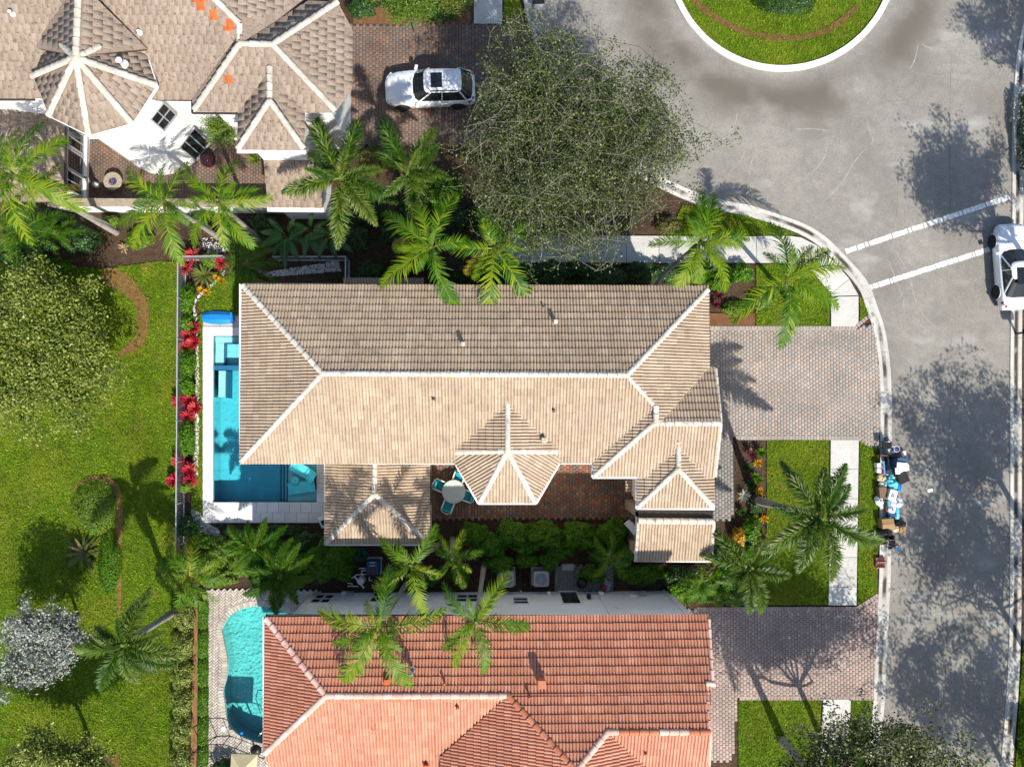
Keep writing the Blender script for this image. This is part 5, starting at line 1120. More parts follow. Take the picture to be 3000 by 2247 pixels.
def card(px, py, sx, sy, h, rot, m, nm, label, cat='box', z=.05, flap=False):
    c = P(px, py, h/2+z); root = empty(nm, (c.x, c.y, z), label, cat, G); mb = MB(); mb.box((c.x, c.y, z), (sx, sy, h), rot, .008); mb.build('body', m, root)
    if flap:
        M = Matrix.Translation((c.x, c.y, z+h)) @ Matrix.Rotation(rot, 4, 'Z')
        for s in (-1, 1): f = MB(); f.M = M; f.add([(-sx/2, s*sy/2, .002), (sx/2, s*sy/2, .002), (sx/2, s*sy*.02, .05), (-sx/2, s*sy*.02, .05)], [(0, 1, 2, 3)]); f.build('flap', m, root)
    return root, c
def bag(px, py, r, m, label, seed, sx=1, sy=1, sz=.8, z=.03, knot=True):
    c = P(px, py, r*.6); root = empty('rubbish_bag', (c.x, c.y, z), label, 'bag', G); mb = MB(); mb.add(*lumpy((c.x, c.y, z), r, seed, sx, sy, sz, .11)); mb.build('sack', m, root)
    if knot: mb = MB(); mb.add(*lumpy((c.x+.03, c.y, z+2*r*sz*.92), r*.22, seed+1, 1, 1, 1.2, .2, 8)); mb.build('knot', m, root)
    return root
tt, c = card(2608, 1317, .52, .42, .5, .15, 'gray_plastic', 'tote', 'grey tote full of cables and toys at the top of the rubbish', 'tote')
for k, (dx, dy, m) in enumerate(((.1, .05, 'blue_plastic'), (.18, -.04, 'pink'), (0, .02, 'black'), (.05, -.1, 'white_plastic'), (.2, .08, 'blue_plastic'))): mb = MB(); mb.add(*lumpy((c.x+dx, c.y+dy, .5), .08, 30+k, n=10)); mb.build('oddment', m, tt)
mb = MB(); mb.tube([(c.x+.15+.16*math.cos(a), c.y+.05+.16*math.sin(a), .72) for a in [2*PI*i/18 for i in range(19)]], .012, 6); mb.build('cable_loop', 'white_plastic', tt)
sc_ = empty('broken_chair', P(2580, 1303), 'broken black chair frame above the grey tote', 'chair', G); c = P(2583, 1303)
for a, b in (((-.25, -.2, .05), (-.2, -.15, .6)), ((.25, -.2, .05), (.2, -.15, .6)), ((-.25, .2, .05), (-.2, .15, .75)), ((.25, .2, .05), (.2, .15, .75))): mb = MB(); mb.tube([c+Vector(a), c+Vector(b)], .02, 6); mb.build('leg', 'black', sc_)
mb = MB(); mb.box((c.x, c.y, .55), (.5, .42, .06), .1, .02); mb.build('seat', 'black', sc_); mb = MB(); mb.tube([c+Vector((-.22, .18, .75)), c+Vector((0, .22, .95)), c+Vector((.22, .18, .75))], .018, 6); mb.build('back_rail', 'steel', sc_)
a, b = P(2572, 1333, .3), P(2652, 1337, .3); mb = MB(); mb.obox((a.x, a.y, .32), (b.x, b.y, .32), .05, .55); tag(mb.build('plank', 'wood'), 'long brown board standing on edge in the rubbish', 'board', G)
card(2645, 1327, .26, .22, .2, .1, 'white_plastic', 'carton', 'small white carton beside the long brown board')
for k, (dx, dy, rz) in enumerate(((2640, 1364, -.1), (2646, 1371, .12), (2638, 1379, .05))):
    c = P(dx, dy, 1.0); mb = MB(); mb.M = Matrix.Translation((c.x, c.y, .98+.05*(2-k))) @ Matrix.Rotation(rz, 4, 'Z') @ Matrix.Rotation(.12, 4, 'Y'); mb.box((0, 0, 0), (.62, .34, .035), 0, .006); tag(mb.build('foam_sheet', 'white_plastic'), ('upper white foam sheet leaning on the navy bin', 'middle white foam sheet leaning on the navy bin', 'lowest white foam sheet leaning on the navy bin')[k], 'foam', G)
a, b = P(2585, 1350, .5), P(2594, 1388, .5); mb = MB(); mb.tube([(a.x, a.y, .62), (b.x, b.y, .4)], .055, 10); tag(mb.build('tube', 'blue_plastic'), 'long royal blue tube lying across the rubbish', 'tube', G)
card(2571, 1363, .22, .26, .4, .05, 'white_plastic', 'carton', 'white carton at the grass side of the blue tube'); card(2572, 1379, .24, .22, .3, -.1, 'white_plastic', 'carton', 'lower white carton near the pink bag'); card(2582, 1365, .16, .3, .45, .0, 'box_card', 'carton', 'narrow brown carton next to the blue tube')
bag(2588, 1384, .15, 'pink', 'bright pink bag in the middle of the rubbish', 1); bag(2581, 1399, .24, 'canvas', 'cream cloth bundle below the pink bag', 2, 1.2, .9, knot=False); bag(2610, 1411, .36, 'bag_aqua', 'large aqua plastic bag', 3, 1, 1.1); bag(2603, 1386, .22, 'bag_white', 'grey white bag above the aqua bag', 4, 1.2, 1); bag(2585, 1420, .24, 'bag_white', 'round white bag beside the aqua bag', 5); bag(2632, 1423, .2, 'blue_plastic', 'long blue printed sack on the street side', 6, .7, 1.7, .8, knot=False)
for k, (x, y) in enumerate(((2616, 1392), (2624, 1398), (2614, 1400))): mb = MB(); c = P(x, y, .75); mb.add(*lumpy((c.x, c.y, .55), .1, 60+k, 1.4, .6, .6, .3, 10)); tag(mb.build('wrapper', 'white_plastic' if k % 2 else 'bag_aqua'), ('aqua wrapper on top of the aqua bag, nearest the foam', 'white wrapper on top of the aqua bag', 'aqua wrapper on top of the aqua bag, nearest the lawn')[k], 'wrapper', G)
card(2582, 1442, .42, .62, .45, .08, 'wood', 'drawer', 'reddish brown drawer below the round white bag', 'drawer')
ct, c = card(2608, 1449, .42, .58, .62, -.3, 'white_plastic', 'carton', 'tall white carton with black print on top')
M = Matrix.Translation((c.x, c.y, .672)) @ Matrix.Rotation(-.3, 4, 'Z')
for x, y, sx, sy in ((-.02, .10, .15, .035), (-.02, .05, .15, .02), (-.02, -.04, .15, .11), (.0, -.13, .02, .03), (.05, .19, .06, .012)): mb = MB(); mb.M = M; mb.box((x, y, 0), (sx, sy, .004)); mb.build('print', 'black', ct)
mb = MB(); mb.M = M; mb.box((-.02, -.035, .004), (.05, .02, .003)); mb.build('print', 'white_plastic', ct); mb = MB(); mb.M = M; mb.box((-.02, -.035, .008), (.018, .06, .003)); mb.build('print', 'white_plastic', ct)
bag(2573, 1466, .25, 'bag_white', 'translucent white bag at the grass edge', 7, .9, 1.2); bag(2622, 1472, .30, 'bag_white', 'wide white bag on the street side below the printed carton', 8, 1.4, .9); bag(2609, 1465, .16, 'bag_white', 'small white bag touching the printed carton', 9); bag(2608, 1492, .24, 'bag_white', 'white and red shopping bag above the blue box', 10, 1.1, 1)
mb = MB(); c = P(2600, 1490, .45); mb.add(*lumpy((c.x, c.y, .4), .09, 77, .6, 1.6, .5, .2, 10)); tag(mb.build('wrapper', 'red_lamp'), 'red wrapper on the white and red shopping bag', 'wrapper', G)
c = P(2602, 1476, .3); mb = MB(); mb.tube([(c.x, c.y+.15, .3), (c.x, c.y-.15, .36)], .07, 10); tag(mb.build('bottle', 'bag_aqua'), 'aqua bottle between the white bags', 'bottle', G)
card(2611, 1508, .46, .2, .3, .05, 'bin_blue', 'carton', 'deep blue carton above the cardboard box'); mat('royal', (.02, .04, .34), rough=.4)
jg = empty('water_jug', P(2626, 1504), 'tall pale blue jug lying beside the deep blue carton', 'jug', G); c = P(2626, 1504, .15); mb = MB(); mb.tube([(c.x, c.y+.42, .16), (c.x, c.y+.36, .17), (c.x+.01, c.y-.25, .17), (c.x+.01, c.y-.33, .12)], [.04, .13, .14, .06], 14); mb.build('body', 'bag_aqua', jg); mb = MB(); mb.tube([(c.x, c.y+.42, .16), (c.x, c.y+.47, .16)], .05, 10); mb.build('cap', 'white_plastic', jg)
card(2595, 1532, .66, .52, .5, .08, 'box_card', 'carton', 'big brown cardboard box with closed flaps', flap=True)
bag(2622, 1546, .22, 'canvas', 'crumpled packing paper by the cardboard box', 11, 1.1, 1.1, .7, knot=False); card(2641, 1551, .34, .42, .3, -.35, 'box_card', 'paper_bag', 'tan paper bag at the street end of the rubbish', 'bag'); bag(2634, 1534, .26, 'bag_black', 'black sack behind the tan paper bag', 12, 1.3, .8); bag(2590, 1558, .3, 'bag_black', 'black sack in front of the cardboard box', 13, 1.4, .7)
bu = empty('bucket', P(2610, 1574), 'round black bucket above the folded pushchair', 'bucket', G); c = P(2610, 1574, .4); mb = MB(); mb.lathe((c.x, c.y, .04), [(.15, 0), (.19, .4), (.2, .42), (.175, .42), (.14, .04), (.01, .03)], 20); mb.build('pail', 'black', bu); mb = MB(); mb.tube([(c.x-.19, c.y, .44), (c.x-.1, c.y-.14, .5), (c.x+.1, c.y-.14, .5), (c.x+.19, c.y, .44)], .008, 6); mb.build('handle', 'steel', bu)
pc = empty('pushchair', P(2600, 1595), 'black tubular folded pushchair with a small blue pad', 'pushchair', G); c = P(2600, 1594)
fr = [[(-.5, .22, .1), (-.2, .1, .5), (.2, -.12, .55), (.45, -.30, .45), (.42, -.55, .35)], [(-.35, .40, .1), (0, .25, .5), (.3, .05, .55), (.5, -.1, .45), (.55, -.35, .4), (.42, -.55, .35)], [(-.3, .0, .1), (-.05, .28, .5)], [(.15, -.15, .1), (.32, .05, .55)], [(-.45, .3, .12), (-.25, .4, .12)], [(.4, -.05, .5), (.45, .12, .6)]]
for t in fr: mb = MB(); mb.tube([c+Vector(v) for v in t], .018, 7); mb.build('frame_tube', 'black', pc)
for v in ((-.42, .34, .1), (-.25, .05, .1), (.1, -.2, .1), (.3, .1, .1)): mb = MB(); mb.M = Matrix.Translation(c+Vector(v)) @ Matrix.Rotation(PI/2, 4, 'X') @ Matrix.Rotation(.6, 4, 'Y'); mb.lathe((0, 0, -.02), [(.04, 0), (.1, .0), (.1, .04), (.04, .04)], 14); mb.build('wheel', 'rubber', pc)
mb = MB(); mb.box((c.x+.33, c.y-.2, .5), (.2, .2, .05), .6, .02); mb.build('seat_pad', 'blue_plastic', pc); mb = MB(); mb.box((c.x+.05, c.y+.05, .42), (.4, .2, .03), -.5, .01); mb.build('seat', 'black', pc)
for k, y in enumerate((1641, 1657)):
    c = P(2583, y, .3); t = empty('plastic_tray', (c.x, c.y, .05), ('rose rimmed dark plastic tray on the kerb, nearer the pushchair', 'rose rimmed dark plastic tray on the kerb, farther from the pushchair')[k], 'tray', G); mb = MB(); mb.box((c.x, c.y, .05), (.5, .26, .16), 0, .02); mb.build('body', 'rose_plastic', t); mb = MB(); mb.box((c.x, c.y+.02, .211), (.40, .15, .01)); mb.build('inside', 'maroon', t)
    mb = MB(); mb.obox((c.x-.25, c.y-.12, .25), (c.x+.25, c.y-.12, .25), .05, .08); mb.build('rim', 'rose_plastic', t)
mb = MB(); c = P(2555, 1564); mb.box((c.x, c.y, .08), (.1, .34, .08), -.6, .02); mb.box((c.x+.03, c.y+.02, .10), (.26, .08, .05), -.6, .02); tag(mb.build('toy_plane', 'gray_plastic'), 'pale grey toy lying on the grass by the rubbish', 'toy', G)
for k, (x, y, s) in enumerate(((2725, 1437, .16), (2706, 1470, .07), (2715, 1376, .1))):
    c = P(x, y); mb = MB(); mb.add([(c.x-s, c.y-s*.6, .012), (c.x+s, c.y-s*.4, .02), (c.x+s*.9, c.y+s*.7, .012), (c.x-s*.9, c.y+s*.5, .03)], [(0, 1, 2, 3)]); tag(mb.build('paper', 'white_plastic'), ('white sheet of paper lying alone on the asphalt', 'tiny scrap of paper on the asphalt beside the sheet', 'grey scrap of paper on the asphalt near the foam sheets')[k], 'paper')
# ================================================================== palms
def frond_mesh(kind, seed):
    """local x runs outward to 1 (horizontal reach), z is up; rachis plus leaflets"""
    rr = np.random.default_rng(seed); V = []; Fq = []; mi = []; R = []
    a, b = {'feather': (.42, .62), 'foxtail': (.34, .56), 'areca': (.75, 1.05)}[kind]; k_ = rr.uniform(.75, 1.35); a, b = a*k_, b*k_; side = rr.uniform(-.22, .22)
    cur = lambda t: np.array([t*(1-.06*t), side*t*t, a*t-b*t*t])
    def strip(pts, wds, wdir, m, r):
        o = len(V)
        for p, w_ in zip(pts, wds): V.append(p-wdir*w_); V.append(p+wdir*w_)
        for i in range(len(pts)-1): Fq.append((o+2*i, o+2*i+1, o+2*i+3, o+2*i+2)); mi.append(m); R.append(r)
    ts = np.linspace(0, .99, 9); P_ = [cur(t) for t in ts]
    strip(P_, [.014*(1-.8*t)+.002 for t in ts], np.array([0, 1, 0.]), 1, .5); strip(P_, [.010*(1-.8*t)+.002 for t in ts], np.array([0, 0, 1.]), 1, .5)
    n = {'feather': 38, 'foxtail': 44, 'areca': 28}[kind]
    for i in range(n):
        t = .10+.90*(i+.5)/n; p = cur(t); tg = cur(min(t+.02, 1.02))-cur(t-.02); tg /= np.linalg.norm(tg); sd = np.array([0, 1, 0.]); up = np.cross(tg, sd)
        up = up if up[2] > 0 else -up
        if kind == 'foxtail': angs = [(k+.5*(i % 2))*2*PI/8+rr.uniform(-.25, .25) for k in range(8)]
        else: angs = [v for v in (.42+rr.uniform(-.2, .25), PI-.42-rr.uniform(-.2, .25)) if rr.random() > .07]
        for an in angs:
            l = {'feather': .255, 'foxtail': .19, 'areca': .26}[kind]*(math.sin(PI*min(1, .16+.80*t))**.7)*rr.uniform(.72, 1.15)
            if kind == 'foxtail': l *= .8+.35*math.sin(PI*t)
            fw = {'feather': .55+.55*t, 'foxtail': .55, 'areca': .6}[kind]+rr.uniform(-.2, .2)
            d = math.cos(an)*sd+math.sin(an)*up+fw*tg; d /= np.linalg.norm(d)
            dr = {'feather': .55, 'foxtail': .25, 'areca': .35}[kind]*rr.uniform(.5, 1.5)
            q1 = p+d*l*.5+np.array([0, 0, -dr*l*.18]); q2 = p+d*l*.95+np.array([0, 0, -dr*l*.9])
            wd = np.cross(d, up if kind != 'foxtail' else np.array([0.3, .2, 1.])); wd /= max(np.linalg.norm(wd), 1e-6); w0 = {'feather': .0088, 'foxtail': .0085, 'areca': .0105}[kind]
            strip([p, q1, q2], [w0*.7, w0, w0*.12], wd, 0, rr.uniform(0, .55))
    return V, Fq, mi, R
FM = {}
def fronds(kind, leaf):
    key = (kind, leaf)
    if key not in FM:
        FM[key] = []
        for s in range(7):
            V, Fq, mi, R = frond_mesh(kind, 100+s); FM[key].append(np_mesh('frond', V, Fq, [leaf, 'rachis'], R, False, mi))
    return FM[key]
def palm(label, base, crown, z, tips, kind='feather', leaf='palm_leaf', r=.13, name='palm_tree', shaft=True, bow=0.0, extra=3, group='palms'):
    b, c = P(*base), P(*crown, z); root = empty(name, b, label, 'palm', group); m = b.lerp(c, .5)+Vector((bow, bow*.4, -.0))
    pts = smooth_line([b+Vector((0, 0, -.05)), b.lerp(m, .5)+Vector((0, 0, .1)), m, m.lerp(c, .55), c], 5); k = len(pts)
    if z > 1.6:
        rad = [r*(1.35-.45*min(1, i/k*3)+.05*math.sin(i*2.1)) for i in range(k)]
        MB().tube(pts, rad, 10).build('trunk', 'palm_trunk', root)
    if shaft and z > 2:
        d = (pts[-1]-pts[-3]).normalized(); MB().tube([c-d*.75, c-d*.4, c-d*.05, c+d*.25], [r*1.0, r*1.15, r*.95, r*.35], 10).build('crownshaft', 'crownshaft', root)
    fm = fronds(kind, leaf); dz = {'feather': -.45, 'foxtail': -.35, 'areca': -.35}[kind]
    for i, t in enumerate(tips):
        q = P(*t, z+dz); v = q-c; R = max(.4, math.hypot(v.x, v.y)*1.03); an = math.atan2(v.y, v.x)
        M = Matrix.Translation(c) @ Matrix.Rotation(an, 4, 'Z') @ Matrix.Rotation(random.uniform(-.06, .06), 4, 'Y') @ Matrix.Rotation(random.uniform(-.25, .25), 4, 'X') @ Matrix.Scale(R, 4)
        inst('frond', random.choice(fm), root, M)
    if z > 5 and kind == 'feather' and random.random() < .7:
        t = random.choice(tips); v = P(*t, z)-c; M = Matrix.Translation(c-Vector((0, 0, .1))) @ Matrix.Rotation(math.atan2(v.y, v.x)+random.uniform(.3, .5), 4, 'Z') @ Matrix.Rotation(.35, 4, 'Y') @ Matrix.Scale(max(.6, math.hypot(v.x, v.y)*.85), 4); inst('frond', random.choice(fronds(kind, 'palm_old')), root, M)
    if tips:
        Rm = sum((P(*t, z)-c).length for t in tips)/len(tips)
        for i in range(extra):
            M = Matrix.Translation(c) @ Matrix.Rotation(random.uniform(0, 6.28), 4, 'Z') @ Matrix.Rotation(-.55 if i else -1.1, 4, 'Y') @ Matrix.Scale(Rm*(.62 if i else .4), 4); inst('frond', random.choice(fm), root, M)
    return root
def ring(c, r, n, off=0.0, jit=.2, sq=1.0): return [(c[0]+r*random.uniform(1-jit, 1+jit)*math.cos(off+2*PI*i/n), c[1]+sq*r*random.uniform(1-jit, 1+jit)*math.sin(off+2*PI*i/n)) for i in range(n)]
palm('tall feather palm at the left edge leaning over the tiled wing', (340, 682), (40, 515), 8.3, [(145, 357), (203, 409), (253, 587), (190, 545), (36, 715), (-5, 405), (-110, 470), (-130, 580), (-40, 670), (60, 375)])
palm('feather palm whose pale trunk slants across the garden wall', (334, 670), (112, 552), 7.2, [(200, 500), (235, 600), (60, 450), (30, 620), (100, 650)], extra=1)
palm('feather palm over the brown courtyard, left of the two', (640, 695), (482, 593), 6.6, [(344, 684), (518, 778), (585, 615), (560, 665), (348, 496), (470, 488), (575, 490), (400, 745), (425, 530)])
palm('feather palm over the brown courtyard, right of the two', (762, 702), (641, 597), 6.6, [(739, 737), (543, 712), (800, 620), (690, 445), (535, 500), (770, 560), (655, 735), (585, 530)])
palm('bushy foxtail palm in front of the gabled roof', (1061, 622), (997, 521), 6.2, [(888, 345), (1065, 338), (823, 580), (882, 470), (1126, 500), (1168, 590), (1002, 728), (1100, 662), (960, 420)], 'foxtail', 'foxtail_leaf', .14)
palm('bushy foxtail palm in front of the white sport utility car', (1232, 608), (1196, 507), 6.2, [(1102, 342), (1282, 365), (1100, 440), (1326, 505), (1262, 605), (1240, 678), (1130, 600), (1305, 440)], 'foxtail', 'foxtail_leaf', .14)
palm('bright feather palm above the tall roof, left of the pair', (1298, 795), (1263, 727), 7.6, [(1315, 552), (1096, 630), (1116, 863), (1325, 918), (1150, 740), (1225, 580), (1390, 690), (1215, 800)])
palm('bright feather palm above the tall roof, right of the pair', (1450, 792), (1447, 727), 7.2, [(1400, 565), (1616, 650), (1294, 752), (1422, 948), (1572, 885), (1398, 660), (1520, 780), (1480, 610), (1380, 820)])
palm('feather palm with curved trunk at the corner of the tall roof', (1905, 862), (2050, 713), 6.9, [(2035, 562), (2097, 562), (2204, 678), (2180, 725), (2146, 842), (1963, 878), (1905, 692), (1985, 665), (2030, 850), (2120, 610)], bow=-.5)
palm('feather palm on the grass beside the crossing ramp', (2312, 880), (2305, 818), 5.4, [(2262, 642), (2352, 702), (2480, 736), (2424, 708), (2464, 907), (2290, 1024), (2335, 1000), (2126, 907), (2190, 872), (2240, 735), (2390, 885)])
palm('large foxtail palm with ringed trunk over the lower footpath', (2215, 1465), (2403, 1516), 7.4, [(2272, 1372), (2452, 1343), (2392, 1366), (2546, 1493), (2572, 1634), (2468, 1694), (2309, 1668), (2226, 1607), (2500, 1420), (2410, 1400), (2260, 1500)], 'foxtail', 'foxtail_leaf', .2)
palm('smaller foxtail palm between the entrance roof and the lower footpath', (2120, 1622), (2195, 1668), 4.6, [(2085, 1542), (2062, 1605), (2112, 1725), (2190, 1802), (2256, 1802), (2322, 1690), (2235, 1568), (2150, 1590), (2290, 1610)], 'foxtail', 'foxtail_leaf')
palm('feather palm beside the pavilion roof', (1290, 1592), (1203, 1654), 7.0, [(1112, 1566), (1289, 1540), (1093, 1722), (1296, 1696), (1240, 1806), (1160, 1580), (1255, 1720), (1140, 1650)])
palm('yellowish feather palm right of the pavilion roof', (1325, 1580), (1323, 1636), 6.4, [(1364, 1547), (1419, 1607), (1265, 1600), (1361, 1722), (1300, 1560), (1385, 1670), (1280, 1690)])
palm('feather palm hanging over the red roof near its left end', (1196, 1702), (1109, 1835), 9.0, [(1158, 1658), (923, 1783), (1308, 1828), (980, 1906), (984, 2016), (1195, 2026), (1060, 1760), (1150, 1930), (1040, 1880)])
palm('feather palm hanging over the middle of the red roof', (1418, 1655), (1395, 1817), 8.6, [(1484, 1666), (1274, 1736), (1558, 1837), (1288, 1902), (1300, 1939), (1444, 1968), (1360, 1860), (1450, 1760)])
palm('young bright feather palm between the shrubs and the blue wall', (1790, 1612), (1784, 1632), 3.4, [(1728, 1583), (1800, 1557), (1848, 1607), (1742, 1696), (1832, 1700), (1740, 1640), (1840, 1655)], shaft=False, r=.09)
palm('foxtail palm leaning over the lower left lawn', (520, 1786), (362, 1886), 6.8, [(386, 1744), (200, 1897), (284, 2024), (373, 2012), (492, 1982), (535, 1906), (458, 1736), (272, 1826), (488, 1850), (330, 1960), (430, 1990)], 'foxtail', 'foxtail_leaf', .18)
palm('dark foxtail palm left of the glossy round bush', (800, 1584), (750, 1608), 4.2, ring((750, 1608), 105, 10), 'foxtail', 'palm_dark')
palm('dark foxtail palm overhanging the free form pool', (868, 1640), (818, 1690), 4.6, ring((818, 1690), 112, 11, .2), 'foxtail', 'palm_dark')
palm('clustered green palm at the end of the fence', (592, 1668), (556, 1690), 3.0, ring((556, 1690), 105, 13, .1), 'areca', 'palm_leaf', r=.08, shaft=False)
palm('clustered green palm at the lawn corner beside it', (540, 1640), (515, 1650), 2.2, ring((515, 1650), 60, 8, .4), 'areca', 'palm_leaf', r=.06, shaft=False)
palm('low dark feather palm at the corner of the tall roof', (760, 790), (728, 775), 2.4, ring((728, 775), 92, 11), 'areca', 'palm_dark', shaft=False)
palm('low shaded palm in the left bed under the slanting trunks', (115, 690), (70, 680), 2.6, ring((70, 680), 120, 12), 'areca', 'palm_dark', shaft=False)
palm('low shaded palm by the garden wall at the left edge', (190, 700), (165, 690), 1.8, ring((165, 690), 85, 9), 'areca', 'palm_dark', shaft=False)
palm('tall palm trunk crossing the lower right lawn, crown below the frame', (2292, 2168), (2490, 2400), 8.0, ring((2490, 2400), 190, 9), 'feather', r=.2)
palm('low green palm behind the low entrance roof', (2060, 1700), (2050, 1712), 1.6, ring((2050, 1712), 60, 9), 'areca', 'palm_dark', shaft=False)
# ================================================================== leaf clouds
def leaf_quads(Pn, Nn, l, wd):
    n = len(Pn); t = RNG.normal(size=(n, 3)); Nn = Nn/np.linalg.norm(Nn, axis=1, keepdims=True); t -= Nn*np.sum(t*Nn, 1, keepdims=True); t /= np.linalg.norm(t, axis=1, keepdims=True)+1e-9
    b = np.cross(Nn, t); l = l*RNG.uniform(.7, 1.3, (n, 1)); wd = wd*RNG.uniform(.7, 1.3, (n, 1))
    V = np.stack([Pn-t*l/2, Pn+b*wd/2+t*l*.08, Pn+t*l/2-Nn*l*.12, Pn-b*wd/2+t*l*.08], 1).reshape(-1, 3)
    return V, np.arange(4*n).reshape(n, 4)
def foliage(name, Pn, Nn, l, wd, m, parent, rnd=None):
    V, Fc = leaf_quads(Pn, Nn, l, wd); me = np_mesh(name, V, Fc, [m], RNG.random(len(Pn)) if rnd is None else rnd); return link(bpy.data.objects.new(name, me), parent)
def shrub(px, py, rx, ry, h, m, label, n=None, l=.11, wd=.065, box=False, name='shrub', cat='shrub', group='garden shrubs', rot=0.0, lump=.22, stems=True):
    """px centre and half sizes in photo pixels at mid height, h metres"""
    c = P(px, py, h*.6); rx, ry = rx/53*(1-h*.6/HC), ry/53*(1-h*.6/HC); root = empty(name, (c.x, c.y, 0), label, cat, group)
    n = n or int(min(9000, 420*(rx*ry*PI+PI*(rx+ry)*h*.7)+80))
    d = RNG.normal(size=(n, 3)); d[:, 2] = np.abs(d[:, 2])*1.1-.12; d /= np.linalg.norm(d, axis=1, keepdims=True)
    ph = RNG.uniform(0, 6, 6); a = np.arctan2(d[:, 1], d[:, 0])
    lum = 1+lump*(np.sin(3*a+ph[0]+3*d[:, 2])*.5+np.sin(5*a+ph[1]-4*d[:, 2])*.4+np.sin(9*d[:, 0]+ph[2])*np.sin(8*d[:, 1]+ph[3])*.5)
    rad = (1-np.abs(RNG.normal(0, .13, n)))*lum
    if box: q = .45; f = 1/(np.abs(d[:, 0])**4+np.abs(d[:, 1])**4+np.abs(d[:, 2])**4)**.25; rad = (1-np.abs(RNG.normal(0, .05, n)))*f*.92*(1+.05*np.sin(7*a))
    L = np.stack([d[:, 0]*rx*rad, d[:, 1]*ry*rad, np.maximum(.03, h*(.42+.58*d[:, 2]*rad))], 1)
    co, si = math.cos(rot), math.sin(rot); X = L[:, 0]*co-L[:, 1]*si+c.x; Y = L[:, 0]*si+L[:, 1]*co+c.y
    nn = d+RNG.normal(0, .55, (n, 3))+[0, 0, .5]
    foliage('foliage', np.stack([X, Y, L[:, 2]], 1), nn, l, wd, m, root)
    if stems:
        mb = MB()
        for i in range(4): t = random.uniform(0, 6.28); mb.tube([(c.x+.06*math.cos(t), c.y+.06*math.sin(t), -.02), (c.x+rx*.5*math.cos(t), c.y+ry*.5*math.sin(t), h*.7)], [.03, .012], 5)
        mb.build('stems', 'bark', root)
    return root
def rosette(px, py, r, h, m, label, n=26, wd=.06, droop=.5, name='rosette_plant', cat='plant', group='rosette plants', up=.75, blunt=False, dead=0):
    c = P(px, py, h*.7); R = r/53; root = empty(name, (c.x, c.y, 0), label, cat, group); vs = []; fs = []; rn = []
    for i in range(n):
        a = i*2.39996+random.uniform(-.15, .15); e = .25+.75*(i/n); L = R*(.45+.55*e)*random.uniform(.85, 1.12); z0 = h*.25; dx, dy = math.cos(a), math.sin(a); sx, sy = -dy, dx; o = len(vs); el = up*(1.25-e)
        for k, (t, w_) in enumerate(((.04, .5), (.35, 1), (.7, .95 if blunt else .8), (1, .55 if blunt else .06))):
            x = L*t*(1-.25*el*t); z = z0+h*.75*el*t*1.5-droop*R*t*t*e*.6
            for s in (-1, 1): vs.append((c.x+dx*x+sx*s*wd/2*w_, c.y+dy*x+sy*s*wd/2*w_, max(.04, z)+(.012 if s else 0)))
        for k in range(3): fs.append((o+2*k, o+2*k+1, o+2*k+3, o+2*k+2)); rn.append((i*.618) % 1)
    me = np_mesh('leaves', vs, fs, [m], rn); link(bpy.data.objects.new('leaves', me), root)
    MB().tube([(c.x, c.y, -.02), (c.x, c.y, h*.35)], [.05, .03], 6).build('stem', 'bark', root); return root
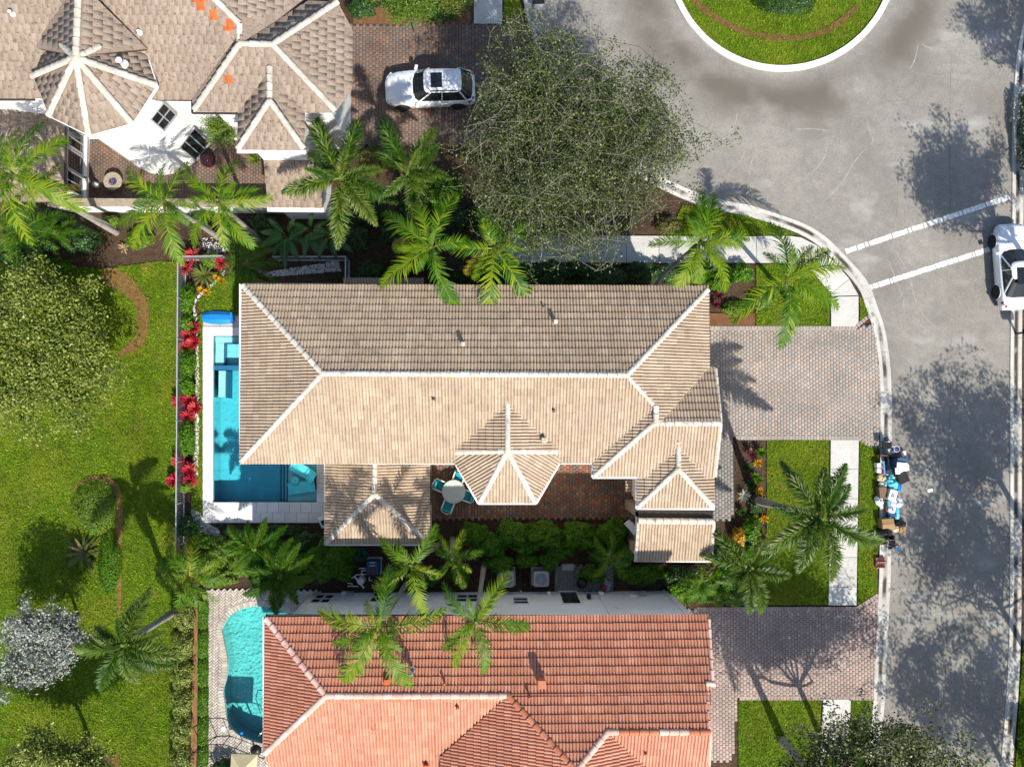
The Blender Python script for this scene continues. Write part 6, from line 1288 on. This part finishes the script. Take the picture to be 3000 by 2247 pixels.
# ================================================================== trees
def tree(label, base, crown, z, R, hh, nleaf, m, bark, l=.12, wd=.06, limbs=8, sub=7, twigs=6, r0=.16, name='tree', group='trees', flat=1.0, ry=None, spread=.20, seed=1, lowz=.25):
    rs = random.Random(seed); b, c = P(*base), P(*crown, z); root = empty(name, b, label, 'tree', group); ry = ry or R; mb = MB(); mb2 = MB(); tips = []; tdir = []; ph0, ph1, ph2 = rs.uniform(0, 6), rs.uniform(0, 6), rs.uniform(0, 6)
    fork = b.lerp(Vector((c.x, c.y, 0)), .25); fork.z = max(1.2, (c.z-hh)*.75); MB().tube(smooth_line([b-Vector((0, 0, .05)), b.lerp(fork, .5)+Vector((.05, .03, 0)), fork], 3), [r0*1.3, r0*1.15, r0*1.1, r0, r0, r0*.95, r0*.9], 9).build('trunk', bark, root)
    def rp(k0=.55, k1=1.0):
        while True:
            v = Vector((rs.uniform(-1.3, 1.3), rs.uniform(-1.3, 1.3), rs.uniform(-lowz*2, 1))); an = math.atan2(v.y, v.x); f = 1+.13*math.sin(3*an+ph0)+.10*math.sin(5*an+ph1)+.06*math.sin(9*an+ph2)
            if k0 < v.length/f < k1: return c+Vector((v.x*R, v.y*ry, v.z*hh))
    def br(a, e, ra, rb, sag, n=5, sides=5):
        mid = [a.lerp(e, t)+Vector((rs.uniform(-1, 1), rs.uniform(-1, 1), rs.uniform(-.4, .8)))*(e-a).length*.17+Vector((0, 0, sag*(e-a).length*t*(1-t)*2)) for t in (.33, .67)]
        pts = smooth_line([a]+mid+[e], 2); k = len(pts); (mb if sides == 4 else mb2).tube(pts, [ra+(rb-ra)*i/(k-1) for i in range(k)], sides, False); return pts
    for i in range(limbs):
        a = 2*PI*(i+rs.random()*.5)/limbs; e = c+Vector((math.cos(a)*R*rs.uniform(.5, .85), math.sin(a)*ry*rs.uniform(.5, .85), rs.uniform(-.5, .15)*hh)); L1 = br(fork, e, r0*.42, r0*.12, .1, sides=6)
        for j in range(sub):
            p0 = L1[rs.randint(2, len(L1)-1)]; e2 = p0+(rp(.6, 1.1)-p0)*rs.uniform(.55, 1.0); L2 = br(p0, e2, r0*.095, r0*.045, .08)
            for k in range(twigs):
                p1 = L2[rs.randint(2, len(L2)-1)]; v = rp(.75, 1.3)-p1; v = v.normalized()*min(v.length, R*rs.uniform(.12, .34)); L3 = br(p1, p1+v, r0*.048, r0*.022, .1, sides=4); tips += L3[1:]; tdir += [v.normalized()]*len(L3[1:])
    mb2.build('branches', 'bark', root); mb.build('twigs', bark, root); T = np.array([list(t) for t in tips]); D = np.array([list(t) for t in tdir]); k = RNG.integers(0, len(T), nleaf)
    Pn = T[k]+RNG.normal(0, spread, (nleaf, 3))*[1, 1, .7]+D[k]*RNG.uniform(-.1, .2, (nleaf, 1)); clump = RNG.random(len(T))
    foliage('crown', Pn, RNG.normal(0, .7, (nleaf, 3))+[0, 0, .75], l, wd, m, root, np.clip(clump[k]*.55+RNG.random(nleaf)*.45, 0, .999)); return root
tree('large sparse tree with pale bare branches beside the turning circle', (1640, 555), (1672, 412), 7.4, 6.1, 2.4, 80000, 'leaf_oak', 'pale_bark', l=.12, wd=.066, limbs=14, sub=12, twigs=9, r0=.17, spread=.17, seed=3, ry=6.0)
tree('dense bushy tree at the left edge of the lawn', (170, 1060), (110, 1030), 3.6, 4.2, 1.7, 60000, 'leaf_olive', 'bark', l=.16, wd=.08, limbs=10, sub=8, twigs=6, r0=.12, seed=5, ry=4.5, spread=.26)
tree('silvery grey leaved tree at the lower left', (230, 1800), (118, 1880), 3.6, 2.5, 1.2, 15000, 'leaf_silver', 'bark', l=.14, wd=.075, limbs=9, sub=6, twigs=5, r0=.08, seed=8, spread=.16, ry=2.5)
tree('green tree at the bottom left corner', (260, 2160), (140, 2260), 4.2, 3.6, 1.5, 30000, 'leaf_olive', 'bark', l=.16, wd=.08, limbs=9, sub=7, twigs=5, r0=.11, seed=9, ry=2.3)
tree('dark leafy tree at the lower right over the footpath', (2410, 2180), (2560, 2262), 6.2, 6.2, 2.0, 30000, 'leaf_oak', 'pale_bark', l=.15, wd=.08, limbs=11, sub=9, twigs=6, r0=.15, seed=12, ry=3.0)
tree('leafy tree beyond the right kerb, shading the crossing', (3040, 900), (3310, 815), 8.0, 3.5, 1.7, 13000, 'leaf_oak', 'bark', limbs=9, sub=8, twigs=5, seed=21, l=.19, wd=.10, ry=3.9)
tree('leafy tree beyond the right kerb, shading the middle of the street', (3050, 1640), (3340, 1738), 8.0, 4.6, 1.8, 12000, 'leaf_oak', 'bark', limbs=9, sub=7, twigs=5, seed=22, l=.20, wd=.10)
tree('leafy tree beyond the right kerb, shading the street by the rubbish', (3055, 2010), (3347, 2194), 8.0, 4.6, 1.8, 12000, 'leaf_oak', 'bark', limbs=9, sub=7, twigs=5, seed=25, l=.20, wd=.10)
tree('leafy tree beyond the right kerb, shading the lower street', (3010, 2390), (3322, 2662), 8.0, 4.8, 1.8, 12000, 'leaf_oak', 'bark', limbs=9, sub=7, twigs=5, seed=23, l=.20, wd=.10)
tree('leafy tree beyond the right kerb, shading the top of the street', (3090, 440), (3470, 260), 8.0, 2.6, 1.6, 6000, 'leaf_oak', 'bark', limbs=7, sub=6, twigs=4, seed=24, l=.18, wd=.09)
tree('small yellow green tree at the curved white wall', (690, 430), (650, 385), 3.4, .95, .9, 3600, 'leaf_lime', 'bark', limbs=6, sub=4, twigs=4, r0=.05, seed=31, l=.08, wd=.05, spread=.12)
tree('bright bushy tree at the top of the dark driveway', (1215, 95), (1195, 15), 2.8, 1.8, 1.1, 8000, 'leaf_lime', 'bark', limbs=8, sub=5, twigs=4, r0=.07, seed=32, l=.10, wd=.055, ry=1.0)
tree('pale green bushy tree at the top beside the footpath', (1370, 60), (1340, -10), 2.4, 1.1, .8, 3500, 'leaf_olive', 'bark', limbs=6, sub=4, twigs=4, r0=.05, seed=33, l=.10, wd=.055)
# ================================================================== shrubs and beds
for k, (x, y, rx, ry, h, m, lb) in enumerate((
    (1505, 1562, 52, 36, 1.5, 'leaf_green', 'courtyard hedge bush nearest the round table'), (1598, 1568, 56, 40, 1.7, 'leaf_green', 'courtyard hedge bush, second from the round table'), (1700, 1570, 58, 40, 1.6, 'leaf_green', 'courtyard hedge bush, third from the round table'), (1795, 1565, 50, 40, 1.6, 'leaf_green', 'courtyard hedge bush beside the entrance wall'),
    (1390, 1565, 40, 34, 1.2, 'leaf_green', 'green bush under the yellowish palm'), (1465, 1652, 44, 26, 1.1, 'leaf_green', 'green bush above the half hidden air conditioner'), (1545, 1642, 34, 22, 1.0, 'leaf_green', 'green bush above the open air conditioner'), (1610, 1645, 32, 26, 1.0, 'leaf_green', 'green bush left of the stepping stone'), (1735, 1682, 40, 26, 1.0, 'leaf_green', 'green bush right of the paver pad'), (1880, 1684, 68, 28, 1.1, 'leaf_green', 'long green bush at the end of the blue wall'), (1830, 1620, 30, 40, 1.3, 'leaf_green', 'green bush below the entrance wall'),
    (958, 1640, 78, 62, 2.6, 'leaf_green', 'large glossy round bush beside the pool heater'), (900, 1600, 50, 40, 1.6, 'leaf_dark', 'dark bush at the edge of the pool deck'), (665, 1605, 60, 34, 1.3, 'leaf_lime', 'light green bush below the white pebbles'), (610, 1640, 56, 40, 1.2, 'leaf_lime', 'light green bush beside the clustered palm'), (640, 1690, 60, 30, 1.0, 'leaf_lime', 'light green bush above the herringbone patio'), (545, 1545, 34, 30, 1.0, 'leaf_dark', 'dark bush inside the fence corner'),
    (545, 875, 24, 44, .9, 'leaf_green', 'green bush along the fence, below the agave'), (545, 945, 22, 26, .8, 'leaf_green', 'green bush along the fence, above the first red cluster'), (546, 1070, 24, 48, .9, 'leaf_green', 'green bush along the fence, below the first red cluster'), (543, 1130, 24, 34, .9, 'leaf_green', 'green bush along the fence, above the second red cluster'), (543, 1285, 26, 52, .95, 'leaf_green', 'green bush along the fence, below the second red cluster'), (540, 1425, 22, 18, .7, 'leaf_lime', 'small lime bush below the last red cluster'), (615, 760, 30, 22, .7, 'leaf_lime', 'lime bush beside the fence corner'),
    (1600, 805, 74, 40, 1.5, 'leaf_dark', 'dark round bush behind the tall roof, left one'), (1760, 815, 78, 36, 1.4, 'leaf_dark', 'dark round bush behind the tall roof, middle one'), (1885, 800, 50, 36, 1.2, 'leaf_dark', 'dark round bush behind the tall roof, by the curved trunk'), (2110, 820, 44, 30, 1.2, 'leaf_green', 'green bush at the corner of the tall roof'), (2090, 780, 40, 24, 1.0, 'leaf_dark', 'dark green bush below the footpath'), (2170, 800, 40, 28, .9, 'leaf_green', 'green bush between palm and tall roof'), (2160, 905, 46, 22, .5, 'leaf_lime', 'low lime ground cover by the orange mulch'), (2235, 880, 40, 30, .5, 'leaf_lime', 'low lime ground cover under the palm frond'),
    (275, 1485, 62, 80, .7, 'leaf_lime', 'clipped lime hedge mound in the lawn'), (318, 1655, 34, 92, .7, 'leaf_green', 'clipped dark hedge strip in the lawn'),
    (60, 745, 70, 40, 1.2, 'leaf_dark', 'dark bush under the slanting trunks at the left edge'), (230, 700, 56, 44, 1.4, 'leaf_dark', 'dark bush below the slanting trunks'), (160, 640, 50, 30, 1.0, 'leaf_dark', 'dark bush at the foot of the garden wall'), (405, 702, 42, 26, .7, 'leaf_lime', 'lime bush beside the dry fallen fronds'), (320, 650, 26, 18, .8, 'leaf_lime', 'lime bush at the foot of the slanting trunks'), (150, 780, 60, 26, .8, 'leaf_green', 'green bush at the top edge of the lawn'),
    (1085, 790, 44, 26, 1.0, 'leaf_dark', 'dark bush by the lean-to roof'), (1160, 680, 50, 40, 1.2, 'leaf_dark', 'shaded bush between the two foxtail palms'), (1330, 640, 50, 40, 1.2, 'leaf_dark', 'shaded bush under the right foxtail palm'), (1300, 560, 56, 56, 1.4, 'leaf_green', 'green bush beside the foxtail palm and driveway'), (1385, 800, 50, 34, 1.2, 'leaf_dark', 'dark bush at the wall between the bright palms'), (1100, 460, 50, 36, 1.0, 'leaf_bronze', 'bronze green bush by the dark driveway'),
    (1060, 20, 40, 34, 1.0, 'leaf_dark', 'dark bush at the top beside the tiled roof'), (1290, 40, 44, 26, .8, 'leaf_dark', 'dark bush at the top of the driveway'), (2310, 6, 90, 36, 1.4, 'leaf_dark', 'dark clipped bush on the grass island'),
    (2165, 1575, 22, 28, .8, 'leaf_yellow', 'bright yellow bush beside the low entrance roof'), (2200, 1560, 34, 40, .8, 'leaf_green', 'green bush under the foxtail fronds'), (1990, 1690, 60, 30, .9, 'leaf_dark', 'dark bush at the end of the entrance roof'), (2090, 1740, 50, 34, .8, 'leaf_green', 'green bush at the corner of the pink driveway'),
    (1060, 1570, 40, 26, .8, 'leaf_dark', 'dark bush below the pavilion gutter'), (1440, 1600, 40, 34, 1.2, 'leaf_green', 'green bush in the middle of the side garden'), (1345, 1690, 34, 26, 1.0, 'leaf_green', 'green bush at the blue wall under the palms'), (1640, 1612, 44, 28, 1.1, 'leaf_green', 'green bush behind the stepping stone'), (1540, 1600, 44, 24, 1.1, 'leaf_green', 'green bush between hedge and air conditioners'), (1760, 1620, 34, 30, 1.2, 'leaf_green', 'green bush behind the young palm'), (1150, 1600, 40, 30, 1.2, 'leaf_dark', 'dark bush beside the green hose'), (1250, 1690, 40, 28, 1.0, 'leaf_green', 'green bush below the pavilion palm'), (1310, 1610, 40, 26, 1.1, 'leaf_green', 'green bush at the foot of the two pavilion palms'),
    (780, 1620, 60, 44, 1.6, 'leaf_green', 'green bush under the dark foxtail palm'), (720, 1650, 56, 36, 1.3, 'leaf_lime', 'light green bush above the cream patio'), (850, 1700, 54, 24, 1.2, 'leaf_green', 'green bush at the corner of the blue wall'), (700, 1570, 56, 20, .9, 'leaf_dark', 'low dark hedge along the pool deck, left'), (820, 1555, 70, 18, .8, 'leaf_dark', 'low dark hedge along the pool deck, right'), (590, 1590, 40, 30, 1.0, 'leaf_green', 'green bush by the white pebble patch'), (480, 1690, 26, 30, .8, 'leaf_lime', 'lime bush at the lawn edge by the clustered palm'),
    (2010, 1720, 50, 36, 1.0, 'leaf_green', 'green bush between blue wall and pink driveway'), (2130, 1690, 46, 40, 1.0, 'leaf_green', 'green bush under the smaller foxtail palm'), (2150, 1750, 44, 26, .8, 'leaf_lime', 'lime bush at the edge of the pink driveway'), (2070, 1660, 40, 26, .8, 'leaf_bronze', 'bronze bush at the entrance roof corner'), (2110, 1620, 30, 34, .9, 'leaf_dark', 'dark bush beside the yellow bush'), (2185, 1620, 30, 30, .9, 'leaf_green', 'green bush right of the yellow bush'), (2215, 1480, 20, 26, .5, 'leaf_dark', 'low dark plant at the ringed trunk'), (2225, 1590, 26, 30, .7, 'leaf_bronze', 'bronze bush under the large foxtail palm'),
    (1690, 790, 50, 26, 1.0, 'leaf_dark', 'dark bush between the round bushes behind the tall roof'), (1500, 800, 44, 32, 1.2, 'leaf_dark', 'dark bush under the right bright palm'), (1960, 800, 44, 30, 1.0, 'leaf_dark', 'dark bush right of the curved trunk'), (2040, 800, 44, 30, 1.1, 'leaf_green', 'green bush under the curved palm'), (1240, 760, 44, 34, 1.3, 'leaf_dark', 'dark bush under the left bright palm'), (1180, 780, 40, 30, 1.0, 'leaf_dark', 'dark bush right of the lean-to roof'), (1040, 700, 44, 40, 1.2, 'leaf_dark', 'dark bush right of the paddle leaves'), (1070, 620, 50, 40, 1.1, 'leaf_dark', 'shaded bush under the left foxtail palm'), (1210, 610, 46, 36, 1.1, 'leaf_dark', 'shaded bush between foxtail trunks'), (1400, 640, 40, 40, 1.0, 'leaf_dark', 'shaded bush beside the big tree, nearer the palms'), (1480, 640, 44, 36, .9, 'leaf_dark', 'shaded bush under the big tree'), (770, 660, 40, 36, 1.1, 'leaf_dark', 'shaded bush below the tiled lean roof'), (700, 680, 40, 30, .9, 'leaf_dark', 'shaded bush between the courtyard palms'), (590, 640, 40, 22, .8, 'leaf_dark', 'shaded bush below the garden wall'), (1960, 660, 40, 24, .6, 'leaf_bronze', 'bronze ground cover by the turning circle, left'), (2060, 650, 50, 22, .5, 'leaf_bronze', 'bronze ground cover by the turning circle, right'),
    (655, 2262, 36, 36, 1.0, 'leaf_dark', 'dark bush at the corner of the herringbone patio'), (3030, 2180, 30, 90, 1.2, 'leaf_green', 'green hedge at the lower right edge'), (3030, 400, 34, 170, 1.5, 'leaf_dark', 'dark hedge along the right edge of the turning circle'))):
    shrub(x, y, rx, ry, h, m, lb, lump=.12 if 'clipped' in lb else .24, l=.085 if 'clipped' in lb else .11, wd=.05 if 'clipped' in lb else .065)
for k, y in enumerate((1800, 1885, 1970, 2055, 2140, 2225)):
    w_ = ('nearest the clustered palm', 'second from the clustered palm', 'third from the clustered palm', 'fourth from the clustered palm', 'fifth from the clustered palm', 'at the bottom edge')[k]
    shrub(595, y, 13, 46, .9, 'leaf_green', 'clipped narrow hedge along the herringbone patio, '+w_, box=True, n=2600, l=.075, wd=.045)
    shrub(535-(y-1800)*.02, y+5, 32, 48, 1.1, 'leaf_olive', 'loose hedge between lawn and mulch strip, '+w_, l=.09, wd=.05)
reds = [(558, 746, 'at the fence corner, upper'), (536, 784, 'at the fence corner, lower'), (645, 768, 'in the shade right of the fence corner'), (561, 960, 'in the first cluster, topmost'), (541, 983, 'in the first cluster, at the rail'), (563, 1003, 'in the first cluster, at the pebbles'), (537, 1019, 'in the first cluster, lowest'), (519, 1177, 'in the second cluster, over the rail'), (550, 1170, 'in the second cluster, topmost'), (566, 1195, 'in the second cluster, at the pebbles'), (543, 1221, 'in the second cluster, lowest'), (521, 1351, 'in the last cluster, topmost'), (550, 1376, 'in the last cluster, middle'), (504, 1408, 'in the last cluster, outside the rail'), (552, 1409, 'in the last cluster, at the pebbles')]
for x, y, t in reds: rosette(x, y, 27, .75, 'leaf_red', 'red leaved plant '+t, n=38, wd=.09, group='red plants along the fence', blunt=True)
rosette(592, 803, 46, .8, 'leaf_agave', 'yellow green agave with broad leaves by the pebble band', n=24, wd=.10, blunt=True)
rosette(235, 1622, 74, .9, 'leaf_bronze', 'bronze green giant rosette plant on the lawn', n=26, wd=.16)
rosette(742, 467, 28, .6, 'palm_leaf', 'small spiky green plant below the gabled roof', n=36, wd=.04); rosette(2183, 1452, 26, .55, 'leaf_silver', 'silvery spiky plant beside the grey path', n=36, wd=.035); rosette(2010, 1755, 40, .7, 'leaf_green', 'spiky plant at the end of the blue wall', n=40, wd=.04); rosette(2108, 862, 26, .8, 'leaf_purple', 'purple leaved plant at the corner of the tall roof, upper', n=30, wd=.06); rosette(2098, 890, 22, .7, 'leaf_purple', 'purple leaved plant at the corner of the tall roof, lower', n=30, wd=.06)
rosette(2205, 1330, 26, .7, 'leaf_purple', 'purple plant in the bed by the pale driveway', n=28, wd=.06); rosette(2230, 1325, 20, .6, 'leaf_green', 'green plant at the bed corner by the pale driveway', n=26, wd=.07, blunt=True)
for k, (x, y, m) in enumerate(((2222, 1356, 'leaf_yellow'), (2212, 1395, 'leaf_lime'), (2226, 1438, 'leaf_yellow'), (2222, 1405, 'leaf_green'), (2238, 1470, 'leaf_yellow'), (2240, 1520, 'leaf_yellow'), (2212, 1520, 'leaf_lime'), (2190, 1370, 'leaf_dark'), (2200, 1420, 'leaf_dark'), (2175, 1500, 'leaf_dark'))):
    rosette(x, y, 18, .5, m, 'small bedding plant beside the grey path, '+('orange tipped one nearest the pale driveway', 'lime one below the first orange', 'orange tipped one by the spiky plant', 'green one between the orange ones', 'orange tipped one above the trunk', 'orange tipped one below the trunk', 'lime one below the trunk', 'dark one nearest the path', 'dark one above the spiky plant', 'dark one below the spiky plant')[k], n=22, wd=.07, group='bedding plants', blunt=True)
for k, (x, y) in enumerate(((603, 855), (588, 848), (632, 812), (645, 820))): rosette(x, y, 15, .4, 'leaf_yellow', 'yellow bedding plant beside the agave, '+('lowest', 'lower left', 'upper', 'at the pebbles')[k], n=22, wd=.06, group='yellow plants by the agave', blunt=True)
rosette(360, 725, 26, .35, 'dead_leaf', 'dry fallen fronds on the mulch by the slanting trunks', n=12, wd=.09); rosette(430, 700, 20, .3, 'dead_leaf', 'dry curled frond beside the lime bush', n=6, wd=.06)
# big paddle leaved plants in the shaded bed
def paddle(px, py, label, leaves, h=1.6):
    c = P(px, py, h); root = empty('paddle_leaf_plant', (c.x, c.y, 0), label, 'plant', 'paddle leaved plants')
    for an, ln in leaves:
        L = ln/53*.95; W = L*.32; n = 8; vs = []; fs = []; a = -an
        d = Vector((math.cos(a), math.sin(a), 0)); s = Vector((-d.y, d.x, 0)); z0 = h+random.uniform(-.3, .3)
        for i in range(n+1):
            t = i/n; w_ = W/2*math.sin(PI*min(1, .08+.92*t)**.8)**.8 if t < 1 else .01; p = Vector((c.x, c.y, 0))+d*(.25+L*t); z = z0+.35*L*t-.55*L*t*t
            for q, dz in ((-1, .10), (0, 0), (1, .10)): vs.append((p.x+s.x*q*w_, p.y+s.y*q*w_, z+dz*w_))
        for i in range(n):
            for j in range(2): fs.append((3*i+j, 3*i+j+1, 3*i+4+j, 3*i+3+j))
        me = np_mesh('leaf', vs, fs, ['leaf_banana'], None, True); lf = link(bpy.data.objects.new('leaf', me), root)
        MB().tube([(c.x, c.y, 0), (c.x+d.x*.12, c.y+d.y*.12, z0*.8), (c.x+d.x*.3, c.y+d.y*.3, z0+.03)], [.03, .022, .015], 6).build('stalk', 'crownshaft', lf)
        MB().tube([(vs[3*i+1][0], vs[3*i+1][1], vs[3*i+1][2]+.006) for i in range(0, n+1, 2)], [.014, .012, .010, .007, .003], 5).build('midrib', 'rachis', lf)
paddle(838, 690, 'paddle leaved plant in the shaded bed, left one', ((3.3, 70), (2.7, 75), (2.2, 60), (1.6, 85), (1.1, 70), (.3, 60), (-.4, 55), (-1.2, 50), (3.9, 60)))
paddle(905, 672, 'paddle leaved plant in the shaded bed, middle one', ((.2, 60), (-.5, 50), (-1.5, 45), (1.2, 80), (1.8, 70), (2.6, 60), (3.5, 55), (.8, 65)))
paddle(965, 690, 'paddle leaved plant in the shaded bed, right one', ((.6, 70), (1.3, 60), (2.0, 60), (-.6, 45), (2.9, 50), (3.8, 45)))
# ================================================================== grass blades
def grass():
    Vs = []; Rs = []
    for nm, (W, z, dens, ln) in LAWN.items():
        x0, x1, y0, y1 = min(p.x for p in W), max(p.x for p in W), min(p.y for p in W), max(p.y for p in W); a, b = P(-40, 2290), P(3040, -40)
        x0, x1, y0, y1 = max(x0, a.x), min(x1, b.x), max(y0, a.y), min(y1, b.y)
        if x1 <= x0 or y1 <= y0: continue
        n = int((x1-x0)*(y1-y0)*dens); X = RNG.uniform(x0, x1, n); Y = RNG.uniform(y0, y1, n); ok = np_inpoly(X, Y, W); X, Y = X[ok], Y[ok]; n = len(X)
        a = RNG.uniform(0, 6.28, n); l = ln*RNG.uniform(.6, 1.5, n); w_ = RNG.uniform(.012, .026, n); tx, ty = np.cos(a), np.sin(a); lean = RNG.uniform(.35, 1.1, n)*l; b2 = RNG.uniform(0, 6.28, n)
        p = np.stack([X, Y, np.full(n, z)], 1); s = np.stack([tx*w_, ty*w_, np.zeros(n)], 1); t = np.stack([np.cos(b2)*lean, np.sin(b2)*lean, l*.75], 1)
        V = np.stack([p-s, p+s, p+t*.6+s*.9, p+t], 1).reshape(-1, 3); Fc = np.arange(4*n).reshape(n, 4)
        o = link(bpy.data.objects.new('grass', np_mesh('grass', V, Fc, ['grass'], RNG.random(n)))); tag(o, bpy.data.objects[nm]['label'].replace('lawn', 'grass blades of the lawn') if 'lawn' in bpy.data.objects[nm]['label'] else 'blades of the '+bpy.data.objects[nm]['label'], kind='stuff')
grass()
def litter(name, boxes, label, m):
    Pn = []
    for x0, y0, x1, y1, n in boxes: Pn += [list(P(random.uniform(x0, x1), random.uniform(y0, y1), .075+random.random()*.01)) for _ in range(n)]
    Pn = np.array(Pn); tag(foliage(name, Pn, RNG.normal(0, .25, (len(Pn), 3))+[0, 0, 1], .075, .04, m, None), label, kind='stuff')
litter('leaf_litter', ((2040, 1785, 2560, 2045, 150), (2080, 960, 2570, 1285, 90), (1050, 80, 1550, 420, 220), (2600, 1200, 2960, 2247, 130), (1700, 560, 2000, 700, 60), (2430, 1290, 2515, 1770, 60), (1500, 690, 2300, 770, 90), (600, 1728, 780, 2240, 60), (2615, 300, 2950, 900, 60), (1262, 1360, 1860, 1520, 50)), 'scattered dry leaves on the driveways, street and paths', 'dead_leaf')
